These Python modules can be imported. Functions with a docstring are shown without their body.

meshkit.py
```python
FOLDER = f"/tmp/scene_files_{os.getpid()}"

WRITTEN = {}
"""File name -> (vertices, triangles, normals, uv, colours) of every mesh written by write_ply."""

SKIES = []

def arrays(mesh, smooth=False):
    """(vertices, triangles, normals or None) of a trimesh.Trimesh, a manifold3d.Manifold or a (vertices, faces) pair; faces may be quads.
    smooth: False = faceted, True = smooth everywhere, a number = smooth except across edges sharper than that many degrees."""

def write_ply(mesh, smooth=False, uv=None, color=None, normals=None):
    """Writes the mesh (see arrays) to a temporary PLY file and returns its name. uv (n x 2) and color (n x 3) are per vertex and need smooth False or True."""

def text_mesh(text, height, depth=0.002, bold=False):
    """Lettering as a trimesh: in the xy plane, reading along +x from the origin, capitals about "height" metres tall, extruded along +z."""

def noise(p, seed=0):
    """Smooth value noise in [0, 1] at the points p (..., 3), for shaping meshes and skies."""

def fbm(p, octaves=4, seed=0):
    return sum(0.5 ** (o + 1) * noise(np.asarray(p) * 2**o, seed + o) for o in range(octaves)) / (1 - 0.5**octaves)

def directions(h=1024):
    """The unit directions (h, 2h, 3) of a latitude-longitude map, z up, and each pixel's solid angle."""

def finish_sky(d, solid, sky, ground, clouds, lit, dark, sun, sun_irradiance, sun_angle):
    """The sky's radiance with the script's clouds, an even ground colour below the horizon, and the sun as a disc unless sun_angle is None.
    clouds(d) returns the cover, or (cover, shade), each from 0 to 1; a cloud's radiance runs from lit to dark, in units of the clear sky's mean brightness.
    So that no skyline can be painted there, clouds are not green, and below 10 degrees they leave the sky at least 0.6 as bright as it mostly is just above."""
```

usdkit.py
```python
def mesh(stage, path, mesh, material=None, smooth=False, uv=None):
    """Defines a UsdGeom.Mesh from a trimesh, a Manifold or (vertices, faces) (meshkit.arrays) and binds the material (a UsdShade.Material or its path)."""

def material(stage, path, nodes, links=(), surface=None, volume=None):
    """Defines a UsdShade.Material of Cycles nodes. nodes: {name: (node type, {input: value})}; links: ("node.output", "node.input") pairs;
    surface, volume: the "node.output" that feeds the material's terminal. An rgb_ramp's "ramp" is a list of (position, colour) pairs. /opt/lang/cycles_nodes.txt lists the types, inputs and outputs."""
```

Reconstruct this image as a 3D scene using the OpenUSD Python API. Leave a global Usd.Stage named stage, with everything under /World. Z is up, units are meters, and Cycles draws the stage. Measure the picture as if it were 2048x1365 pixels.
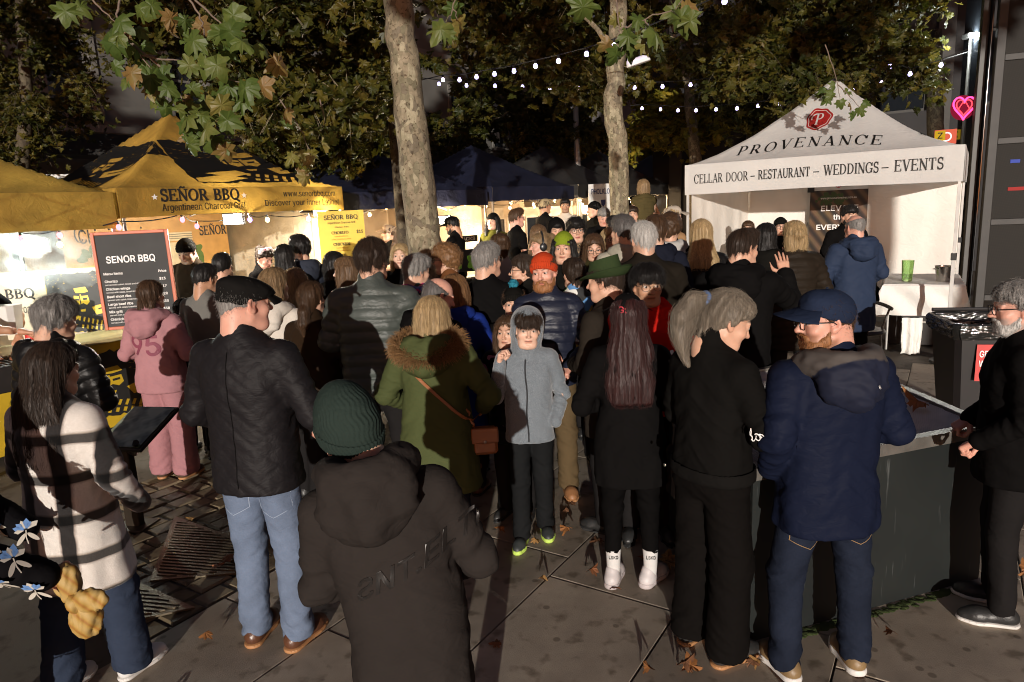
import math, random
import numpy as np, trimesh, usdkit, meshkit
from pxr import Usd, UsdGeom, UsdLux, UsdShade, Gf, Sdf, Vt
from shapely.geometry import Polygon, LineString, Point, box as sbox
from shapely import affinity, union_all
from scipy.spatial import cKDTree

stage = Usd.Stage.CreateInMemory()
UsdGeom.SetStageUpAxis(stage, UsdGeom.Tokens.z)
UsdGeom.SetStageMetersPerUnit(stage, 1.0)
UsdGeom.Xform.Define(stage, '/World')
UsdGeom.Scope.Define(stage, '/World/Looks')
rng = np.random.default_rng(7)
random.seed(7)
_T = Sdf.ValueTypeNames

# ------------------------------------------------------------- camera, sky, flash-like key light, exposure
CAM_H, PITCH, ROLL, FPX = 2.05, math.radians(11.07), math.radians(2.7), 1365.0
_f0 = np.array([0, math.cos(PITCH), -math.sin(PITCH)])
_u0 = np.array([0, math.sin(PITCH), math.cos(PITCH)])
_r0 = np.array([1.0, 0, 0])
CAM_R = math.cos(ROLL) * _r0 - math.sin(ROLL) * _u0
CAM_U = math.cos(ROLL) * _u0 + math.sin(ROLL) * _r0
CAM_F = _f0
CAM_P = np.array([0, 0, CAM_H])
cam = UsdGeom.Camera.Define(stage, '/World/camera')
M = np.eye(4)
M[:3, 0], M[:3, 1], M[:3, 2], M[:3, 3] = CAM_R, CAM_U, -CAM_F, CAM_P
cam.AddTransformOp().Set(Gf.Matrix4d(*M.T.ravel().tolist()))
cam.CreateHorizontalApertureAttr(36.0)
cam.CreateVerticalApertureAttr(24.0)
cam.CreateFocalLengthAttr(24.0)
cam.CreateClippingRangeAttr(Gf.Vec2f(0.05, 1000))
cam.CreateExposureAttr(0.0)

SUN_EL, SUN_AZ = math.radians(6.0), math.radians(180 + 4)     # towards the light: behind the photographer, a little to the left
SUN_DIR = np.array([math.sin(SUN_AZ) * math.cos(SUN_EL), math.cos(SUN_AZ) * math.cos(SUN_EL), math.sin(SUN_EL)])
sun = UsdLux.DistantLight.Define(stage, '/World/key_light')
sun.CreateIntensityAttr(1.2)
sun.CreateAngleAttr(0.5)
sun.CreateColorAttr(Gf.Vec3f(1.0, 0.93, 0.84))
sun.CreateNormalizeAttr(True)
_z = SUN_DIR
_x = np.cross([0, 0, 1], _z); _x /= np.linalg.norm(_x)
_y = np.cross(_z, _x)
M = np.eye(4); M[:3, 0], M[:3, 1], M[:3, 2] = _x, _y, _z
sun.AddTransformOp().Set(Gf.Matrix4d(*M.T.ravel().tolist()))
dome = UsdLux.DomeLight.Define(stage, '/World/sky')
usdkit.material(stage, '/World/Looks/sky_look', {
    's': ('sky_texture', {'sky_type': 'single_scattering', 'sun_disc': False, 'sun_elevation': SUN_EL, 'sun_rotation': SUN_AZ, 'altitude': 100.0}),
    'm': ('mix_color', {'blend_type': 'multiply', 'fac': 1.0, 'b': (1.0, 0.64, 0.74)}),
    'b': ('background_shader', {'strength': 0.085})},
    [('s.color', 'm.a'), ('m.result', 'b.color')], surface='b.background')
UsdShade.MaterialBindingAPI.Apply(dome.GetPrim()).Bind(UsdShade.Material.Get(stage, '/World/Looks/sky_look'))
dome.GetPrim().SetCustomDataByKey('kind', 'structure')

def proj(p):
    q = np.asarray(p, float) - CAM_P
    return 1024 + FPX * (q @ CAM_R) / (q @ CAM_F), 682.5 - FPX * (q @ CAM_U) / (q @ CAM_F)
def ray(px, py):
    return CAM_F + CAM_R * (px - 1024) / FPX - CAM_U * (py - 682.5) / FPX
def atz(px, py, z=0.0):
    r = ray(px, py); return CAM_P + r * ((z - CAM_H) / r[2])
def aty(px, py, y):
    r = ray(px, py); return CAM_P + r * (y / r[1])
# ------------------------------------------------------------- helpers: materials
_mats = {}
def rgb(*c):
    """sRGB 0-255 -> linear"""
    return tuple((x / 255 / 12.92 if x <= 10 else ((x / 255 + 0.055) / 1.055) ** 2.4) for x in c)
def mk(name, nodes, links, surface):
    if name not in _mats:
        _mats[name] = usdkit.material(stage, '/World/Looks/' + name, nodes, links, surface=surface)
    return _mats[name]
def plain(name, col, rough=0.6, metal=0.0, spec=0.5, var=0.15, scale=6.0, bump=0.0, bscale=60.0, sheen=0.0, coat=0.0):
    """a principled surface with some uneven tone and, if asked, fine relief"""
    if name in _mats: return _mats[name]
    n = {'t': ('texture_coordinate', {}), 'n': ('noise_texture', {'scale': scale, 'detail': 4.0}),
         'r': ('rgb_ramp', {'ramp': [(0.25, tuple(x * (1 - var) for x in col)), (0.75, tuple(min(1, x * (1 + var)) for x in col))]}),
         'p': ('principled_bsdf', {'roughness': rough, 'metallic': metal, 'specular_ior_level': spec, 'sheen_weight': sheen, 'coat_weight': coat})}
    l = [('t.object', 'n.vector'), ('n.fac', 'r.fac'), ('r.color', 'p.base_color')]
    if bump:
        n['n2'] = ('noise_texture', {'scale': bscale, 'detail': 3.0}); n['b'] = ('bump', {'strength': bump, 'distance': 0.01})
        l += [('t.object', 'n2.vector'), ('n2.fac', 'b.height'), ('b.normal', 'p.normal')]
    return mk(name, n, l, 'p.BSDF')
def cloth(name, col, rough=0.85, weave=900.0, bump=0.25, sheen=0.0, var=0.12, spec=0.04, fold=0.25):
    if name in _mats: return _mats[name]
    n = {'t': ('texture_coordinate', {}),
         'n': ('noise_texture', {'scale': 5.0, 'detail': 5.0, 'roughness': 0.6}),
         'w': ('noise_texture', {'scale': weave * 0.35, 'detail': 2.0}),
         'mp': ('mapping', {'scale': (14.0, 14.0, 26.0)}),
         'f': ('noise_texture', {'scale': 1.0, 'detail': 3.0, 'distortion': 1.2}),
         'a': ('math', {'math_type': 'multiply_add', 'value2': 0.35}),
         'r': ('rgb_ramp', {'ramp': [(0.3, tuple(x * (1 - var) for x in col)), (0.95, tuple(min(1, x * (1 + var)) for x in col))]}),
         'b': ('bump', {'strength': bump, 'distance': 0.0012}), 'b2': ('bump', {'strength': fold, 'distance': 0.02}),
         'p': ('principled_bsdf', {'roughness': rough, 'specular_ior_level': spec, 'sheen_weight': sheen, 'sheen_roughness': 0.4, 'sheen_tint': tuple(min(1, 0.05 + x) for x in col)})}
    l = [('t.object', 'n.vector'), ('t.object', 'w.vector'), ('t.object', 'mp.vector'), ('mp.vector', 'f.vector'), ('w.fac', 'a.value1'), ('n.fac', 'a.value3'), ('a.value', 'r.fac'),
         ('r.color', 'p.base_color'), ('f.fac', 'b2.height'), ('b2.normal', 'b.normal'), ('w.fac', 'b.height'), ('b.normal', 'p.normal')]
    return mk(name, n, l, 'p.BSDF')
def glow(name, col, strength):
    return mk(name, {'e': ('emission', {'color': col, 'strength': strength})}, [], 'e.emission')
def vcol(name, rough=0.5, spec=0.4, sss=0.0, bump=0.0, bscale=250.0, mul=(1, 1, 1)):
    """base colour from the mesh's own primvar "tone" """
    if name in _mats: return _mats[name]
    n = {'a': ('attribute', {'attribute': 'tone'}), 't': ('texture_coordinate', {}), 'n': ('noise_texture', {'scale': bscale, 'detail': 3.0}),
         'n3': ('noise_texture', {'scale': 28.0, 'detail': 4.0}), 'r': ('rgb_ramp', {'ramp': [(0.2, (0.86, 0.82, 0.80)), (0.8, (1.0, 1.0, 1.0))]}),
         'm': ('mix_color', {'blend_type': 'multiply', 'fac': 1.0}), 'b': ('bump', {'strength': bump, 'distance': 0.002}),
         'p': ('principled_bsdf', {'roughness': rough, 'specular_ior_level': spec, 'subsurface_weight': sss, 'subsurface_scale': 0.006})}
    l = [('a.color', 'm.a'), ('n3.fac', 'r.fac'), ('r.color', 'm.b'), ('m.result', 'p.base_color'), ('t.object', 'n.vector'), ('t.object', 'n3.vector'), ('n.fac', 'b.height'), ('b.normal', 'p.normal')]
    return mk(name, n, l, 'p.BSDF')
def hairmat(name, col, col2=None, rough=0.5):
    if name in _mats: return _mats[name]
    col2 = col2 or tuple(x * 0.45 for x in col)
    n = {'t': ('texture_coordinate', {}), 'mp': ('mapping', {'scale': (170.0, 170.0, 12.0)}), 'n': ('noise_texture', {'scale': 1.0, 'detail': 3.0}),
         'r': ('rgb_ramp', {'ramp': [(0.3, col2), (0.7, col)]}), 'b': ('bump', {'strength': 0.7, 'distance': 0.004}),
         'p': ('principled_bsdf', {'roughness': rough, 'specular_ior_level': 0.3})}
    l = [('t.object', 'mp.vector'), ('mp.vector', 'n.vector'), ('n.fac', 'r.fac'), ('r.color', 'p.base_color'), ('n.fac', 'b.height'), ('b.normal', 'p.normal')]
    return mk(name, n, l, 'p.BSDF')

# ------------------------------------------------------------- helpers: stage
_names = {}
def path_of(parent, name):
    base = parent + '/' + name
    k = _names.get(base, -1) + 1
    _names[base] = k
    return base if k == 0 else f'{base}_{k:03d}'
def P(x):
    return x if isinstance(x, str) else str(x.GetPath())
def tag(prim, label=None, cat=None, group=None, kind=None):
    prim = prim if isinstance(prim, Usd.Prim) else stage.GetPrimAtPath(P(prim))
    for k, v in (('label', label), ('category', cat), ('group', group), ('kind', kind)):
        if v: prim.SetCustomDataByKey(k, v)
    return prim
def thing(name, label, cat, loc=(0, 0, 0), rz=0.0, group=None):
    x = UsdGeom.Xform.Define(stage, path_of('/World', name))
    x.AddTranslateOp().Set(Gf.Vec3d(*map(float, loc)))
    if rz: x.AddRotateZOp().Set(math.degrees(rz))
    return tag(x.GetPrim(), label, cat, group)
def part(parent, name, mesh, mat, smooth=False, tone=None, label=None, kind=None):
    p = path_of(P(parent) if parent else '/World', name)
    if isinstance(mesh, list): mesh = cat(mesh)
    m = usdkit.mesh(stage, p, mesh, mat, smooth=smooth)
    if tone is not None:
        UsdGeom.PrimvarsAPI(m).CreatePrimvar('tone', _T.Color3fArray, 'vertex').Set(Vt.Vec3fArray.FromNumpy(np.asarray(tone, np.float32)))
    if label or kind: tag(m.GetPrim(), label, None, None, kind)
    return m.GetPrim()
def solo(name, mesh, mat, label=None, cat_=None, group=None, kind=None, smooth=False):
    return tag(part(None, name, mesh, mat, smooth), label, cat_, group, kind)
def curves(parent, name, pts, widths, mat, label=None, kind=None):
    """pts: (n, k, 3) strands"""
    pts = np.asarray(pts, np.float32); n, k, _ = pts.shape
    c = UsdGeom.BasisCurves.Define(stage, path_of(P(parent), name))
    c.CreateTypeAttr('linear')
    c.CreatePointsAttr(Vt.Vec3fArray.FromNumpy(pts.reshape(-1, 3)))
    c.CreateCurveVertexCountsAttr(Vt.IntArray.FromNumpy(np.full(n, k, np.int32)))
    w = np.broadcast_to(np.asarray(widths, np.float32), (n, k)).reshape(-1)
    c.CreateWidthsAttr(Vt.FloatArray.FromNumpy(np.ascontiguousarray(w))); c.SetWidthsInterpolation('vertex')
    UsdShade.MaterialBindingAPI.Apply(c.GetPrim()).Bind(mat)
    if label or kind: tag(c.GetPrim(), label, None, None, kind)
    return c.GetPrim()

# ------------------------------------------------------------- helpers: meshes
def cat(ms):
    vs, fs, n = [], [], 0
    for m in ms:
        v, f = (m.vertices, m.faces) if hasattr(m, 'vertices') else m
        vs.append(np.asarray(v, float)); fs.append(np.asarray(f, int) + n); n += len(v)
    return trimesh.Trimesh(np.vstack(vs), np.vstack(fs), process=False)
def bx(x0, y0, z0, x1, y1, z1):
    v = np.array([[x, y, z] for z in (z0, z1) for x, y in ((x0, y0), (x1, y0), (x1, y1), (x0, y1))], float)
    f = np.array([[0, 2, 1], [0, 3, 2], [4, 5, 6], [4, 6, 7], [0, 1, 5], [0, 5, 4], [1, 2, 6], [1, 6, 5], [2, 3, 7], [2, 7, 6], [3, 0, 4], [3, 4, 7]])
    return trimesh.Trimesh(v, f, process=False)
def cbox(x0, y0, z0, x1, y1, z1, c=0.01):
    """box with chamfered edges"""
    b = trimesh.creation.box((1, 1, 1))
    pts = []
    for sx in (0, 1):
        for sy in (0, 1):
            for sz in (0, 1):
                p = np.array([x1 if sx else x0, y1 if sy else y0, z1 if sz else z0]); s = np.array([1 - 2 * sx, 1 - 2 * sy, 1 - 2 * sz]) * c
                for k in range(3):
                    q = p + s; q[k] = p[k]; pts.append(q)
    return trimesh.Trimesh(*(lambda h: (h.vertices, h.faces))(trimesh.convex.convex_hull(np.array(pts))), process=False)
def tube(pts, r, n=8, caps=True):
    pts = np.asarray(pts, float); k = len(pts)
    r = np.broadcast_to(np.asarray(r, float), (k,))
    t = np.gradient(pts, axis=0); t /= np.maximum(np.linalg.norm(t, axis=1, keepdims=True), 1e-9)
    a = np.array([0, 0, 1.0]) if abs(t[0][2]) < 0.9 else np.array([1.0, 0, 0])
    rings, u = [], np.cross(t[0], a); u /= np.linalg.norm(u)
    ang = np.linspace(0, 2 * np.pi, n, endpoint=False)
    for i in range(k):
        u = u - t[i] * (u @ t[i]); u /= max(np.linalg.norm(u), 1e-9); w = np.cross(t[i], u)
        rings.append(pts[i] + r[i] * (np.cos(ang)[:, None] * u + np.sin(ang)[:, None] * w))
    v = np.vstack(rings); f = []
    for i in range(k - 1):
        for j in range(n):
            a0, b0 = i * n + j, i * n + (j + 1) % n
            f += [[a0, b0, b0 + n], [a0, b0 + n, a0 + n]]
    if caps:
        v = np.vstack([v, pts[0], pts[-1]]); c0, c1 = len(v) - 2, len(v) - 1
        for j in range(n):
            f += [[c0, (j + 1) % n, j], [c1, (k - 1) * n + j, (k - 1) * n + (j + 1) % n]]
    return trimesh.Trimesh(v, np.array(f), process=False)
def lathe(prof, n=20):
    prof = np.asarray(prof, float); k = len(prof); ang = np.linspace(0, 2 * np.pi, n, endpoint=False)
    v = np.vstack([np.c_[r * np.cos(ang), r * np.sin(ang), np.full(n, z)] for r, z in prof]); f = []
    for i in range(k - 1):
        for j in range(n):
            a, b = i * n + j, i * n + (j + 1) % n
            f += [[a, b, b + n], [a, b + n, a + n]]
    return trimesh.Trimesh(v, np.array(f), process=False)
def ball(c, r, sub=2, s=(1, 1, 1)):
    m = trimesh.creation.icosphere(sub, 1.0); m.vertices = m.vertices * r * np.array(s) + np.array(c); return m
def grid_mesh(fn, nu, nv):
    """fn(u, v) -> (.., 3) over the unit square"""
    u, v = np.meshgrid(np.linspace(0, 1, nu), np.linspace(0, 1, nv), indexing='ij')
    p = fn(u, v).reshape(-1, 3)
    i, j = np.meshgrid(np.arange(nu - 1), np.arange(nv - 1), indexing='ij'); a = (i * nv + j).ravel()
    f = np.vstack([np.c_[a, a + nv, a + nv + 1], np.c_[a, a + nv + 1, a + 1]])
    return trimesh.Trimesh(p, f, process=False)
def xf(m, R=None, t=(0, 0, 0), s=1.0):
    v = np.asarray(m.vertices) * s
    if R is not None: v = v @ np.asarray(R).T
    return trimesh.Trimesh(v + np.asarray(t, float), m.faces, process=False)
def rot(ax, a):
    c, s = math.cos(a), math.sin(a)
    return np.array({'x': [[1, 0, 0], [0, c, -s], [0, s, c]], 'y': [[c, 0, s], [0, 1, 0], [-s, 0, c]], 'z': [[c, -s, 0], [s, c, 0], [0, 0, 1]]}[ax])
def frame(fwd, up=(0, 0, 1)):
    y = np.asarray(fwd, float); y = y / np.linalg.norm(y); x = np.cross(y, up)
    if np.linalg.norm(x) < 1e-6: x = np.cross(y, (0, 1, 0))
    x /= np.linalg.norm(x); return np.c_[x, y, np.cross(x, y)]
def extrude(poly, d):
    ms = [trimesh.creation.extrude_polygon(g, d, engine='earcut') for g in getattr(poly, 'geoms', [poly]) if g.area > 1e-9]
    return cat(ms)
def thicken(m, d):
    """an open sheet given thickness d along its normals"""
    v, f, n = meshkit.arrays(m, True)
    e = np.sort(np.vstack([f[:, [0, 1]], f[:, [1, 2]], f[:, [2, 0]]]), axis=1); raw = np.vstack([f[:, [0, 1]], f[:, [1, 2]], f[:, [2, 0]]])
    _, inv, cnt = np.unique(e, axis=0, return_inverse=True, return_counts=True)
    b = raw[cnt[inv.ravel()] == 1]; N = len(v)
    side = np.vstack([np.c_[b[:, 1], b[:, 0], b[:, 0] + N], np.c_[b[:, 1], b[:, 0] + N, b[:, 1] + N]])
    return trimesh.Trimesh(np.vstack([v, v - n * d]), np.vstack([f, f[:, ::-1] + N, side]), process=False)

# lettering: a sans from meshkit, and a small seriffed alphabet drawn from strokes
def sans(text, h, depth=0.002, bold=False):
    return meshkit.text_mesh(text, h, depth, bold)
def _arc(cx, cy, rx, ry, a0, a1, n=14):
    a = np.radians(np.linspace(a0, a1, n)); return [(cx + rx * math.cos(t), cy + ry * math.sin(t)) for t in a]
_T1, _T2 = 0.135, 0.05        # thick and thin stroke
def _ln(p, w): return LineString(p).buffer(w / 2, cap_style=2, join_style=2)
def _sf(x, y, w=0.26): return sbox(x - w / 2, y - 0.02, x + w / 2, y + 0.02)
def _oval(cx, cy, rx, ry, t=_T1, th=_T2):
    c = Point(0, 0).buffer(1, 24)
    return affinity.translate(affinity.scale(c, rx, ry).difference(affinity.scale(c, rx - t, ry - th)), cx, cy)
def _bowl(x, cy, rx, ry):
    o = _oval(x, cy, rx, ry); return o.intersection(sbox(x, -1, 3, 3))
def serif_glyph(c):
    s = []
    V = lambda x, w=_T1, y0=0, y1=1: s.extend([_ln([(x, y0), (x, y1)], w)] + ([_sf(x, 0.02)] if y0 == 0 else []) + ([_sf(x, 0.98)] if y1 == 1 else []))
    if c == 'C' or c == 'G':
        o = _oval(.42, .5, .42, .52).difference(Polygon([(.42, .5), (1.2, .92), (1.2, .16), (.7, .2)] if c == 'C' else [(.42, .55), (1.2, .92), (1.2, .42), (.6, .42)]))
        s += [o, sbox(.74, .66, .80, .98)] + ([_ln([(.72, 0.05), (.72, .42)], .12), _sf(.70, .42)] if c == 'G' else []); w = .86
    elif c == 'E': V(.14); s += [_ln([(.05, .98), (.66, .98)], .05), _ln([(.05, .02), (.68, .02)], .05), _ln([(.14, .52), (.5, .52)], .05), sbox(.62, .80, .66, 1), sbox(.64, 0, .70, .22), sbox(.47, .42, .51, .62)]; w = .74
    elif c == 'L': V(.14); s += [_ln([(.05, .02), (.64, .02)], .05), sbox(.60, 0, .66, .26)]; w = .7
    elif c == 'A': s += [_ln([(.12, 0), (.42, 1)], _T2), _ln([(.40, 1), (.72, 0)], _T1), _ln([(.22, .34), (.62, .34)], .05), _sf(.10, .02), _sf(.73, .02, .28)]; w = .84
    elif c == 'V': s += [_ln([(.12, 1), (.42, 0)], _T1), _ln([(.42, 0), (.70, 1)], _T2), _sf(.11, .98, .28), _sf(.72, .98)]; w = .82
    elif c == 'W': s += [_ln([(.1, 1), (.34, 0)], _T1), _ln([(.34, 0), (.56, .95)], _T2), _ln([(.54, 1), (.80, 0)], _T1), _ln([(.80, 0), (1.04, 1)], _T2), _sf(.1, .98), _sf(.54, .98, .22), _sf(1.04, .98, .22)]; w = 1.14
    elif c in 'RPB':
        V(.14); r = .28
        if c == 'B': s += [_bowl(.34, .75, .27, .25), _ln([(.14, .98), (.36, .98)], .05), _ln([(.14, .5), (.38, .5)], .05), _bowl(.36, .26, .31, .26), _ln([(.14, .02), (.38, .02)], .05)]; w = .74
        else:
            s += [_bowl(.36, .735, .27, .265), _ln([(.14, .975), (.38, .975)], .05), _ln([(.14, .49), (.38, .49)], .05)]; w = .68
            if c == 'R': s += [_ln([(.36, .5), (.68, .0)], _T1), _sf(.70, .02, .2)]; w = .8
    elif c == 'D': V(.14); s += [_bowl(.32, .5, .46, .5), _ln([(.1, .975), (.34, .975)], .05), _ln([(.1, .025), (.34, .025)], .05)]; w = .86
    elif c in 'OQÕ': s += [_oval(.43, .5, .43, .52)]; w = .9; s += [_ln([(.42, .1), (.86, -.16)], .12)] if c == 'Q' else []
    elif c == 'S':
        s += [_ln(_arc(.32, .745, .22, .235, 25, 235) + _arc(.33, .26, .24, .25, 60, -150), .105), sbox(.50, .72, .55, .99), sbox(.06, .01, .11, .28)]; w = .66
    elif c == 'T': V(.38); s += [_ln([(.05, .98), (.71, .98)], .05), sbox(.04, .74, .08, 1), sbox(.68, .74, .72, 1)]; w = .78
    elif c == 'I': V(.14); w = .32
    elif c in 'NÑ':
        s += [_ln([(.14, 0), (.14, 1)], _T2), _ln([(.1, 1), (.72, 0)], _T1), _ln([(.72, 0), (.72, 1)], _T2), _sf(.14, .02), _sf(.10, .98, .2), _sf(.72, .98)]; w = .86
        if c == 'Ñ': s += [_ln([(.2, 1.12), (.32, 1.2), (.5, 1.12), (.64, 1.2)], .07)]
    elif c == 'U': s += [_ln([(.14, .98), (.14, .3)] + _arc(.42, .3, .28, .28, 180, 360) + [(.70, .98)], .09), _ln([(.14, 1), (.14, .25)], _T1), _sf(.14, .98), _sf(.70, .98)]; w = .84
    elif c == 'H': V(.14); V(.64); s += [_ln([(.14, .5), (.64, .5)], .05)]; w = .8
    elif c == 'K': V(.14); s += [_ln([(.18, .42), (.62, 1)], _T2), _ln([(.3, .58), (.66, 0)], _T1), _sf(.62, .98), _sf(.68, .02)]; w = .8
    elif c == 'Z': s += [_ln([(.06, .97), (.62, .97)], .06), _ln([(.06, .03), (.64, .03)], .06), _ln([(.58, .97), (.1, .03)], _T1)]; w = .72
    elif c == 'F': V(.14); s += [_ln([(.05, .98), (.64, .98)], .05), _ln([(.14, .52), (.5, .52)], .05), sbox(.6, .8, .64, 1)]; w = .68
    elif c == '–': s += [sbox(.05, .36, .75, .43)]; w = .82
    else: w = .42
    return (union_all(s).buffer(0) if s else None), w
def serif(text, h, depth=0.002, fat=0.0, wide=1.0, track=0.06):
    x, gs = 0.0, []
    for c in text:
        g, w = serif_glyph(c)
        if g is not None:
            gs.append(affinity.translate(affinity.scale(g.buffer(fat) if fat else g, wide, 1, origin=(0, 0)), x, 0))
        x += w * wide + track
    g = affinity.scale(union_all(gs).buffer(0).simplify(0.006), h, h, origin=(0, 0))
    return extrude(g, depth)
def flat_text(m, origin, right, up, width=None, center=False):
    """a lettering mesh (xy plane, reading +x, out along +z) laid on a plane; width scales it to that length"""
    v = np.asarray(m.vertices).copy(); lo, hi = v.min(0), v.max(0)
    v[:, 0] -= lo[0]
    if width: k = width / (hi[0] - lo[0]); v[:, 0] *= k
    if center: v[:, 0] -= v[:, 0].max() / 2
    r, u = np.asarray(right, float), np.asarray(up, float); r = r / np.linalg.norm(r); u = u / np.linalg.norm(u); n = np.cross(r, u)
    return trimesh.Trimesh(np.asarray(origin, float) + v[:, :1] * r + v[:, 1:2] * u + v[:, 2:3] * n, m.faces, process=False)
def fine(m, size):
    v, f = trimesh.remesh.subdivide_to_size(m.vertices, m.faces, size, max_iter=12)
    return trimesh.Trimesh(v, f, process=False)

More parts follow.
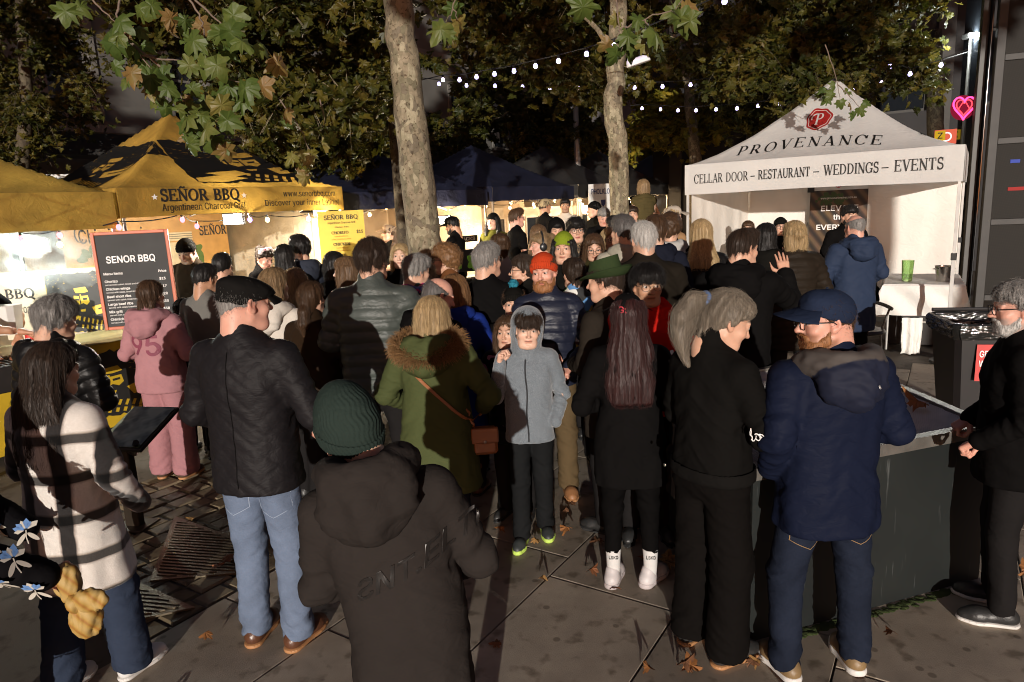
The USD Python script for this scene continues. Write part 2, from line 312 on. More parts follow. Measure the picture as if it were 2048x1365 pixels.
# ------------------------------------------------------------- helpers: bodies from blended distance fields
class Field:
    def __init__(s, lo, hi, h):
        s.h = h; s.lo = np.asarray(lo, float)
        s.ax = [np.arange(lo[k], hi[k] + h, h, dtype=np.float32) for k in range(3)]
        s.d = np.full([len(a) for a in s.ax], 0.4, np.float32)
    def _sub(s, lo, hi):
        i0 = [max(0, int((lo[k] - s.lo[k]) / s.h) - 1) for k in range(3)]
        i1 = [min(len(s.ax[k]), int((hi[k] - s.lo[k]) / s.h) + 3) for k in range(3)]
        sl = tuple(slice(max(0, a), max(a, b)) for a, b in zip(i0, i1))
        return sl, s.ax[0][sl[0]][:, None, None], s.ax[1][sl[1]][None, :, None], s.ax[2][sl[2]][None, None, :]
    def put(s, fn, lo, hi, k=0.02, minus=False):
        m = k + 2 * s.h
        sl, X, Y, Z = s._sub([a - m for a in lo], [a + m for a in hi])
        if min(X.size, Y.size, Z.size) == 0: return s
        a = s.d[sl]; b = np.asarray(fn(X, Y, Z), np.float32) * np.ones_like(a)
        if minus: a = -a
        hh = np.maximum(k - np.abs(a - b), 0) / max(k, 1e-6)
        r = np.minimum(a, b) - hh * hh * k * 0.25
        s.d[sl] = -r if minus else r
        return s
    def cone(s, a, b, ra, rb, k=0.02, minus=False):
        a, b = np.asarray(a, np.float32), np.asarray(b, np.float32); ab = b - a; L = max(float(ab @ ab), 1e-9); R = max(ra, rb)
        def fn(X, Y, Z):
            t = np.clip(((X - a[0]) * ab[0] + (Y - a[1]) * ab[1] + (Z - a[2]) * ab[2]) / L, 0, 1)
            return np.sqrt((X - a[0] - t * ab[0]) ** 2 + (Y - a[1] - t * ab[1]) ** 2 + (Z - a[2] - t * ab[2]) ** 2) - (ra + (rb - ra) * t)
        return s.put(fn, np.minimum(a, b) - R, np.maximum(a, b) + R, k, minus)
    def ell(s, c, r, k=0.02, minus=False, R=None):
        c, r = np.asarray(c, np.float32), np.asarray(r, np.float32)
        def fn(X, Y, Z):
            x, y, z = X - c[0], Y - c[1], Z - c[2]
            if R is not None: x, y, z = (R[0][i] * x + R[1][i] * y + R[2][i] * z for i in range(3))
            q0 = np.sqrt((x / r[0]) ** 2 + (y / r[1]) ** 2 + (z / r[2]) ** 2); q1 = np.sqrt((x / r[0] ** 2) ** 2 + (y / r[1] ** 2) ** 2 + (z / r[2] ** 2) ** 2)
            return q0 * (q0 - 1) / np.maximum(q1, 1e-6)
        m = r.max() if R is not None else r
        return s.put(fn, c - m, c + m, k, minus)
    def loft(s, tab, k=0.02, minus=False, pw=2.0):
        """tab rows: z, half width, half depth, x, y of centre"""
        t = np.asarray(sorted(tab), np.float32); z0, z1 = t[0, 0], t[-1, 0]
        def fn(X, Y, Z):
            z = np.clip(Z, z0, z1); a, b, cx, cy = (np.interp(z, t[:, 0], t[:, i]).astype(np.float32) for i in (1, 2, 3, 4))
            x, y = np.abs(X - cx) / a, np.abs(Y - cy) / b
            q = (x ** pw + y ** pw) ** (1 / pw)
            d = (q - 1) * np.minimum(a, b)
            return np.maximum(d, np.abs(Z - (z0 + z1) / 2) - (z1 - z0) / 2)
        w = t[:, 1].max() + np.abs(t[:, 3]).max(); y0, y1 = (t[:, 4] - t[:, 2]).min(), (t[:, 4] + t[:, 2]).max()
        return s.put(fn, (-w, y0, z0), (w, y1, z1), k, minus)
    def cut(s, n, o, k=0.0):
        """keeps the side where (p - o) . n < 0"""
        n = np.asarray(n, np.float32); X, Y, Z = s.ax[0][:, None, None], s.ax[1][None, :, None], s.ax[2][None, None, :]
        s.d = np.maximum(s.d, (X - o[0]) * n[0] + (Y - o[1]) * n[1] + (Z - o[2]) * n[2]).astype(np.float32)
        return s
    def mesh(s):
        d = np.pad(s.d, 1, constant_values=0.4)
        ins = d < 0
        c = np.zeros([n - 1 for n in d.shape], np.int8)
        for o in np.ndindex(2, 2, 2): c += ins[o[0]:o[0] + c.shape[0], o[1]:o[1] + c.shape[1], o[2]:o[2] + c.shape[2]]
        mixed = (c > 0) & (c < 8); ijk = np.argwhere(mixed)
        idx = np.full(c.shape, -1, np.int64); idx[mixed] = np.arange(len(ijk))
        val = {o: d[ijk[:, 0] + o[0], ijk[:, 1] + o[1], ijk[:, 2] + o[2]] for o in np.ndindex(2, 2, 2)}
        acc, cnt = np.zeros((len(ijk), 3)), np.zeros(len(ijk))
        for a in np.ndindex(2, 2, 2):
            for ax in range(3):
                if a[ax]: continue
                b = list(a); b[ax] = 1; b = tuple(b)
                va, vb = val[a], val[b]; x = (va < 0) != (vb < 0); t = np.where(x, va / np.where(x, va - vb, 1), 0)
                p = np.tile(np.array(a, float), (len(ijk), 1)); p[:, ax] += t
                acc[x] += p[x]; cnt += x
        v = (ijk + acc / cnt[:, None] - 1) * s.h + s.lo
        fs = []
        for ax in range(3):
            u, w = (ax + 1) % 3, (ax + 2) % 3
            A = [slice(None)] * 3; B = [slice(None)] * 3; A[ax] = slice(0, -1); B[ax] = slice(1, None)
            e = np.argwhere(ins[tuple(A)] != ins[tuple(B)])
            e = e[(e[:, u] > 0) & (e[:, w] > 0) & (e[:, u] < c.shape[u]) & (e[:, w] < c.shape[w])]
            q = []
            for du, dw in ((1, 1), (0, 1), (0, 0), (1, 0)):
                g = e.copy(); g[:, u] -= du; g[:, w] -= dw; q.append(idx[g[:, 0], g[:, 1], g[:, 2]])
            q = np.stack(q, 1); fl = ins[e[:, 0], e[:, 1], e[:, 2]]
            q = np.where(fl[:, None], q, q[:, ::-1]); q = q[(q >= 0).all(1)]
            fs += [q[:, [0, 1, 2]], q[:, [0, 2, 3]]]
        return trimesh.Trimesh(v, np.vstack(fs), process=False)
def normals(m): return meshkit.arrays(m, True)[2]
def relax(m, it=2, lam=0.5):
    f = m.faces; v = np.array(m.vertices); e = np.vstack([f[:, [0, 1]], f[:, [1, 2]], f[:, [2, 0]]])
    deg = np.bincount(e.ravel(), minlength=len(v)).astype(float)
    for _ in range(it):
        a = np.zeros_like(v)
        for k in range(3): a[:, k] = np.bincount(e[:, 0], v[e[:, 1], k], len(v)) + np.bincount(e[:, 1], v[e[:, 0], k], len(v))
        v = v + lam * (a / np.maximum(deg, 1)[:, None] - v)
    return trimesh.Trimesh(v, f, process=False)
# ------------------------------------------------------------- people
CZ = 1.635                       # height of the head's centre in a body 1.75 m tall
_cache = {}
def smooth01(t): t = np.clip(t, 0, 1); return t * t * (3 - 2 * t)
def wash(m, amp, freq, seed=0, octaves=3, ridge=False, w=None, off=0.0):
    """pushes a mesh in and out along its normals by noise; freq per axis"""
    v, n = np.asarray(m.vertices), normals(m)
    q = v * np.asarray(freq, float) + seed * 7.31 + 50
    q = q + 0.8 * (meshkit.noise(q * 0.6 + 9, 5)[:, None] - 0.5)
    x = meshkit.fbm(q, octaves, seed)
    x = (0.5 - np.abs(2 * x - 1)) if ridge else (x - 0.5)
    d = amp * 2 * x + off
    if w is not None: d = d * w
    return trimesh.Trimesh(v + n * d[:, None], m.faces, process=False)

def head_mesh(kind='m', res=0.005, ears=True):
    """head and neck about the head's centre, the face towards +y; returns mesh"""
    key = ('head', kind, res)
    if key in _cache: return _cache[key]
    j = {'m': 1.0, 'f': 0.92, 'c': 0.90}[kind]; br = {'m': 1.0, 'f': 0.55, 'c': 0.45}[kind]; no = {'m': 1.08, 'f': 0.92, 'c': 0.8}[kind]
    F = Field((-0.10, -0.13, -0.27), (0.10, 0.145, 0.135), res)
    F.ell((0, -0.014, 0.032), (0.073, 0.094, 0.083), 0.01)
    F.ell((0, 0.022, -0.032), (0.059 * (0.5 + 0.5 * j), 0.064, 0.076), 0.03)
    F.cone((-0.030 * j, 0.05, -0.082), (0.030 * j, 0.05, -0.082), 0.026, 0.026, 0.035)
    F.ell((0, 0.068, -0.093), (0.021 * j, 0.019, 0.018), 0.02)
    for s in (-1, 1):
        F.cone((s * 0.052 * j, -0.005, -0.055), (s * 0.030, 0.05, -0.085), 0.019, 0.018, 0.03)
        F.ell((s * 0.041, 0.058, -0.022), (0.022, 0.021, 0.020), 0.025)
        F.ell((s * 0.0315, 0.096, 0.010), (0.017, 0.016, 0.0115), 0.012, minus=True)
        F.ell((s * 0.0315, 0.0725, 0.0095), (0.0125, 0.0125, 0.0125), 0.003)
        F.cone((s * 0.016, 0.079, 0.029), (s * 0.045, 0.070, 0.028), 0.008 + 0.002 * br, 0.007, 0.012)
        F.cone((s * 0.019, 0.0790, 0.0172), (s * 0.044, 0.0735, 0.0160), 0.0062, 0.0056, 0.004); F.cone((s * 0.021, 0.0785, 0.0015), (s * 0.043, 0.0735, 0.0025), 0.0050, 0.0046, 0.006)
        F.ell((s * 0.0115, 0.090, -0.0255), (0.0075 * no, 0.011, 0.0075), 0.006)
    F.cone((0, 0.080, 0.022), (0, 0.100 + 0.006 * no, -0.020), 0.0075, 0.0105 * no, 0.012)
    F.ell((0, 0.102 + 0.006 * no, -0.022), (0.0105 * no, 0.010, 0.009), 0.006)
    F.cone((-0.017, 0.079, -0.0485), (0.017, 0.079, -0.0485), 0.0068, 0.0068, 0.008)
    F.ell((0, 0.087, -0.0485), (0.012, 0.006, 0.005), 0.006)
    F.cone((-0.013, 0.080, -0.0605), (0.013, 0.080, -0.0605), 0.0078, 0.0078, 0.008)
    F.ell((0, 0.093, -0.0547), (0.022, 0.006, 0.0016), 0.004, minus=True)
    F.ell((0, 0.088, -0.073), (0.016, 0.008, 0.005), 0.010, minus=True)
    if ears:
        for s in (-1, 1):
            R = rot('z', s * 0.38) @ rot('x', -0.12)
            F.ell((s * 0.075, -0.010, 0.002), (0.0085, 0.020, 0.031), 0.008, R=R)
            F.ell((s * 0.082, -0.006, 0.006), (0.006, 0.012, 0.019), 0.004, minus=True, R=R)
            F.ell((s * 0.073, -0.002, -0.023), (0.008, 0.010, 0.011), 0.008)
    w = {'m': 1.0, 'f': 0.82, 'c': 0.75}[kind]
    F.cone((0, -0.030, -0.03), (0, -0.040, -0.26), 0.056 * w, 0.062 * w, 0.03)
    F.cone((0, -0.050, -0.02), (0, -0.060, -0.24), 0.045 * w, 0.060 * w, 0.03)
    m = F.mesh()
    _cache[key] = m
    return m
def head_tone(v, skin, kind, brow=(0.05, 0.03, 0.02), lip=None, stubble=None, blush=0.25, beard=0.0, gaze=0.0):
    """colours of the skin: lips, brows, cheeks, stubble, eyes"""
    skin = np.array(skin); c = np.tile(skin, (len(v), 1)); x, y, z = np.abs(v[:, 0]), v[:, 1], v[:, 2]
    front = smooth01((y - 0.035) / 0.03)
    def blend(w, col): c[:] = c * (1 - w[:, None]) + np.array(col) * w[:, None]
    red = skin * np.array([1.02, 0.72, 0.66])
    blend(blush * front * np.exp(-((x - 0.042) / 0.018) ** 2 - ((z + 0.022) / 0.02) ** 2), red)
    blend(blush * 1.2 * np.exp(-(x / 0.014) ** 2 - ((z + 0.022) / 0.012) ** 2) * smooth01((y - 0.085) / 0.01), red)
    blend(0.45 * np.exp(-((x - 0.076) / 0.012) ** 2) * np.exp(-(z / 0.03) ** 2) * smooth01((0.02 - y) / 0.02), red)
    blend(0.35 * front * np.exp(-((x - 0.031) / 0.016) ** 2 - ((z - 0.012) / 0.009) ** 2), skin * np.array([0.72, 0.58, 0.55]))
    if stubble is not None:
        w = front * smooth01((-0.022 - z) / 0.02) * (1 - np.exp(-(x / 0.026) ** 2 - ((z + 0.03) / 0.010) ** 2))
        w = np.maximum(w, smooth01((0.075 - np.abs(y - 0.04)) / 0.03) * smooth01((-0.045 - z) / 0.02) * smooth01((z + 0.125) / 0.02)) * 0.75
        blend(np.clip(w, 0, 0.85) * max(beard, 0.55), stubble)
    lipc = lip if lip is not None else skin * np.array([0.86, 0.48, 0.46])
    blend(0.85 * np.exp(-(np.maximum(x - 0.016, 0) / 0.006) ** 2 - ((z + 0.0545) / 0.0085) ** 4) * smooth01((y - 0.072) / 0.008), lipc)
    blend(0.9 * np.exp(-(np.maximum(x - 0.018, 0) / 0.006) ** 2 - ((z + 0.0547) / 0.0022) ** 2) * smooth01((y - 0.072) / 0.008), skin * 0.12)
    blend(np.exp(-((x - 0.0115) / 0.0045) ** 2 - ((z + 0.031) / 0.004) ** 2) * smooth01((y - 0.085) / 0.006), skin * 0.15)
    arch = 0.0315 + 0.010 * np.exp(-((x - 0.036) / 0.016) ** 2) - 0.004
    blend(0.92 * np.exp(-(np.maximum(np.abs(x - 0.031) - 0.015, 0) / 0.005) ** 2 - ((z - arch) / 0.0042) ** 2) * smooth01((y - 0.05) / 0.01), brow)
    sx = np.sign(v[:, 0])
    eye = np.exp(-(np.maximum(np.abs(x - 0.0315) - 0.009, 0) / 0.003) ** 2 - ((z - 0.0095) / 0.0052) ** 4) * smooth01((y - 0.070) / 0.006)
    blend(0.75 * eye, (0.55, 0.50, 0.46))
    blend(0.95 * eye * np.exp(-((v[:, 0] - sx * 0.0315 - gaze) / 0.0058) ** 4), (0.03, 0.02, 0.015))
    blend(0.8 * np.exp(-(np.maximum(np.abs(x - 0.0315) - 0.012, 0) / 0.003) ** 2 - ((z - 0.0152) / 0.0022) ** 2) * smooth01((y - 0.066) / 0.006), np.array(brow) * 0.6)
    return c

def _crown(v): return np.arctan2(v[:, 0], -v[:, 1] + 0.0)
def hair_mesh(style, res=0.007, seed=0, L=0.25, t=None, hatted=False):
    """hair about the head's centre"""
    F = Field((-0.16, -0.24, -max(L, 0.14) - 0.14), (0.16, 0.13, 0.17), res)
    def shell(t, hl=0.0, low=-0.088, top=None):
        F.ell((0, -0.014, 0.032), (0.073 + t, 0.094 + t, 0.083 + t), 0.0)
        F.cone((0, -0.058, -0.01), (0, -0.052, low), 0.046 + t * 0.5, 0.040 + t * 0.3, 0.02)
        F.cut((0, 0.77, -0.64), (0, 0.066 + hl, 0.078)); F.cut((0, 0, -1), (0, 0, low))
    if style in ('short', 'buzz', 'thick', 'curly', 'quiff'):
        tt = t or {'short': 0.010, 'buzz': 0.004, 'thick': 0.018, 'curly': 0.026, 'quiff': 0.008}[style]
        shell(tt, low=-0.082 if style != 'curly' else -0.075)
        F.ell((0, 0.01, 0.075), (0.066 + tt * .6, 0.075 + tt, 0.044 + tt), 0.02)
        if style == 'quiff': F.ell((0, 0.045, 0.105), (0.055, 0.045, 0.028), 0.03)
        if style in ('thick', 'curly'): F.ell((0, 0.055, 0.085), (0.058, 0.034, 0.026), 0.02)
    elif style == 'fringe':
        shell(0.016, 0.0); F.ell((0, 0.02, 0.07), (0.078, 0.085, 0.05), 0.02)
        F.loft([(0.035, 0.058, 0.020, 0, 0.078), (0.075, 0.066, 0.03, 0, 0.060), (0.10, 0.05, 0.03, 0, 0.04)], 0.015)
    elif style in ('ring', 'balding'):
        shell(0.005); F.cut((0, 0.35, 0.94), (0, -0.03, 0.060 if style == 'ring' else 0.085))
    else:
        shell(t or 0.014, low=-0.10)
        F.ell((0, 0.008, 0.072), (0.076, 0.082, 0.050), 0.02)
        if style == 'long':
            F.loft([(0.05, 0.084, 0.082, 0, -0.028), (-0.06, 0.092, 0.066, 0, -0.055), (-0.15, 0.115, 0.052, 0, -0.085), (-L * 0.75, 0.130, 0.036, 0, -0.120), (-L, 0.105, 0.020, 0, -0.135)], 0.02)
        elif style == 'longface':
            F.loft([(0.04, 0.086, 0.070, 0, -0.045), (-0.06, 0.098, 0.060, 0, -0.055), (-L, 0.10, 0.035, 0, -0.08)], 0.02)
            for s in (-1, 1): F.loft([(0.055, 0.016, 0.045, s * 0.070, 0.008), (-0.03, 0.020, 0.040, s * 0.084, 0.020), (-0.10, 0.026, 0.036, s * 0.092, 0.025), (-L, 0.020, 0.028, s * 0.090, 0.055)], 0.02)
        elif style == 'bob':
            F.loft([(0.05, 0.088, 0.080, 0, -0.030), (-0.05, 0.102, 0.074, 0, -0.040), (-L, 0.094, 0.064, 0, -0.040)], 0.02)
            for s in (-1, 1): F.loft([(0.055, 0.014, 0.045, s * 0.070, 0.012), (-0.03, 0.020, 0.036, s * 0.086, 0.022), (-L, 0.018, 0.028, s * 0.082, 0.024)], 0.02)
        elif style == 'pony':
            F.ell((0, -0.125, 0.052), (0.020, 0.024, 0.022), 0.015)
            P_ = [(0, -0.135, 0.050), (0, -0.172, 0.020), (0, -0.180, -0.05), (0, -0.165, -0.11), (0, -0.150, -L)]; r = [0.020, 0.037, 0.045, 0.040, 0.014]
            for i in range(4): F.cone(P_[i], P_[i + 1], r[i], r[i + 1], 0.02)
        elif style == 'lowpony':
            P_ = [(0, -0.10, -0.03), (0, -0.125, -0.07), (0, -0.135, -0.15), (0, -0.13, -L)]; r = [0.026, 0.034, 0.036, 0.012]
            for i in range(3): F.cone(P_[i], P_[i + 1], r[i], r[i + 1], 0.02)
        elif style in ('bun', 'updo'):
            c = (0, -0.105, 0.075) if style == 'bun' else (0, -0.112, 0.02)
            F.ell(c, (0.045, 0.038, 0.042), 0.012)
            if style == 'updo': F.loft([(0.0, 0.09, 0.07, 0, -0.05), (-0.06, 0.095, 0.065, 0, -0.055), (-L, 0.085, 0.045, 0, -0.065)], 0.02)
        elif style == 'braids':
            for s in (-1, 1):
                for i in range(8): F.ell((s * (0.05 + 0.002 * i), -0.075 - 0.006 * i, -0.04 - 0.026 * i), (0.021 - 0.001 * i, 0.021, 0.018), 0.008)
        if style in ('long', 'longface', 'bob'):
            F.ell((0, 0.105, -0.02), (0.066, 0.10, 0.10), 0.01, minus=True)
        F.ell((0, 0.125, -0.03), (0.062, 0.085, 0.105), 0.01, minus=True)
    if hatted: F.cut((0, 0.30, 0.954), (0, 0.092, 0.056))
    m = F.mesh()
    v = np.asarray(m.vertices)
    if style == 'curly': return wash(m, 0.013, (42, 42, 42), seed, 2)
    az = _crown(v); r = np.hypot(v[:, 0], v[:, 1] + 0.01)
    q = np.c_[np.cos(az) * 9, np.sin(az) * 9, v[:, 2] * (4 if style not in ('short', 'thick') else 14)] + seed * 3.7 + 20
    x = meshkit.fbm(q, 3, seed) - 0.5
    amp = {'buzz': 0.003, 'ring': 0.003, 'balding': 0.003, 'short': 0.009, 'thick': 0.016, 'quiff': 0.012}.get(style, 0.014)
    return trimesh.Trimesh(v + normals(m) * (x * amp * 2)[:, None], m.faces, process=False)
def strands(m, n, length, flow='crown', seed=0, k=5, lift=0.0025, spread=0.3, width=0.0009, ymax=None):
    """fine hairs that follow the surface of a hair mesh"""
    r = np.random.default_rng(seed + 11)
    pts, fi = trimesh.sample.sample_surface(m, n, seed=seed + 5)
    v, nv = np.asarray(m.vertices), normals(m); tree = cKDTree(v)
    c = np.array([0, -0.03, 0.12]); out = []
    p = np.asarray(pts); rnd = r.normal(0, spread, p.shape); fly = np.where(r.random((len(p), 1)) < 0.10, 3.2, 1.0)
    for i in range(k):
        _, j = tree.query(p); nn = nv[j]
        q = v[j] + nn * ((p - v[j]) * nn).sum(1, keepdims=True) * 0.3
        out.append(q + nn * (fly * lift * (0.4 + i / k) + (0.0 if flow != 'curl' else 0.006)))
        g = (p - c) if flow in ('crown', 'curl') else np.tile([0, -0.10, -1.0], (len(p), 1))
        if flow == 'curl': g = r.normal(0, 1, p.shape)
        if flow == 'back': g = np.array([0, -0.115, 0.05]) - p
        g = g / np.maximum(np.linalg.norm(g, axis=1, keepdims=True), 1e-6) + rnd
        g = g - nn * (g * nn).sum(1, keepdims=True) * 0.85; g /= np.maximum(np.linalg.norm(g, axis=1, keepdims=True), 1e-6)
        p = p + g * (length / k) * r.uniform(0.7, 1.3, (len(p), 1))
    w = np.linspace(1.0, 0.35, k) * width
    return np.stack(out, 1), w

def hand_mesh(pose='relax', res=0.0045):
    """right-hand frame: wrist at the origin, fingers along +y, palm towards -z, thumb at -x (for the right hand)"""
    key = ('hand', pose, res)
    if key in _cache: return _cache[key]
    bend = {'relax': (0.35, 0.45, 0.35), 'grip': (1.0, 1.25, 0.8), 'open': (0.10, 0.15, 0.10), 'hold': (0.7, 0.8, 0.5)}[pose]
    F = Field((-0.085, -0.03, -0.12), (0.065, 0.215, 0.04), res)
    F.cone((0, -0.03, 0), (0, 0.01, 0), 0.026, 0.027, 0.01)
    for x0, x1 in ((-0.026, -0.032), (-0.008, -0.010), (0.010, 0.012), (0.024, 0.030)):
        F.cone((x0 * 0.6, 0.01, 0), (x1, 0.085, 0.002), 0.0165, 0.0125, 0.016)
    for i, (x, y, L, r, sp) in enumerate(((-0.032, 0.090, 0.072, 0.0092, -0.10), (-0.010, 0.096, 0.080, 0.0095, -0.02), (0.012, 0.092, 0.074, 0.0090, 0.05), (0.031, 0.083, 0.058, 0.0080, 0.14))):
        p = np.array([x, y, 0.002]); a = 0.0
        for k, fr in enumerate((0.45, 0.31, 0.24)):
            a += bend[k] * (1 + 0.10 * i)
            dv = np.array([math.sin(sp) * math.cos(a), math.cos(sp) * math.cos(a), -math.sin(a)]) * L * fr
            F.cone(p, p + dv, r * (1 - 0.08 * k), r * (0.92 - 0.08 * k), 0.003); p = p + dv
    th = {'relax': ((-0.060, 0.052, -0.022), (-0.062, 0.082, -0.038), (-0.052, 0.104, -0.046)), 'open': ((-0.068, 0.050, -0.012), (-0.084, 0.082, -0.016), (-0.088, 0.108, -0.016)),
          'grip': ((-0.050, 0.050, -0.032), (-0.034, 0.080, -0.050), (-0.010, 0.092, -0.056)), 'hold': ((-0.058, 0.052, -0.026), (-0.056, 0.084, -0.040), (-0.042, 0.104, -0.044))}[pose]
    p = (-0.020, 0.020, -0.006)
    for k, q in enumerate(th): F.cone(p, q, (0.0165, 0.0125, 0.0105)[k], (0.0125, 0.0105, 0.0088)[k], 0.006); p = q
    m = F.mesh(); _cache[key] = m
    return m

ARMS = {  # elbow, wrist (right side; x mirrored for the left), hand pose
    'down': ((0.265, -0.035, 1.13), (0.265, 0.045, 0.885), 'relax'), 'pocket': ((0.315, -0.09, 1.15), (0.225, 0.09, 0.985), None),
    'front': ((0.275, -0.02, 1.13), (0.11, 0.235, 1.08), 'grip'), 'high': ((0.27, 0.06, 1.16), (0.12, 0.25, 1.26), 'hold'),
    'phone': ((0.25, 0.05, 1.14), (0.07, 0.29, 1.20), 'hold'), 'raise': ((0.29, 0.17, 1.20), (0.24, 0.24, 1.44), 'open'), 'hide': ((0.27, 0.0, 1.14), (0.10, 0.20, 1.10), None),
    'low': ((0.28, 0.0, 1.13), (0.16, 0.22, 0.98), 'grip'), 'reach': ((0.26, 0.15, 1.17), (0.16, 0.42, 1.12), 'relax'), 'wide': ((0.36, -0.10, 1.16), (0.26, 0.06, 0.98), None)}
def chain_s(v, pts):
    """distance along and from a polyline"""
    best, S = np.full(len(v), 9.0), np.zeros(len(v)); s0 = 0.0
    for a, b in zip(pts[:-1], pts[1:]):
        a, b = np.array(a), np.array(b); ab = b - a; L = np.linalg.norm(ab); t = np.clip((v - a) @ ab / L ** 2, 0, 1)
        d = np.linalg.norm(v - a - t[:, None] * ab, axis=1); w = d < best; best[w] = d[w]; S[w] = s0 + t[w] * L; s0 += L
    return best, S

def upper_mesh(kind, res, fem, bulk, hem, arms, sleeve, seed, flare=0.0, collar=True, fold=1.0, belly=0.0, shw=1.0):
    """a jacket, coat, jumper or shirt with its sleeves, for a body 1.75 m tall"""
    F = Field((-0.50, -0.34, hem - 0.03), (0.50, 0.52, 1.60), res)
    w = (0.93 if fem else 1.0); b = bulk * 0.66; hip = 1.04 if fem else 0.97; wa = 0.86 if fem else 0.96
    tab = [(0.88, (0.178 * hip + b), 0.126 + b, 0, -0.005), (1.02, 0.176 * (hip + wa) / 2 + b, 0.120 + b + belly * 0.6, 0, belly * 0.4), (1.14, 0.176 * wa + b, 0.116 + b + belly, 0, belly * 0.7),
           (1.28, 0.185 * w + b, 0.124 + b + belly * 0.3, 0, 0.005 if fem else 0), (1.37, 0.180 * w + b * 0.9, 0.112 + b * 0.8, 0, -0.005), (1.44, 0.125 * w + b * 0.7, 0.088 + b * 0.6, 0, -0.012), (1.50, 0.075 + b * 0.3, 0.068 + b * 0.3, 0, -0.014)]
    if hem < 0.88: tab = [(hem - 0.02, 0.186 * hip + b + flare, 0.135 + b + flare * 0.8, 0, 0)] + tab
    F.loft(tab, 0.02, pw=2.3)
    sx = (0.158 if not fem else 0.140) * shw
    for q in (-1, 1): F.cone((0, -0.012, 1.440), (q * sx, -0.005, 1.398), 0.055 + b * 0.4, 0.053 + b * 0.6, 0.05)
    if collar: F.cone((0, -0.022, 1.47), (0, -0.015, 1.475 + (collar if collar is not True else 0.055)), 0.072 + b * 0.15, 0.069 + b * 0.1, 0.03)
    chains = []
    for s, (el, wr, _) in zip((-1, 1), arms):
        sh = np.array([s * (sx + 0.025), -0.005, 1.400]); el = np.array(el) * (s, 1, 1); wr = np.array(wr) * (s, 1, 1)
        ra, re, rw = 0.056 + b * 0.7, 0.044 + b * 0.62, 0.037 + b * 0.55
        if sleeve < 1:
            q = sh + (el - sh) * sleeve; F.cone(sh, q, ra, re + 0.012, 0.03); chains.append([sh, q])
        else:
            F.cone(sh, el, ra, re, 0.03); F.cone(el, wr, re, rw, 0.02); chains.append([sh, el, wr])
    F.cut((0, 0, -1), (0, 0, hem))
    m = relax(F.mesh(), 1)
    v, n = np.asarray(m.vertices), normals(m)
    d0, s0 = chain_s(v, chains[0]); d1, s1 = chain_s(v, chains[1])
    onarm = smooth01((0.11 + b - np.minimum(d0, d1)) / 0.03) * smooth01((np.abs(v[:, 0]) - sx * 0.9) / 0.05)
    s = np.where(d0 < d1, s0, s1); side = np.where(d0 < d1, 3.0, 8.0)
    keep = smooth01((v[:, 2] - hem) / 0.02)
    if kind == 'puffer':
        def puff(u, per): return np.abs(np.sin(np.pi * u / per)) ** 0.55 - 0.62
        wob = 0.012 * (meshkit.noise(v * 7 + seed, 3) - 0.5)
        disp = 0.014 * ((1 - onarm) * puff(v[:, 2] + wob + 0.35 * np.abs(v[:, 0]) * 0.2, 0.072) + onarm * puff(s + wob, 0.066)) * smooth01((1.50 - v[:, 2]) / 0.05)
        q = np.c_[v[:, 0] * 30, v[:, 1] * 30, v[:, 2] * 12] + seed
        disp = disp + 0.006 * (meshkit.noise(q, 1) - 0.5) + 0.008 * (meshkit.noise(v * 9 + seed, 2) - 0.5)
    else:
        A = {'jacket': 0.022, 'coat': 0.020, 'hoodie': 0.021, 'knit': 0.012, 'tee': 0.014, 'quilt': 0.014}[kind] * fold
        el_s = np.linalg.norm(np.array(chains[0][1]) - chains[0][0])
        q = np.c_[v[:, 0] * 5 + v[:, 2] * 2.2, v[:, 1] * 5, v[:, 2] * 8 + np.abs(v[:, 0]) * 7] + seed * 5.1
        body = meshkit.fbm(q, 3, seed); body = 0.55 - np.abs(2 * body - 1) * 1.5
        low = meshkit.fbm(np.c_[v[:, 0] * 14, v[:, 1] * 14, v[:, 2] * 3] + seed, 2, seed + 3) - 0.5      # hanging folds of long hems
        hang = smooth01((0.95 - v[:, 2]) / 0.3)
        qa = np.c_[v[:, 0] * 7, v[:, 1] * 7, s * 17 + v[:, 0] * 6] + side[:, None] + seed
        arm = meshkit.fbm(qa, 2, seed + 1); arm = 0.45 - np.abs(2 * arm - 1) * 1.6
        arm = arm * (0.45 + 1.0 * np.exp(-((s - el_s) / 0.10) ** 2))
        disp = A * ((1 - onarm) * (0.55 * body * (1 - 0.5 * hang) + 1.7 * low * (0.35 + hang)) + onarm * arm * 0.75) * smooth01((1.53 - v[:, 2]) / 0.08)
        if kind == 'quilt':
            a, c = v[:, 0] * 1.0 + v[:, 2], v[:, 0] * 1.0 - v[:, 2]
            dia = np.minimum(np.abs(np.sin(np.pi * a / 0.085)), np.abs(np.sin(np.pi * c / 0.085))) ** 0.5
            disp = disp + 0.004 * dia - 0.003
    m = trimesh.Trimesh(v + n * (disp * (0.25 + 0.75 * keep))[:, None], m.faces, process=False)
    return m
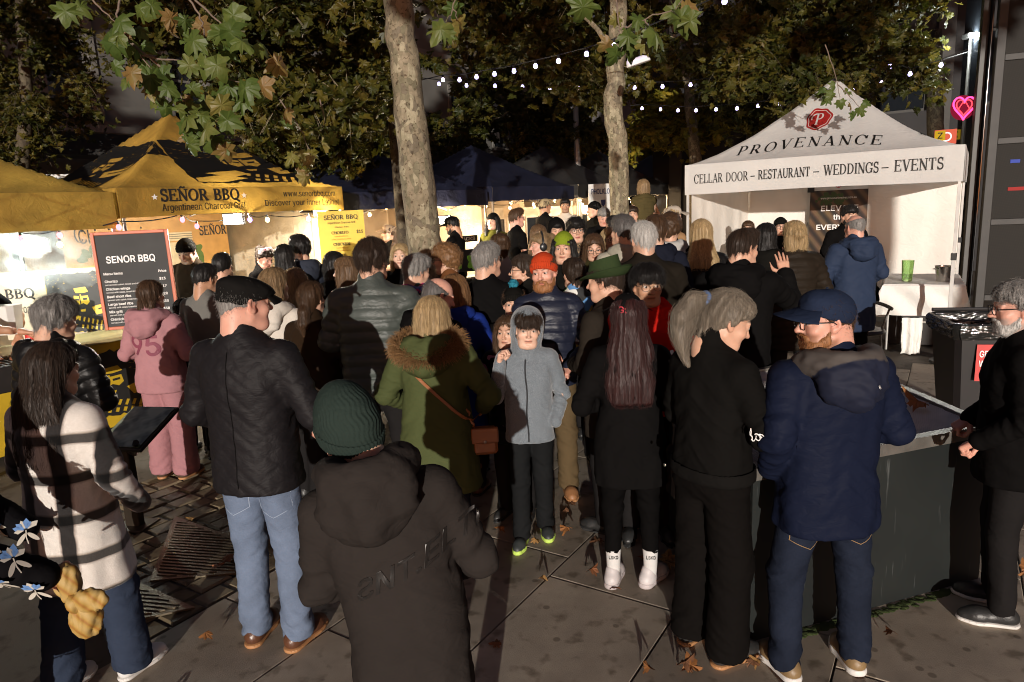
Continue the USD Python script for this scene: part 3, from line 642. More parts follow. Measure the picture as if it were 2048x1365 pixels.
def trouser_mesh(res, fem, wide, seed, stance=0.10, top=0.98, hem=0.05, step=0.0):
    F = Field((-0.30, -0.32, hem - 0.03), (0.30, 0.32, top + 0.04), res)
    h = 1.05 if fem else 1.0
    F.loft([(0.80, 0.12 * h, 0.085, 0, -0.012), (0.86, 0.172 * h, 0.122, 0, -0.01), (0.93, 0.168 * h, 0.122, 0, -0.008), (top, 0.158, 0.115, 0, 0)], 0.02)
    for s in (-1, 1):
        k, a = (s * (stance + 0.005), 0.015 + s * step * 0.6, 0.50), (s * (stance + 0.01), -0.015 + s * step, hem)
        F.cone((s * 0.088, -0.010, 0.86), k, 0.095 * h, 0.062 + wide * 0.7, 0.03); F.cone(k, a, 0.062 + wide * 0.7, 0.050 + wide, 0.02)
    F.cut((0, 0, -1), (0, 0, hem))
    m = relax(F.mesh(), 1); v = np.asarray(m.vertices)
    q = np.c_[v[:, 0] * 8, v[:, 1] * 8, v[:, 2] * 13 + np.abs(v[:, 0]) * 8] + seed * 3.3
    x = meshkit.fbm(q, 3, seed); x = 0.5 - np.abs(2 * x - 1) * 1.5
    k = 0.35 + np.exp(-((v[:, 2] - 0.5) / 0.1) ** 2) * 0.7 + np.exp(-((v[:, 2] - 0.12) / 0.10) ** 2) * 0.9 + np.exp(-((v[:, 2] - 0.84) / 0.06) ** 2) * 0.4
    return trimesh.Trimesh(v + normals(m) * ((0.017 if res < 0.016 else 0.011) * x * k)[:, None], m.faces, process=False)
def shoe_meshes(kind='shoe', res=0.008):
    key = ('shoe', kind, res)
    if key in _cache: return _cache[key]
    F = Field((-0.07, -0.12, -0.01), (0.07, 0.20, 0.30 if kind == 'boot' else 0.14), res)
    F.cone((0, -0.055, 0.045), (0, 0.10, 0.040), 0.041, 0.043, 0.02); F.cone((0, 0.09, 0.036), (0.004, 0.145, 0.030), 0.043, 0.034, 0.03)
    F.cone((0, -0.03, 0.06), (0, -0.025, 0.25 if kind == 'boot' else 0.095), 0.042, 0.052 if kind == 'boot' else 0.041, 0.03)
    F.cut((0, 0, -1), (0, 0, 0.018))
    a = F.mesh()
    G = Field((-0.08, -0.13, -0.02), (0.08, 0.21, 0.06), res)
    G.cone((0, -0.055, 0.02), (0, 0.10, 0.02), 0.046, 0.048, 0.02); G.cone((0, 0.09, 0.02), (0.004, 0.148, 0.020), 0.048, 0.038, 0.03)
    top = 0.034 if kind == 'runner' else 0.024
    G.cut((0, 0, 1), (0, 0, top)); G.cut((0, 0, -1), (0, 0, 0.0))
    b = G.mesh(); _cache[key] = (a, b)
    return a, b
def hood_down_mesh(res, bulk, seed, big=1.0):
    F = Field((-0.26, -0.34, 1.22), (0.26, 0.18, 1.64), res)
    n = 16
    ring = [(0.112 * math.cos(a), -0.030 + 0.108 * math.sin(a), 1.462 - 0.028 * math.sin(a)) for a in np.linspace(-1.25 * math.pi, 0.25 * math.pi, n)]
    for i in range(n - 1):
        r0 = 0.022 + 0.022 * (1 - (ring[i][1] + 0.138) / 0.216) + bulk * 0.3; r1 = 0.022 + 0.022 * (1 - (ring[i + 1][1] + 0.138) / 0.216) + bulk * 0.3
        F.cone(ring[i], ring[i + 1], r0, r1, 0.02)
    F.ell((0, -0.135 - bulk * 0.5, 1.405), (0.128 * big, 0.050 + bulk * 0.4, 0.110 * big), 0.05)
    F.cone((0, -0.165 - bulk * 0.6, 1.42), (0, -0.165 - bulk, 1.345 - 0.04 * (big - 1)), 0.045, 0.035, 0.05)
    F.ell((0, -0.105, 1.545), (0.075, 0.062, 0.075), 0.04, minus=True)
    m = relax(F.mesh(), 1)
    return wash(m, 0.013, (9, 9, 15), seed, 3, ridge=True)
def hood_up_mesh(res, seed):
    F = Field((-0.16, -0.19, -0.26), (0.16, 0.16, 0.18), res)
    F.ell((0, -0.020, 0.028), (0.108, 0.128, 0.122), 0.0); F.cone((0, -0.03, -0.06), (0, -0.03, -0.24), 0.095, 0.11, 0.05)
    F.ell((0, 0.085, -0.010), (0.080, 0.110, 0.108), 0.012, minus=True); F.ell((0, 0.0, 0.012), (0.088, 0.105, 0.100), 0.0, minus=True)
    m = relax(F.mesh(), 1)
    return wash(m, 0.006, (12, 12, 14), seed, 2)
def beanie_meshes(res, kind='rib', tall=0.0, seed=0, sl=0.42, th=0.0):
    def dome(t, z0, z1):
        F = Field((-0.13, -0.17, -0.13), (0.13, 0.14, 0.24), res)
        F.ell((0, -0.014, 0.040), (0.083 + t + th, 0.103 + t + th, 0.094 + t + tall), 0.0)
        cs = math.sqrt(1 - sl * sl); F.cut((0, sl, -cs), (0, 0.092, 0.046 + z0))
        if z1 is not None: F.cut((0, -sl, cs), (0, 0.092, 0.046 + z1))
        return F.mesh()
    def rib(m, amp, n):
        v = np.asarray(m.vertices); a = np.arctan2(v[:, 0], v[:, 1] + 0.014)
        fade = smooth01((0.135 + tall - v[:, 2]) / 0.05)
        if kind == 'rib': x = np.cos(a * n) * fade
        else: x = np.cos(a * n + 2 * np.sin(v[:, 2] * 90)) * 0.7 * fade + 0.9 * (meshkit.noise(v * 80 + seed, 1) - 0.5)
        return trimesh.Trimesh(v + normals(m) * (amp * x)[:, None], m.faces, process=False)
    return rib(dome(0.0, 0.002, None), 0.0018, 44), rib(dome(0.0065, -0.004, 0.046), 0.0022, 44)
def cap_meshes(res, tilt=0.0):
    F = Field((-0.12, -0.15, -0.06), (0.12, 0.14, 0.17), res)
    F.ell((0, -0.012, 0.038), (0.084, 0.104, 0.092), 0.0); F.ell((0, 0.035, 0.075), (0.066, 0.058, 0.050), 0.03)
    F.cut((0, 0.36, -0.933), (0, 0.095, 0.054))
    crown = wash(F.mesh(), 0.004, (18, 18, 18), 3, 2)
    def br(u, v):
        a = (u - 0.5) * 2.2; r = 0.098 + v * 0.100 * np.cos(a * 0.62) ** 0.6
        x, y = r * np.sin(a) * 0.82, r * np.cos(a) - 0.006
        return np.stack([x, y, 0.064 - 0.016 * v - np.abs(x) ** 2.0 * 1.5], -1)
    return crown, thicken(grid_mesh(br, 21, 7), -0.004), ball((0, -0.012, 0.133), 0.006, 1, (1, 1, 0.6))
def flatcap_meshes(res):
    F = Field((-0.15, -0.17, -0.06), (0.15, 0.19, 0.17), res)
    F.ell((0, -0.014, 0.036), (0.080, 0.102, 0.072), 0.0)
    F.ell((0, 0.008, 0.060), (0.092, 0.122, 0.052), 0.02, R=rot('x', -0.26))
    F.cut((0, 0.24, -0.97), (0, 0.095, 0.034))
    m = wash(F.mesh(), 0.004, (14, 14, 14), 4, 2)
    def br(u, v):
        a = (u - 0.5) * 2.0; r = 0.100 + v * 0.050 * np.cos(a * 0.7)
        x = r * np.sin(a) * 0.86; return np.stack([x, r * np.cos(a), 0.040 - 0.028 * v - x * x * 1.4], -1)
    return m, thicken(grid_mesh(br, 15, 5), -0.005)
def trilby_meshes():
    def crown(u, v):
        a = u * 2 * np.pi; r = 0.096 - 0.020 * v; z = 0.035 + 0.105 * v
        x, y = r * np.sin(a) * 0.90, r * np.cos(a) * 1.14 - 0.012
        z = z + 0.016 * v * (np.cos(a - np.pi)) - 0.0
        return np.stack([x, y, z], -1)
    side = grid_mesh(crown, 41, 7)
    def lid(u, v):
        a = u * 2 * np.pi; r = 0.076 * (1 - v); x, y = r * np.sin(a) * 0.86, r * np.cos(a) * 1.14 - 0.012
        z = 0.140 + 0.016 * np.cos(a - np.pi) * (1 - v) - 0.030 * np.exp(-(x / 0.022) ** 2) * (1 - np.exp(-(v / 0.2) ** 2)) + 0.006 * v
        return np.stack([x, y, z], -1)
    def brim(u, v):
        a = u * 2 * np.pi; r = 0.094 + 0.050 * v
        x, y = r * np.sin(a) * 0.86, r * np.cos(a) * 1.12 - 0.012
        z = 0.035 + 0.030 * v * v * (0.5 - 0.8 * np.cos(a)) * 1.2 + 0.02 * v * np.abs(np.sin(a))
        return np.stack([x, y, z], -1)
    def band(u, v):
        p = crown(u, 0.02 + v * 0.20); c = np.array([0, -0.012, 0]); p[..., :2] = (p[..., :2] - c[:2]) * 1.025 + c[:2]; return p
    return cat([side, grid_mesh(lid, 41, 8), thicken(grid_mesh(brim, 41, 6), 0.004)]), thicken(grid_mesh(band, 41, 3), 0.002)
def glasses_mesh(kind='round'):
    ms = []
    for s in (-1, 1):
        a = np.linspace(0, 2 * np.pi, 20); e = 2 if kind == 'round' else 3.2
        cx, cz = np.sign(np.cos(a)) * np.abs(np.cos(a)) ** (2 / e), np.sign(np.sin(a)) * np.abs(np.sin(a)) ** (2 / e)
        x = s * 0.033 + 0.0235 * cx; ms.append(tube(np.c_[x, 0.1005 - 0.10 * np.abs(x) ** 1.5 * 1.0, 0.006 + 0.019 * cz], 0.0022 if kind != 'round' else 0.0014, 6, False))
        ms.append(tube([(s * 0.0565, 0.093, 0.012), (s * 0.076, 0.07, 0.014), (s * 0.079, 0.0, 0.012), (s * 0.077, -0.02, -0.004)], 0.0024 if kind != 'round' else 0.0013, 6))
    ms.append(tube([(-0.010, 0.101, 0.010), (0, 0.104, 0.013), (0.010, 0.101, 0.010)], 0.0019, 6))
    return cat(ms)

SKIN = {'fair': (0.56, 0.33, 0.23), 'pink': (0.60, 0.32, 0.24), 'tan': (0.42, 0.23, 0.14), 'pale': (0.62, 0.40, 0.30), 'olive': (0.36, 0.20, 0.12), 'dark': (0.22, 0.11, 0.065)}
HAIR = {'black': (0.012, 0.010, 0.009), 'darkbrown': (0.035, 0.020, 0.012), 'brown': (0.075, 0.038, 0.018), 'lightbrown': (0.15, 0.085, 0.042), 'blond': (0.46, 0.32, 0.16), 'darkblond': (0.25, 0.16, 0.08),
        'grey': (0.26, 0.245, 0.23), 'white': (0.55, 0.53, 0.50), 'darkgrey': (0.11, 0.10, 0.095), 'red': (0.036, 0.010, 0.009), 'ginger': (0.30, 0.13, 0.05), 'ash': (0.20, 0.165, 0.125), 'copper': (0.22, 0.11, 0.045)}
def hair_of(c):
    a = HAIR[c]; return hairmat('hair_' + c, a, tuple(x * 0.4 for x in a))

PEOPLE = []
def person(label, top, d, yaw, sex='m', h=None, near=1, skin='fair', head=(0, 0, 0), hair=None, hat=None, specs=None, beard=None, brow=None,
           coat=None, legs=None, shoes=None, arms=('down', 'down'), lean=0.0, base=0.0, hood=None, girth=1.0, gaze=0.0, group=None, lips=None, stance=0.10, step=0.0, feetyaw=(0, 0), face=True, extra=0.0, child=False, sway=0.0):
    """top: pixel of the top of the head; d: distance ahead of the camera; yaw: 0 looks away from the camera, 180 at it, positive to the left.
    near: 0 far .. 2 close. coat: dict(kind, mat, hem, bulk, ...), legs: dict(mat, wide), shoes: dict(kind, mat, sole)"""
    W = aty(top[0], top[1], d)
    zt = W[2] - extra
    hh = h or (zt - base)
    S = hh / 1.75; y = math.radians(yaw); c_, s_ = math.cos(y), math.sin(y)
    sw = math.radians(sway); off = np.array([-math.sin(sw) * 0.75, lean + 0.0]) * S
    loc = np.array([W[0] - (c_ * off[0] - s_ * off[1]), W[1] - (s_ * off[0] + c_ * off[1]), base if h is None else zt - h])
    t = thing('person', label, 'person', loc, y, group)
    fem = sex == 'f'; hk = 'c' if child else sex
    seed = len(PEOPLE) + 1
    res = {0: 0.026, 1: 0.020, 2: 0.0145, 3: 0.0102}[near]; hres = {0: 0.011, 1: 0.009, 2: 0.0066, 3: 0.0052}[near]
    hs = 1.06 if not child else 1.13
    def bend(v):
        v = np.array(v, float); k = np.clip((v[:, 2] - 0.95) / 0.8, 0, 1.2); v[:, 1] += lean * k ** 1.4
        if sway:
            a = sw * np.clip((v[:, 2] - 0.85) / 0.3, 0, 1); x, z = v[:, 0].copy(), v[:, 2] - 0.95
            v[:, 0], v[:, 2] = x * np.cos(a) - z * np.sin(a), 0.95 + x * np.sin(a) + z * np.cos(a)
        return v
    Rh = rot('z', math.radians(head[0])) @ rot('x', math.radians(-head[1])) @ rot('y', math.radians(head[2]))
    piv = np.array([0, -0.035, -0.09])
    def onhead(m, z=0.0):
        v0 = np.asarray(m.vertices); kk = smooth01((v0[:, 2] + 0.24) / 0.15)[:, None]; v = ((v0 - piv) @ Rh.T + piv) * kk + v0 * (1 - kk)
        v = v * hs + np.array([0, 0.015, CZ - 0.115 * (hs - 1) ])
        return trimesh.Trimesh(bend(v) * S, m.faces, process=False)
    def onbody(m, g=girth):
        v = np.array(m.vertices); v[:, :2] *= g
        return trimesh.Trimesh(bend(v) * S, m.faces, process=False)
    R = dict(prim=t, S=S, loc=loc, yaw=y, onhead=onhead, onbody=onbody, hres=hres, res=res, W=W)
    am = [ARMS[a] if isinstance(a, str) else a for a in arms]
    coat = dict(coat or {}); sleeve = coat.get('sleeve', 1.0)
    # ---- body
    hm = head_mesh(hk, hres); hv = np.asarray(hm.vertices)
    sk = np.array(SKIN[skin]); bc = HAIR[brow or (hair[1] if hair else 'darkbrown')]
    bt = dict(stubble=tuple(0.5 * np.array(HAIR[beard[1]]) + 0.5 * sk * 0.4), beard=beard[0]) if beard else {}
    tones = [head_tone(hv, sk, hk, brow=tuple(np.array(bc) * 0.6), gaze=gaze, lip=lips, **bt)]
    ms = [onhead(hm)]
    B = Field((-0.48, -0.25, 0.05), (0.48, 0.50, 1.55), 0.020 if sleeve < 1 else 0.045)
    B.loft([(0.92, 0.13, 0.085, 0, 0), (1.1, 0.13, 0.09, 0, 0), (1.35, 0.14, 0.085, 0, 0), (1.43, 0.10, 0.07, 0, -.01), (1.50, 0.05, 0.05, 0, -0.02)], 0.02)
    sx = 0.14 if fem else 0.158
    for s, (el, wr, hp) in zip((-1, 1), am):
        sh = (s * (sx + 0.022), -0.005, 1.395); el, wr = np.array(el) * (s, 1, 1), np.array(wr) * (s, 1, 1)
        k = 0.88 if fem else 1.0
        B.cone(sh, el, 0.050 * k, 0.040 * k, 0.02); B.cone(el, el + (wr - el) * 0.35, 0.040 * k, 0.042 * k, 0.02); B.cone(el + (wr - el) * 0.35, wr, 0.042 * k, 0.027, 0.02)
        kn = (s * (stance + .005), 0.015 + s * step * 0.6, 0.5); B.cone((s * 0.088, -0.01, 0.84), kn, 0.065, 0.045, 0.02); B.cone(kn, (s * (stance + .01), -0.015 + s * step, 0.09), 0.045, 0.030, 0.02)
    bm = B.mesh(); ms.append(onbody(bm)); tones.append(np.tile(sk * 0.95, (len(bm.vertices), 1)))
    for s, (el, wr, hp) in zip((-1, 1), am):
        if not hp: continue
        el, wr = np.array(el) * (s, 1, 1), np.array(wr) * (s, 1, 1)
        hm2 = hand_mesh(hp, 0.0055 if near >= 3 else 0.008); v = np.array(hm2.vertices) * (1, 1, 1)
        fs = np.asarray(hm2.faces)
        if s < 0: v[:, 0] *= -1; fs = fs[:, ::-1]
        dv = wr - el; fr = frame(dv, (0, 0, 1) if abs(dv[2]) < 0.22 else (s * 0.9, -0.3, 0.1)) if hp != 'open' else frame(dv, (0.3 * s, -1, 0.2))
        v = (v * (0.92 if fem else 1.0)) @ fr.T + wr * (girth, girth, 1)
        ms.append(trimesh.Trimesh(bend(v) * S, fs, process=False)); tones.append(np.tile(sk * (1.0, 0.93, 0.92), (len(v), 1)))
        R['hand' + ('L' if s < 0 else 'R')] = (bend(np.array([wr + fr[:, 1] * 0.10]))[0] * S, fr)
    part(t, 'body', ms, vcol('skin', 0.48, 0.35, 0.08, 0.15), True, np.vstack(tones))
    # ---- hair
    if hair:
        st = hair[0]; kw = hair[2] if len(hair) > 2 else {}
        g = hair_mesh(st, {0: 0.014, 1: 0.011, 2: 0.0085, 3: 0.0066}[near], seed, hatted=bool(hat), **kw)
        hp = part(t, 'hair', onhead(g), hair_of(hair[1]), True)
        if near >= 1 or st in ('long', 'longface', 'bob', 'curly'):
            n = {0: 250, 1: 800, 2: 2200, 3: 4200}[near]
            fl = 'crown' if st in ('short', 'thick', 'buzz', 'quiff', 'fringe', 'ring', 'balding') else 'curl' if st == 'curly' else 'back' if st in ('bun', 'pony', 'lowpony') else 'down'
            n = int(n * (0.5 if st in ('buzz', 'ring', 'balding') else 1.0))
            ln = {'buzz': 0.012, 'ring': 0.014, 'balding': 0.014, 'short': 0.03, 'thick': 0.045, 'quiff': 0.035, 'curly': 0.03}.get(st, 0.085)
            sp, wd = strands(g, n, ln, fl, seed, spread=0.55 if st in ('thick', 'short') else 0.22, width=0.0015 if near < 2 else 0.0009, lift=0.004)
            q = onhead(trimesh.Trimesh(sp.reshape(-1, 3), [[0, 1, 2]], process=False)).vertices
            curves(hp, 'strands', np.asarray(q).reshape(sp.shape), wd, hair_of(hair[1]))
    if beard and beard[0] > 0.5 and face:
        F = Field((-0.085, -0.03, -0.15), (0.085, 0.13, 0.02), 0.005)
        F.cone((-0.030, 0.056, -0.085), (0.030, 0.056, -0.085), 0.031, 0.031, 0.03); F.ell((0, 0.075, -0.098), (0.025, 0.022, 0.022), 0.02)
        for s in (-1, 1):
            F.cone((s * 0.058, 0.0, -0.02), (s * 0.050, 0.02, -0.065), 0.012, 0.020, 0.02); F.cone((s * 0.048, 0.025, -0.065), (s * 0.03, 0.056, -0.088), 0.021, 0.027, 0.02)
            F.cone((s * 0.004, 0.092, -0.041), (s * 0.026, 0.082, -0.052), 0.0075, 0.0085, 0.008); F.cone((s * 0.026, 0.080, -0.052), (s * 0.028, 0.070, -0.08), 0.009, 0.016, 0.012)
        F.ell((0, 0.097, -0.055), (0.020, 0.012, 0.0085), 0.005, minus=True)
        g = wash(F.mesh(), 0.003, (60, 60, 60), seed, 2)
        bp = part(t, 'beard', onhead(g), hairmat('beard_' + beard[1], HAIR[beard[1]], tuple(x * 0.5 for x in HAIR[beard[1]]), 0.6), True)
        sp, wd = strands(g, 900, 0.014, 'down', seed, k=3, spread=0.5, width=0.001)
        curves(bp, 'strands', np.asarray(onhead(trimesh.Trimesh(sp.reshape(-1, 3), [[0, 1, 2]], process=False)).vertices).reshape(sp.shape), wd, hair_of(beard[1]))
    if near >= 2 and face:
        for s in (-1, 1):
            e = ball((s * 0.0315, 0.0738, 0.0095), 0.0122, 2); v = np.asarray(e.vertices) - np.array([s * 0.0315, 0.0738, 0.0095])
            gz = np.array([gaze * 80, 1.0, -0.05]); gz /= np.linalg.norm(gz); cc = (v / 0.0122) @ gz
            tn = np.where(cc[:, None] > 0.93, (0.008, 0.006, 0.005), np.where(cc[:, None] > 0.80, (0.07, 0.045, 0.025), (0.55, 0.50, 0.47)))
            part(t, 'eye', onhead(e), vcol('eye', 0.08, 0.6), True, tn)
    # ---- clothes
    if coat:
        kind = coat.get('kind', 'jacket'); mt = coat['mat']; hem = coat.get('hem', 0.84)
        um = upper_mesh(kind, res if kind != 'puffer' else min(res, 0.0145), fem, coat.get('bulk', {'puffer': 0.035, 'coat': 0.028, 'jacket': 0.024, 'hoodie': 0.022, 'quilt': 0.026}.get(kind, 0.008)), hem, am, sleeve, seed, coat.get('flare', 0.0), coat.get('collar', True), coat.get('fold', 1.0), coat.get('belly', 0.0), coat.get('shw', 1.0))
        R['top'] = onbody(um); R['garment'] = part(t, coat.get('name', {'puffer': 'puffer_jacket', 'coat': 'coat', 'knit': 'jumper', 'tee': 'shirt', 'hoodie': 'hoodie', 'quilt': 'jacket'}.get(kind, 'jacket')), R['top'], mt, True)
        if coat.get('hood'):
            hz = coat.get('hoodz', 0.0); hb = hood_down_mesh(min(max(res, 0.010 if coat.get('lining') else 0.012), 0.018), coat.get('bulk', 0.022), seed, coat.get('hoodsize', 1.0)); hb = xf(hb, None, (0, 0, hz)); R['hoodmesh'] = onbody(hb)
            lin = coat.get('lining'); hv_ = np.asarray(R['hoodmesh'].vertices) / S; hn_ = normals(R['hoodmesh'])
            tn_ = None if not lin else np.where((0.8 * (hv_[:, 2] - 1.432) + 0.6 * (hv_[:, 1] + 0.125) > 0)[:, None], lin[1], lin[0])
            R['hood'] = part(t, 'hood', R['hoodmesh'], coat.get('hoodmat', mt), True, tn_)
        if coat.get('hoodup'): R['hood'] = part(t, 'hood', onhead(hood_up_mesh(0.0085, seed)), mt, True)
    lg = dict(legs or {}); m_ = trouser_mesh((max(res, 0.013) if near < 3 else res * 1.2) if legs else 0.032, fem, lg.get('wide', 0.012), seed, stance, hem=lg.get('hem', 0.05), step=step)
    R['legs'] = onbody(m_, (girth + 1) / 2)
    part(t, lg.get('name', 'trousers'), R['legs'], lg.get('mat') or cloth('cloth_black_trousers', (0.012, 0.011, 0.011)), True)
    sh = dict(shoes or {}); a, b = shoe_meshes(sh.get('kind', 'shoe'), (0.009 if near >= 3 else 0.013) if shoes else 0.022)
    for s in (-1, 1):
        T = (s * (stance + 0.012), s * step, 0.0); Rz = rot('z', math.radians(-s * 8 + feetyaw[(s + 1) // 2]))
        p = part(t, 'shoe', xf(onbody(xf(a, Rz, T), 1.0), None, (0, 0, 0)), sh.get('mat') or plain('shoe_black', (0.02, 0.02, 0.02), 0.45, bump=0.2), True)
        part(p, 'sole', onbody(xf(b, Rz, T), 1.0), sh.get('sole') or plain('sole_black', (0.015, 0.015, 0.015), 0.7), 30)
    # ---- things on the head
    if hat:
        k = hat[0]
        if k == 'beanie':
            o = hat[2] if len(hat) > 2 else {}
            dm, cf = beanie_meshes({0: 0.010, 1: 0.0085, 2: 0.006, 3: 0.0045}[near], o.get('kind', 'rib'), o.get('tall', 0.0), seed, o.get('sl', 0.42), o.get('th', 0.0))
            p = part(t, 'beanie', onhead(dm), hat[1], True)
            if o.get('cuff', True): part(p, 'cuff', onhead(cf), o.get('cuffmat', hat[1]), True)
        elif k == 'cap':
            cr, br, bt_ = cap_meshes(0.0075 if near < 3 else 0.006); o = hat[2] if len(hat) > 2 else {}
            q = (lambda m: onhead(xf(m, rot('z', math.pi)))) if o.get('back') else onhead
            p = part(t, 'cap', q(cr), hat[1], True); part(p, 'brim', q(br), o.get('brim', hat[1]), True); part(p, 'button', q(bt_), hat[1], True)
            R['cap'] = q(cr)
        elif k == 'flatcap':
            cr, br = flatcap_meshes(0.0075 if near < 3 else 0.006); p = part(t, 'flat_cap', onhead(cr), hat[1], True); part(p, 'brim', onhead(br), hat[1], True)
        elif k == 'trilby':
            cr, bd = trilby_meshes(); p = part(t, 'hat', onhead(cr), hat[1], 40); part(p, 'hat_band', onhead(bd), hat[2], True)
    if specs:
        part(t, 'glasses', onhead(glasses_mesh(specs)), plain('frame_black', (0.012, 0.012, 0.012), 0.25) if specs != 'round' else plain('frame_wire', (0.25, 0.2, 0.15), 0.25, 0.8), True)
    PEOPLE.append((label, top, d, hh, loc))
    return R
def decal(Rm, tm, at, side=-1, size=0.02, lift=0.0025, ang=0.0, stretch=None):
    """lays a lettering mesh (xy plane) on the back (side -1) or front (+1) of a garment in the person's own frame; at = (x, z) of its middle"""
    v, n = np.asarray(Rm.vertices), normals(Rm)
    ok = n[:, 1] * side > 0.15; tr = cKDTree(v[ok][:, [0, 2]]); src = v[ok]
    m = fine(tm, size); q = np.array(m.vertices); q[:, :2] -= (q[:, :2].min(0) + q[:, :2].max(0)) / 2
    c, s = math.cos(ang), math.sin(ang)
    x = q[:, 0] * c - q[:, 1] * s; z = q[:, 0] * s + q[:, 1] * c
    x = (x if side < 0 else -x) + at[0]; z = z + at[1]
    dd, j = tr.query(np.c_[x, z], k=6); w = 1 / (dd + 0.004)
    y = (src[j, 1] * w).sum(1) / w.sum(1)
    out = np.c_[x, y + side * (lift + q[:, 2] * 0.5), z]; far = dd[:, 0] > 0.022
    t = trimesh.Trimesh(out, m.faces[~far[m.faces].any(1)], process=False); t.remove_unreferenced_vertices(); return t
# ------------------------------------------------------------- the setting: ground, paving, buildings
U = np.array([0.545, 0.838, 0.0]); V = np.array([0.838, -0.545, 0.0]); UZ = math.atan2(U[1], U[0])
def uv(a, b, z=0.0): return U * a + V * b + np.array([0, 0, z])
def stone(name, col, var=0.25, wet=0.55):
    if name in _mats: return _mats[name]
    n = {'t': ('texture_coordinate', {}), 'g': ('geometry', {}), 'n': ('noise_texture', {'scale': 420.0, 'detail': 2.0}), 'n2': ('noise_texture', {'scale': 2.3, 'detail': 6.0, 'roughness': 0.65}), 'o': ('object_info', {}),
         'a': ('math', {'math_type': 'multiply_add', 'value2': 0.55}), 'r': ('rgb_ramp', {'ramp': [(0.35, tuple(x * (1 - 1.8 * var) for x in col)), (0.75, col), (1.05, tuple(x * (1 + 2.2 * var) for x in col))]}),
         'n4': ('noise_texture', {'scale': 9.0, 'detail': 5.0}), 's': ('rgb_ramp', {'ramp': [(0.56, (1, 1, 1)), (0.68, (0.55, 0.53, 0.5))]}), 'mm': ('mix_color', {'blend_type': 'multiply', 'fac': 1.0}),
         'rr': ('map_range', {'from_min': 0.35, 'from_max': 0.65, 'to_min': wet, 'to_max': 0.85}), 'vg': ('voronoi_texture', {'scale': 6.5}), 'rg': ('rgb_ramp', {'ramp': [(0.10, (0.42, 0.40, 0.38)), (0.13, (1, 1, 1))]}), 'mg': ('mix_color', {'blend_type': 'multiply', 'fac': 0.75}), 'b': ('bump', {'strength': 0.5, 'distance': 0.004}), 'p': ('principled_bsdf', {'specular_ior_level': 0.3})}
    l = [('g.position', 'n.vector'), ('g.position', 'n2.vector'), ('g.position', 'n4.vector'), ('n.fac', 'a.value1'), ('n2.fac', 'a.value3'), ('a.value', 'r.fac'), ('n4.fac', 's.fac'), ('r.color', 'mm.a'), ('s.color', 'mm.b'),
         ('g.position', 'vg.vector'), ('vg.distance', 'rg.fac'), ('mm.result', 'mg.a'), ('rg.color', 'mg.b'), ('mg.result', 'p.base_color'), ('n2.fac', 'rr.value'), ('rr.result', 'p.roughness'), ('n.fac', 'b.height'), ('b.normal', 'p.normal')]
    return mk(name, n, l, 'p.BSDF')
ground_mat = stone('ground_stone', (0.10, 0.085, 0.068), 0.2)
tag(part(None, 'ground', grid_mesh(lambda u, v: np.stack([-70 + 140 * u, -40 + 160 * v, -0.02 + 0 * u], -1), 15, 15), ground_mat), 'dark stone ground running under the whole market', None, None, 'structure')
# slabs of the walkway, laid along the street
pave = UsdGeom.Xform.Define(stage, '/World/pavement'); tag(pave.GetPrim(), kind='structure')
sm = [stone(f'slab_stone_{i}', tuple(np.array((0.33, 0.28, 0.22)) * k), 0.22) for i, k in enumerate((0.86, 1.0, 1.12, 0.94))]
def slab(a0, a1, b0, b1, z, mat, name, parent, g=0.004, c=0.004, h=0.06):
    x = [uv(a0 + g, b0 + g), uv(a1 - g, b0 + g), uv(a1 - g, b1 - g), uv(a0 + g, b1 - g)]
    cc = sum(x) / 4; lo = [np.array(p) for p in x]; hi = [p + (cc - p) / np.linalg.norm(cc - p) * c * 1.4 for p in x]
    v = [p + np.array([0, 0, z - h]) for p in lo] + [p + np.array([0, 0, z - c]) for p in lo] + [p + np.array([0, 0, z]) for p in hi]
    f = []
    for k in (0, 4):
        for i in range(4): j = (i + 1) % 4; f += [[k + i, k + j, k + j + 4], [k + i, k + j + 4, k + i + 4]]
    f += [[8, 9, 10], [8, 10, 11]]
    f = np.array(f)
    t = trimesh.Trimesh(np.array(v), f, process=False)
    if np.cross(v[9] - v[8], v[10] - v[8])[2] < 0: t = trimesh.Trimesh(t.vertices, f[:, ::-1], process=False)
    return part(parent, name, t, mat)
def keepable(a, b, ymin=1.2, ymax=9.5):
    p = uv(a, b)
    if not (ymin < p[1] < ymax): return False
    px, py = proj(p); return -250 < px < 2300
EDGE = -3.28          # slabs on the right of this line, cobbles and steel covers on its left
r_ = np.random.default_rng(3)
for ib in range(0, 12):
    b0 = EDGE + ib * 0.74; a = -4.0 + (ib % 3) * 0.37
    while a < 10:
        L = float(r_.choice([0.9, 1.2, 1.2, 1.5])); 
        if keepable(a + L / 2, b0 + 0.37, 1.0, 8.2): slab(a, a + L, b0, b0 + 0.74, float(r_.uniform(-0.003, 0.0)), sm[r_.integers(4)], 'slab', pave)
        a += L
cob = UsdGeom.Xform.Define(stage, '/World/cobbled_strip'); tag(cob.GetPrim(), kind='structure')
cm = [stone(f'cobble_stone_{i}', c, 0.25, 0.35) for i, c in enumerate([(0.17, 0.13, 0.08), (0.13, 0.10, 0.06), (0.21, 0.165, 0.105)])]
n = 0
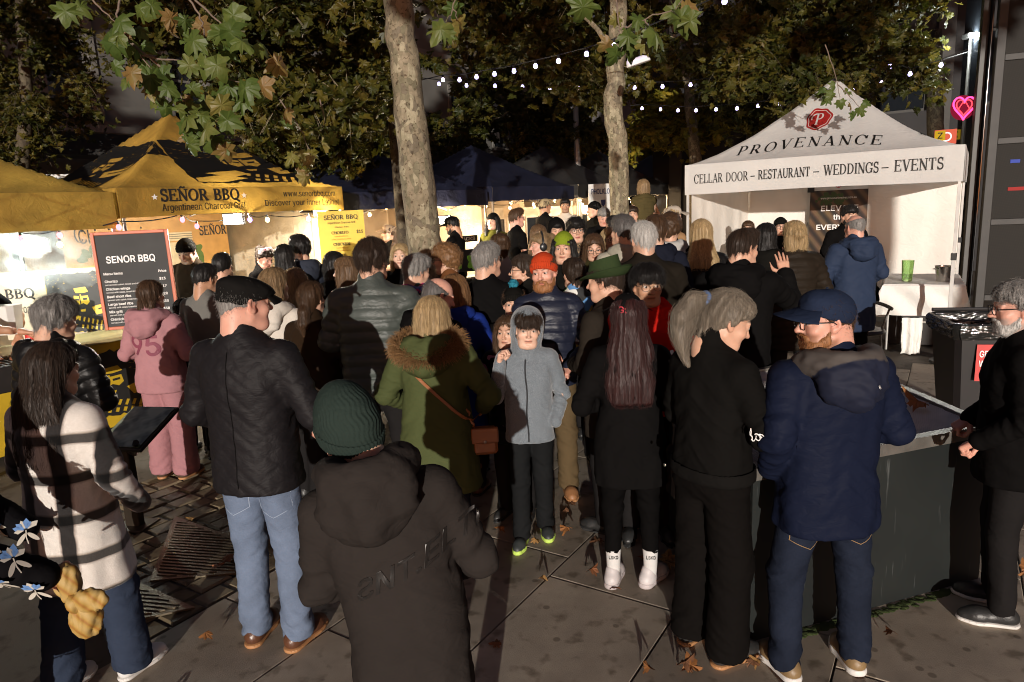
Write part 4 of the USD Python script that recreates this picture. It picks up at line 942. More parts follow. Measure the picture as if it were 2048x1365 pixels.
for ib in range(0, 14):
    b1 = EDGE - 0.02 - ib * 0.155; a = 1.3 + (ib % 2) * 0.09
    while a < 5.6 and n < 285:
        L = float(r_.uniform(0.16, 0.26)); p = uv(a, b1)
        px, py = proj(uv(a, b1 - 0.08))
        if p[1] > 2.2 and -40 < px < 720 and p[1] < 6.6 and (px > 180 or py < 950): slab(a, a + L, b1 - 0.155, b1, float(r_.uniform(-0.012, 0.002)), cm[r_.integers(3)], 'cobble', cob, 0.006, 0.012); n += 1
        a += L
# steel covers with ribs, set in the cobbled strip
steel = plain('worn_steel', (0.16, 0.13, 0.09), 0.42, 0.85, var=0.3, scale=5, bump=0.2, bscale=90)
def cover(label, pts, z=0.012, rib=0.034):
    c = np.mean(pts, 0); t = thing('steel_cover', label, 'cover', (c[0], c[1], 0), 0, 'ribbed steel covers')
    poly = Polygon([(p[0] - c[0], p[1] - c[1]) for p in pts])
    part(t, 'plate', xf(extrude(poly, 0.010), None, (0, 0, z - 0.010)), steel)
    d = U[:2] * 0.35 + V[:2] * 0.94; d = d / np.linalg.norm(d); nn = np.array([-d[1], d[0]]); ms = []
    k = -40
    for k in range(-40, 41):
        g = poly.buffer(-0.03).intersection(LineString([nn * k * rib - d * 3, nn * k * rib + d * 3]).buffer(0.007))
        for q in getattr(g, 'geoms', [g]):
            if q.area > 1e-4: ms.append(xf(extrude(q, 0.006), None, (0, 0, z)))
    part(t, 'rib', cat(ms), steel)
cover('large ribbed steel cover in the cobbles behind the plaid coat', [atz(350, 1035)[:2], atz(560, 1110)[:2], atz(470, 1150)[:2], atz(300, 1165)[:2]])
cover('ribbed steel cover beside the walkway edge, nearest the bottom of the picture', [atz(270, 1165)[:2], atz(390, 1220)[:2], atz(250, 1250)[:2], atz(200, 1200)[:2]], 0.016)
cover('ribbed steel cover behind the white sneaker under the crowd', [atz(560, 960)[:2], atz(690, 985)[:2], atz(640, 1040)[:2], atz(520, 1020)[:2]], 0.014)
# long pavers under and before the white marquee
pav2 = UsdGeom.Xform.Define(stage, '/World/brick_paving'); tag(pav2.GetPrim(), kind='structure')
pm = [stone(f'paver_brick_{i}', c, 0.18) for i, c in enumerate([(0.32, 0.25, 0.17), (0.27, 0.21, 0.145), (0.36, 0.28, 0.195)])]
n = 0
for ia in range(30):
    for ib in range(20):
        b = 0.3 + ib * 0.42 + (ia % 2) * 0.21; a = 5.62 + ia * 0.21 - 2.6; p = uv(a, b)
        px, py = proj(p)
        if 1380 < px < 2060 and 4.65 < p[1] < 9.6 and n < 290 and b > 1.6: slab(a, a + 0.21, b, b + 0.42, float(r_.uniform(0.000, 0.004)) + 0.004, pm[r_.integers(3)], 'paver', pav2, 0.003, 0.004); n += 1

# --- buildings of the street
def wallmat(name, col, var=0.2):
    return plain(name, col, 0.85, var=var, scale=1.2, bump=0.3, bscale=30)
glass_dark = mk('dark_glass', {'p': ('principled_bsdf', {'base_color': (0.01, 0.012, 0.015), 'roughness': 0.06, 'specular_ior_level': 0.8})}, [], 'p.BSDF')
bl = thing('old_building', 'old cream rendered building with cornices and dark sash windows behind the yellow stall', 'building', (-9.6, 15.6, 0), UZ)
def wall_with_holes(L0, L1, H0, H1, holes, th=0.35):
    pl = sbox(L0, H0, L1, H1)
    for h in holes: pl = pl.difference(sbox(*h))
    m = extrude(pl, th); v = np.asarray(m.vertices); return trimesh.Trimesh(np.c_[v[:, 0], v[:, 2], v[:, 1]], m.faces[:, ::-1], process=False)
wins = [(-14.4 + 2.85 * k, 4.55, -13.45 + 2.85 * k, 6.55) for k in range(13)]
low = [(-14.6 + 4.3 * k, 0.6, -11.4 + 4.3 * k, 3.0) for k in range(9)]
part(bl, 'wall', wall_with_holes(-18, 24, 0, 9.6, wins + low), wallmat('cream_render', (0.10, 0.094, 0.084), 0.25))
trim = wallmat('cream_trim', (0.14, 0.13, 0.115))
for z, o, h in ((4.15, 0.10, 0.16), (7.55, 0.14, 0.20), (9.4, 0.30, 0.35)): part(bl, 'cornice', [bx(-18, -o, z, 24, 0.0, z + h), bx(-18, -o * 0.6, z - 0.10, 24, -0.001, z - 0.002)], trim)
for x0, z0, x1, z1 in wins:
    w = part(bl, 'window', [bx(x0, 0.12, z0, x0 + 0.06, 0.18, z1), bx(x1 - 0.06, 0.12, z0, x1, 0.18, z1), bx(x0 + 0.06, 0.12, z1 - 0.06, x1 - 0.06, 0.18, z1), bx(x0 + 0.06, 0.12, z0, x1 - 0.06, 0.18, z0 + 0.06), bx(x0 + 0.06, 0.12, (z0 + z1) / 2 - 0.03, x1 - 0.06, 0.18, (z0 + z1) / 2 + 0.03)], trim)
    part(w, 'pane', bx(x0 + 0.05, 0.15, z0 + 0.05, x1 - 0.05, 0.165, z1 - 0.05), glass_dark)
    part(w, 'sill', bx(x0 - 0.12, -0.12, z0 - 0.13, x1 + 0.12, 0.02, z0 - 0.003), trim)
    part(w, 'surround', [bx(x0 - 0.16, -0.04, z0, x0 - 0.004, -0.002, z1 + 0.16), bx(x1 + 0.004, -0.04, z0, x1 + 0.16, -0.002, z1 + 0.16), bx(x0 - 0.004, -0.045, z1 + 0.004, x1 + 0.004, -0.002, z1 + 0.20)], trim)
for x0, z0, x1, z1 in low: part(bl, 'shop_window', bx(x0, 0.2, z0, x1, 0.23, z1), glass_dark)
part(bl, 'verandah', [bx(-18, -3.0, 3.55, 24, -0.11, 3.65), bx(-18, -3.06, 3.35, 24, -3.001, 3.75)], wallmat('verandah_dark', (0.035, 0.033, 0.03)))
for k in range(7): part(bl, 'verandah_post', tube([(-15 + 6 * k, -2.9, 0), (-15 + 6 * k, -2.9, 3.55)], 0.05, 8), wallmat('verandah_dark', (0.035, 0.033, 0.03)))
dk = plain('sign_ink', (0.012, 0.012, 0.012), 0.6)
def board(name, label, c, w, h, mat, rz, texts, cat_='sign', th=0.03, tilt=0.0):
    """a flat sign centred at c, its face along -y of its own frame"""
    t = thing(name, label, cat_, c, rz)
    R = rot('x', tilt) if tilt else np.eye(3)
    part(t, 'panel', xf(cbox(-w / 2, 0, -h / 2, w / 2, th, h / 2, 0.004), R), mat)
    for m, x, z, mt, wd in texts:
        q = flat_text(m, (x, -0.003, z), (1, 0, 0), (0, 0, 1), wd, True); part(t, 'lettering', xf(q, R), mt)
    return t
white_board = plain('board_white', (0.55, 0.55, 0.53), 0.5)
c = aty(158, 368, 13.0); board('shop_sign', 'white shop sign with black letters hair under the verandah', c, 1.0, 0.36, white_board, math.radians(20), [(sans('hair', 0.2, 0.003, True), 0, -0.08, dk, 0.62)])
c = aty(70, 386, 12.0); board('parking_sign', 'small pale parking sign reading P and 2P at the far left', c, 0.52, 0.17, white_board, math.radians(20), [(sans('P', 0.10, 0.003, True), -0.13, -0.05, dk, None), (sans('2P', 0.10, 0.003, True), 0.10, -0.05, dk, None)])
# right-hand far buildings
br = thing('dark_building', 'dark commercial building with pale pilasters behind the white marquee', 'building', (7.0, 19.5, 0), math.radians(-33))
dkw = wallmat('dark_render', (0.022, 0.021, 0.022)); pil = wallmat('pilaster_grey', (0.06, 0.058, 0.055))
rw = [(-1.6 + 2.2 * k, 3.9, -0.4 + 2.2 * k, 5.6) for k in range(6)]
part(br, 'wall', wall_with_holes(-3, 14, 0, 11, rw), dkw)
for x0, z0, x1, z1 in rw:
    w = part(br, 'window', [bx(x0, 0.1, z0, x0 + 0.07, 0.16, z1), bx(x1 - 0.07, 0.1, z0, x1, 0.16, z1), bx(x0 + 0.07, 0.1, z1 - 0.07, x1 - 0.07, 0.16, z1), bx(x0 + 0.07, 0.1, z0, x1 - 0.07, 0.16, z0 + 0.07)], pil)
    part(w, 'pane', bx(x0 + 0.06, 0.13, z0 + 0.06, x1 - 0.06, 0.14, z1 - 0.06), glass_dark)
for k in range(7): part(br, 'pilaster', bx(-2.45 + 2.2 * k, -0.12, 0, -2.1 + 2.2 * k, -0.002, 11), pil)
part(br, 'parapet', bx(-3, -0.25, 10.6, 14, -0.125, 11.2), pil)
be = thing('end_building', 'low dark building closing the end of the street behind the trees', 'building', (6.0, 44, 0), math.radians(-8))
ew = [(-13 + 3.1 * k, 4.2, -11.6 + 3.1 * k, 6.2) for k in range(9)]
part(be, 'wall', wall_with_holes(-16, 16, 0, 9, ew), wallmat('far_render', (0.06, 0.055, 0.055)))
for x0, z0, x1, z1 in ew:
    w = part(be, 'window', [bx(x0, 0.1, z0, x0 + 0.08, 0.16, z1), bx(x1 - 0.08, 0.1, z0, x1, 0.16, z1)], pil); part(w, 'pane', bx(x0 + 0.06, 0.13, z0, x1 - 0.06, 0.14, z1), glass_dark)
part(be, 'shopfront', [bx(-15 + 5 * k, -0.05, 0.4, -11 + 5 * k, -0.004, 2.9) for k in range(6)], glass_dark)
# lit things far down the street
def lit_box(name, label, px, py, d, w, h, col, st, cat_='light', th=0.08):
    p = aty(px, py, d); t = thing(name, label, cat_, p, 0)
    part(t, 'housing', cbox(-w / 2 - 0.03, 0.0, -h / 2 - 0.03, w / 2 + 0.03, th, h / 2 + 0.03, 0.01), dk); part(t, 'lit_face', cbox(-w / 2, -0.03, -h / 2, w / 2, -0.002, h / 2, 0.008), glow('glow_' + name, col, st)); return t
for i, (px, py, w, h, col, lab) in enumerate(((1335, 293, .10, .22, (1, .08, .05), 'small red lit sign in the trees beyond the black tents'), (1010, 173, .16, .05, (1, .95, .8), 'white street light shining through the leaves at centre'))):
    lit_box(('red_sign', 'street_light')[i], lab, px, py, 24, w, h, col, (4, 20)[i], ('sign', 'light')[i])
for k, (px, py, w, h, col) in enumerate(((1472, 190, .10, .55, (0.5, 0.10, 0.05)), (1445, 215, .12, .5, (.10, .2, .6)), (1490, 225, .10, .6, (.7, .3, .1)), (1508, 195, .08, .5, (.25, .1, .5)), (1240, 300, .35, .25, (.4, .06, .05)), (1310, 330, .7, .12, (.6, .12, .06)))):
    lit_box('lit_banner', ('narrow red-brown', 'narrow blue', 'narrow orange', 'narrow violet', 'dim dark-red', 'low red')[k] + ' lit shop banner far down the street beyond the trees', px, py, 34, w, h, col, 1.2, 'sign')

# --- glazed screen tower at the right edge
tw = thing('screen_tower', 'tall dark mesh screen tower with steel frame at the right edge', 'structure', (7.26, 10.45, 0), math.radians(-20))
frm = plain('tower_steel', (0.022, 0.020, 0.018), 0.6, 0.1, var=0.25, bump=0.1)
meshm = mk('tower_mesh', {'g': ('texture_coordinate', {}), 'c': ('mapping', {'scale': (55.0, 55.0, 55.0)}), 'w': ('brick_texture', {'color1': (0.030, 0.026, 0.02), 'color2': (0.022, 0.019, 0.015), 'mortar': (0.012, 0.011, 0.010), 'scale': 1.0, 'mortar_size': 0.12, 'brick_width': 0.5, 'row_height': 0.5, 'offset': 0.0}),
    'sx': ('separate_xyz', {}), 'cx': ('combine_xyz', {}), 'p': ('principled_bsdf', {'roughness': 0.7, 'metallic': 0.0, 'specular_ior_level': 0.2})},
    [('g.object', 'c.vector'), ('c.vector', 'sx.vector'), ('sx.x', 'cx.x'), ('sx.z', 'cx.y'), ('cx.vector', 'w.vector'), ('w.color', 'p.base_color')], 'p.BSDF')
part(tw, 'post', cbox(-0.06, -0.05, 0, 0.06, 0.07, 7.0, 0.008), frm); part(tw, 'post', cbox(1.74, -0.05, 0, 1.86, 0.07, 7.0, 0.008), frm)
part(tw, 'side_post', cbox(-0.20, 0.20, 0, -0.10, 0.32, 7.0, 0.008), plain('tower_dark', (0.03, 0.028, 0.026), 0.5, 0.4))
for z in (0.30, 1.45, 2.63, 3.80, 4.97, 6.10): part(tw, 'rail', cbox(0.062, -0.03, z, 1.738, 0.05, z + 0.09, 0.006), frm)
for z0, z1 in ((0.39, 1.448), (1.54, 2.628), (2.72, 3.798), (3.89, 4.968), (5.06, 6.098), (6.19, 6.95)): part(tw, 'mesh_panel', bx(0.062, 0.0, z0 + 0.002, 1.738, 0.012, z1), meshm)
part(tw, 'side_panel', bx(-0.10, 0.08, 0.1, -0.085, 1.6, 6.9), glass_dark)
for z, col, w in ((1.95, (1.0, .12, .10), .35), (2.35, (.2, .25, .9), .12)): part(tw, 'lit_strip', cbox(0.25, -0.012, z, 0.25 + w, -0.004, z + 0.05, 0.001), glow('reflection_glow_%d' % int(z * 100), col, 0.5))  # small emissive strips painted in as lights reflected by the panels

# --- planter box with a wire-mesh lid, foreground right
C0, R0_, B0, L0_ = (np.array(p) for p in ((1.045, 2.86), (2.42, 3.30), (2.36, 4.95), (0.86, 4.25)))
pc = (C0 + R0_ + B0 + L0_) / 4
pb = thing('planter_box', 'large dark green box with a silver mesh lid in front of the marquee', 'box', (pc[0], pc[1], 0), 0)
green = mk('box_paint', {'t': ('texture_coordinate', {}), 'n': ('noise_texture', {'scale': 2.0, 'detail': 6.0}), 'r': ('rgb_ramp', {'ramp': [(0.3, (0.008, 0.010, 0.010)), (0.7, (0.014, 0.017, 0.016))]}), 'mp': ('mapping', {'scale': (30.0, 30.0, 3.0)}),
    'n2': ('noise_texture', {'scale': 1.0, 'detail': 4.0}), 'r2': ('rgb_ramp', {'ramp': [(0.66, (0, 0, 0)), (0.74, (1, 1, 1))]}), 'n3': ('noise_texture', {'scale': 4.0}), 'm3': ('math', {'math_type': 'multiply'}), 'm': ('mix_color', {'b': (0.11, 0.12, 0.12)}), 'p': ('principled_bsdf', {'roughness': 0.5})},
    [('t.object', 'n.vector'), ('n.fac', 'r.fac'), ('t.object', 'mp.vector'), ('mp.vector', 'n2.vector'), ('n2.fac', 'r2.fac'), ('t.object', 'n3.vector'), ('r2.color', 'm3.value1'), ('n3.fac', 'm3.value2'), ('m3.value', 'm.fac'), ('r.color', 'm.a'), ('m.result', 'p.base_color')], 'p.BSDF')
def prism(pts, z0, z1): return xf(extrude(Polygon([tuple(p - pc) for p in pts]), z1 - z0), None, (0, 0, z0))
def inset(pts, d): c = sum(pts) / 4; return [p + (c - p) / np.linalg.norm(c - p) * d for p in pts]
Q = [C0, R0_, B0, L0_]
for i in range(4):
    a, b = Q[i], Q[(i + 1) % 4]; ia, ib_ = inset(Q, 0.04)[i], inset(Q, 0.04)[(i + 1) % 4]
    part(pb, 'side_panel', prism([a, b, ib_, ia], 0.0, 0.80), green)
alu = plain('worn_aluminium', (0.30, 0.28, 0.25), 0.42, 0.75, var=0.3, scale=9, bump=0.15, bscale=120)
for i in range(4):
    a, b = Q[i], Q[(i + 1) % 4]; O = inset(Q, -0.012); I = inset(Q, 0.055)
    part(pb, 'edge_strip', prism([O[i], O[(i + 1) % 4], I[(i + 1) % 4], I[i]], 0.803, 0.862), alu)
part(pb, 'mesh_backing', prism(inset(Q, 0.06), 0.80, 0.835), plain('mesh_backing', (0.50, 0.48, 0.43), 0.7))
ms = []; e1 = (R0_ - C0); e2 = (L0_ - C0); Pi = Polygon([tuple(p) for p in inset(Q, 0.062)])
ms1 = []
for e, f_, k in ((e1, e2, 0), (e2, e1, 1)):
    d = e / np.linalg.norm(e); fn_ = f_ - d * (f_ @ d); fn_ /= np.linalg.norm(fn_); sp = 0.0135
    for j in range(-20, 200):
        ln = LineString([C0 + fn_ * sp * j - d * 2, C0 + fn_ * sp * j + d * 4]).intersection(Pi)
        if ln.is_empty or ln.length < 0.02: continue
        p0, p1 = np.array(ln.coords[0]) - pc, np.array(ln.coords[-1]) - pc
        z = 0.842 + 0.003 * k
        w = fn_ * 0.0026
        v = np.array([[*(p0 - w), z], [*(p1 - w), z], [*p1, z + 0.003], [*p0, z + 0.003], [*(p0 + w), z], [*(p1 + w), z]]); ms.append((v, np.array([[0, 1, 2], [0, 2, 3], [3, 2, 5], [3, 5, 4]])))
wires = part(pb, 'wire_mesh', cat(ms), plain('mesh_wire', (0.72, 0.70, 0.65), 0.4, 0.1)); tag(wires, kind='stuff')
tag(part(None, 'moss', cat([ball((p[0], p[1], -0.005), s_, 1, (1.5, 1, 0.5)) for p, s_ in [(C0 + e1 / np.linalg.norm(e1) * t + np.array([0.02, -0.03]) + r_.normal(0, 0.012, 2), r_.uniform(0.006, 0.02)) for t in r_.uniform(0.15, 1.25, 420)]]),
     plain('moss_green', (0.04, 0.06, 0.012), 0.9, bump=0.5)), 'strip of green moss along the foot of the dark box', None, None, 'stuff')
# ------------------------------------------------------------- stalls
def tent(label, FL, FR, D, zb, zt, pk, roof, val=None, leg=None, cat_='marquee', group=None, name='marquee', sag=1.3, wave=0.010, seed=0):
    FL, FR = np.asarray(FL, float)[:2], np.asarray(FR, float)[:2]; W = float(np.linalg.norm(FR - FL)); rz = math.atan2(*(FR - FL)[::-1])
    t = thing(name, label, cat_, (FL[0], FL[1], 0), rz, group); val = val or roof
    def rf(x, y, lift=0.0):
        u, v = np.clip(x / W, 0, 1), np.clip(y / D, 0, 1); m = np.maximum(np.abs(2 * u - 1), np.abs(2 * v - 1))
        cr = 0.02 * np.minimum(np.abs(np.abs(2 * u - 1) - np.abs(2 * v - 1)) * 4, 1) * (m > 0.02)
        wr = 0.032 * (meshkit.fbm(np.stack([x * 2.2 + seed, y * 2.2, x * 0 + seed], -1), 3, seed) - 0.5)
        return zt + (pk - zt) * np.maximum(1 - m, 0) ** sag - cr * (1 - m) * 2 + wr * np.minimum((1 - m) * 6, 1) + lift
    def roofm(u, v): return np.stack([u * W, v * D, rf(u * W, v * D)], -1)
    part(t, 'roof', grid_mesh(roofm, 49, 49), roof, 50)
    sides = {'front': ((0, 0), (1, 0)), 'right': ((W, 0), (0, 1)), 'back': ((W, D), (-1, 0)), 'left': ((0, D), (0, -1))}
    for k, (o, d) in sides.items():
        L = W if d[0] else D
        def sh(u, v, L=L, o=o, d=d, lift=0.0):
            x = u * L; out = wave * np.sin(x * 9 + seed) * (v) + 0.012 * v * (meshkit.noise(np.stack([x * 3 + seed, v * 2, x * 0], -1), 2) - 0.3); nx, ny = d[1], -d[0]
            z = zt + 0.004 - (zt - zb) * v + 0.012 * np.sin(np.pi * u) * v + 0.008 * (meshkit.noise(np.stack([x * 4, x * 0, x * 0 + seed], -1), 4) - 0.5) * v
            return np.stack([o[0] + d[0] * x + nx * (0.004 + out + lift), o[1] + d[1] * x + ny * (0.004 + out + lift), z], -1)
        if k == 'front': vf = sh
        part(t, 'valance', grid_mesh(sh, 81, 12), val, True)
    leg = leg or plain('leg_grey', (0.35, 0.34, 0.32), 0.4, 0.6)
    for x, y in ((0.03, 0.03), (W - 0.03, 0.03), (W - 0.03, D - 0.03), (0.03, D - 0.03)):
        lp = part(t, 'leg', [cbox(x - 0.02, y - 0.02, 0.0, x + 0.02, y + 0.02, 1.25, 0.004), cbox(x - 0.016, y - 0.016, 1.25, x + 0.016, y + 0.016, zt - 0.02, 0.003), bx(x - 0.05, y - 0.05, 0, x + 0.05, y + 0.05, 0.008)], leg)
        part(lp, 'clamp', cbox(x - 0.03, y - 0.03, 1.22, x + 0.03, y + 0.03, 1.30, 0.006), plain('clamp_black', (0.02, 0.02, 0.02), 0.5))
    fr = []
    for y in (0.05, D - 0.05):
        for k in range(4):
            a, b = W * k / 4 + 0.03, W * (k + 1) / 4 - 0.03
            fr += [tube([(a, y, zt - 0.05), (b, y, zt - 0.30)], 0.011, 5), tube([(a, y, zt - 0.30), (b, y, zt - 0.05)], 0.011, 5)]
    part(t, 'roof_frame', cat(fr), leg)
    return dict(vf=vf, t=t, W=W, D=D, rf=rf, FL=FL, rz=rz, zb=zb, zt=zt, pk=pk,
                w=lambda x, y, z: np.array([FL[0] + math.cos(rz) * x - math.sin(rz) * y, FL[1] + math.sin(rz) * x + math.cos(rz) * y, z]))
def on_roof(T, m, x0, s0, width=None, size=0.07, side='front', arch=0.0):
    """lays lettering on a roof face: x along the eave, s up the slope in plan"""
    m = fine(m, size); v = np.array(m.vertices); v[:, 0] -= v[:, 0].min()
    if width: k = width / v[:, 0].max(); v[:, 0] *= k
    x = x0 + v[:, 0]; s = s0 + v[:, 1] - (arch * (2 * v[:, 0] / v[:, 0].max() - 1) ** 2 if arch else 0)
    X, Y = (x, s) if side == 'front' else (T['W'] - s, x)
    return trimesh.Trimesh(np.c_[X, Y, T['rf'](X, Y, 0.007)], m.faces, process=False)
def on_valance(T, m, x0, z0, width=None, squash=0.0):
    m = fine(m, 0.05); v = np.array(m.vertices); v[:, 0] -= v[:, 0].min()
    if width: v[:, 0] *= width / v[:, 0].max()
    u, w = (x0 + v[:, 0]) / T['W'], (T['zt'] - z0 - v[:, 1]) / (T['zt'] - T['zb']); p = T['vf'](u, w)
    return trimesh.Trimesh(p + np.c_[0 * u, -0.0045 - 0.5 * v[:, 2], 0 * u], m.faces, process=False)
def fabric(name, col, trans=0.0, var=0.08, rough=0.7):
    n = {'t': ('texture_coordinate', {}), 'n': ('noise_texture', {'scale': 3.0, 'detail': 6.0}), 'r': ('rgb_ramp', {'ramp': [(0.3, tuple(x * (1 - var) for x in col)), (0.7, tuple(min(1, x * (1 + var)) for x in col))]}),
         'f': ('noise_texture', {'scale': 9.0, 'detail': 4.0, 'distortion': 1.5}), 'b': ('bump', {'strength': 0.6, 'distance': 0.012}), 'p': ('principled_bsdf', {'roughness': rough, 'specular_ior_level': 0.3}), 'tr': ('translucent_bsdf', {}), 'm': ('mix_closure', {'fac': trans})}
    return mk(name, n, [('t.object', 'n.vector'), ('t.object', 'f.vector'), ('n.fac', 'r.fac'), ('r.color', 'p.base_color'), ('r.color', 'tr.color'), ('f.fac', 'b.height'), ('b.normal', 'p.normal'), ('p.BSDF', 'm.closure1'), ('tr.BSDF', 'm.closure2')], 'm.closure')
def sheet(a, b, z0, z1, amp=0.02, n=36, seed=0, fall=0.0):
    """a hanging cloth between plan points a and b"""
    a, b = np.asarray(a, float), np.asarray(b, float); d = (b - a) / np.linalg.norm(b - a); nn = np.array([d[1], -d[0]]); L = np.linalg.norm(b - a)
    def fn(u, v):
        o = amp * (np.sin(u * L * 7 + 2 * np.sin(u * 9 + seed)) * 0.5 + meshkit.noise(np.stack([u * L * 4, v * 2.5, u * 0 + seed], -1), 2) - 0.5) * (0.3 + 0.7 * v)
        return np.stack([a[0] + d[0] * L * u + nn[0] * o, a[1] + d[1] * L * u + nn[1] * o, z1 + (z0 - z1) * v], -1)
    return grid_mesh(fn, n, 20)
def lamp(parent, p, power, col, r=0.05):
    l = UsdLux.SphereLight.Define(stage, path_of(P(parent), 'bulb_light')); l.CreateRadiusAttr(r); l.CreateIntensityAttr(power); l.CreateColorAttr(Gf.Vec3f(*col)); l.CreateNormalizeAttr(True)
    l.AddTranslateOp().Set(Gf.Vec3d(*map(float, p)))
WARM, COOL = (1.0, 0.70, 0.40), (0.88, 1.0, 0.94)
canvas_w = fabric('canvas_white', (0.84, 0.83, 0.81), 0.52, 0.04); canvas_y = fabric('canvas_yellow', (0.28, 0.168, 0.030), 0.14, 0.30); canvas_n = fabric('canvas_navy', (0.010, 0.012, 0.028), 0.02, 0.25, 0.55); canvas_k = fabric('canvas_black', (0.022, 0.021, 0.020), 0.02, 0.25, 0.5)
wall_w = fabric('wall_white', (0.76, 0.72, 0.66), 0.12, 0.05); wall_c = fabric('wall_cream', (0.55, 0.44, 0.32), 0.1, 0.1)
ink = plain('print_black', (0.014, 0.013, 0.012), 0.6); redink = plain('print_red', (0.50, 0.03, 0.025), 0.55); white_ink = plain('print_white', (0.75, 0.74, 0.72), 0.55); grey_ink = plain('print_grey', (0.42, 0.40, 0.38), 0.6)

# ---- the white marquee on the right
MFL, MFR = aty(1370, 383, 9.6)[:2], aty(1925, 367, 7.8)[:2]
T = MQ = tent('white marquee with red seal and black lettering on its valance', MFL, MFR, 3.0, 2.10, 2.50, 3.62, canvas_w, leg=plain('leg_white', (0.55, 0.54, 0.52), 0.4, 0.3), sag=1.42, wave=0.004, seed=4)
W, D = T['W'], T['D']
part(T['t'], 'lettering', on_valance(T, serif('CELLAR DOOR', 0.118, 0.004, 0.012, 1.0), 0.13, 2.245, 0.72), ink); part(T['t'], 'lettering', on_valance(T, serif('– RESTAURANT', 0.118, 0.004, 0.022), 0.88, 2.245, 0.72), ink)
part(T['t'], 'lettering', on_valance(T, serif('– WEDDINGS', 0.125, 0.004, 0.018), 1.64, 2.245, 0.72), ink); part(T['t'], 'lettering', on_valance(T, serif('– EVENTS', 0.130, 0.004, 0.016), 2.39, 2.245, 0.62), ink)
part(T['t'], 'lettering', on_roof(T, serif('PROVENANCE', 0.22, 0.003, 0.006, 1.3, 0.32), 0.62, 0.34, 1.72, arch=0.10), ink)
part(T['t'], 'lettering', on_roof(T, serif('PROVENANCE', 0.22, 0.003, 0.006, 1.3, 0.32), 0.40, 0.34, 1.62, side='right', arch=0.10), ink)
def seal(k):
    a = np.linspace(0, 2 * np.pi, 60, endpoint=False); r = 1 + 0.05 * np.sin(3 * a + 1) + 0.04 * np.sin(7 * a)
    o = Polygon(np.c_[r * np.cos(a) * 1.02, r * np.sin(a) * 0.95]); ring = o.buffer(-0.13).difference(o.buffer(-0.19)); g, w = serif_glyph('P')
    p = affinity.translate(affinity.scale(g.buffer(0.015), 0.95, 0.95, origin=(0, 0)), -0.25, -0.47); q = LineString(_arc(-0.25, 0.15, 0.35, 0.32, 70, 200)).buffer(0.06)
    return extrude(affinity.scale(o.difference(ring).difference(p).difference(q), k, k * 1.25, origin=(0, 0)), 0.003)
for sd in ('front', 'right'):
    m = seal(0.155); part(T['t'], 'seal', on_roof(T, xf(m, None, (0, 0.29, 0)), W / 2 - 0.24 if sd == 'front' else D / 2 - 0.26, 0.60, side=sd), redink)
part(T['t'], 'back_wall', sheet((0.05, D - 0.07), (W - 0.05, D - 0.07), 0.05, 2.46, 0.03, 60, 3), wall_w, True); part(T['t'], 'side_wall', sheet((0.07, D - 0.1), (0.07, 0.06), 0.05, 2.46, 0.03, 40, 5), wall_w, True)
rv = serif('PROVENANCE', 0.16, 0.003, 0.0, 1.1, 0.25); rv = trimesh.Trimesh(np.asarray(rv.vertices) * (-1, 1, 1), rv.faces[:, ::-1], process=False)
part(T['t'], 'show_through_lettering', flat_text(rv, (0.62, D - 0.125, 1.42), (1, 0, 0), (0, 0, 1), 1.25), plain('print_faint', (0.40, 0.37, 0.33), 0.7))
part(T['t'], 'foot_weight', xf(lathe([(0.0, 0.0), (0.17, 0.0), (0.17, 0.03), (0.12, 0.05), (0.04, 0.055), (0.0, 0.055)], 24), None, (W - 0.03, 0.03, 0.009)), plain('rubber_black', (0.015, 0.015, 0.015), 0.5))
# banner hanging in the marquee
ban = thing('hanging_banner', 'tall banner with a timber hall picture and white words inside the marquee', 'banner', T['w'](1.52, D - 0.24, 0), T['rz'])
wood_hall = mk('banner_print', {'t': ('texture_coordinate', {}), 'mp': ('mapping', {'rotation': (0, 0.65, 0), 'scale': (1, 1, 1)}), 'w': ('wave_texture', {'bands_direction': 'x', 'scale': 2.2, 'distortion': 1.0, 'detail': 2.0}), 'n': ('noise_texture', {'scale': 6.0, 'detail': 4.0}),
   'r': ('rgb_ramp', {'ramp': [(0.0, (0.020, 0.012, 0.008)), (0.5, (0.075, 0.040, 0.020)), (0.9, (0.15, 0.085, 0.042))]}), 'm': ('mix_color', {'blend_type': 'multiply', 'fac': 0.6}), 'p': ('principled_bsdf', {'roughness': 0.5})},
   [('t.object', 'mp.vector'), ('mp.vector', 'w.vector'), ('t.object', 'n.vector'), ('w.fac', 'r.fac'), ('r.color', 'm.a'), ('n.color', 'm.b'), ('m.result', 'p.base_color')], 'p.BSDF')
part(ban, 'panel', bx(-0.42, 0, 0.55, 0.42, 0.006, 2.08), wood_hall); part(ban, 'white_strip', bx(-0.42, -0.002, 2.082, 0.42, 0.006, 2.25), white_board); part(ban, 'clip', cbox(-0.46, -0.03, 2.06, -0.36, 0.02, 2.20, 0.008), dk)
for s_, x, z, w_, h_ in (('www.provenancewines.com.au', 0, 1.945, 0.52, 0.03), ('ELEVATE', 0.02, 1.76, 0.54, 0.08), ('the', 0.02, 1.62, 0.17, 0.08), ('EVERYDAY', 0.02, 1.46, 0.66, 0.08)):
    part(ban, 'lettering', flat_text(sans(s_, h_, 0.002, h_ > 0.05), (x, -0.002, z), (1, 0, 0), (0, 0, 1), w_, True), white_ink)
part(ban, 'foliage_print', cat([xf(ball((0, 0, 0), 1, 1, (1, 0.05, 1)), None, (r_.normal(-0.1, 0.1), -0.002, r_.uniform(1.86, 2.04)), 0.022) for _ in range(60)]), plain('print_green', (0.03, 0.06, 0.01), 0.6))
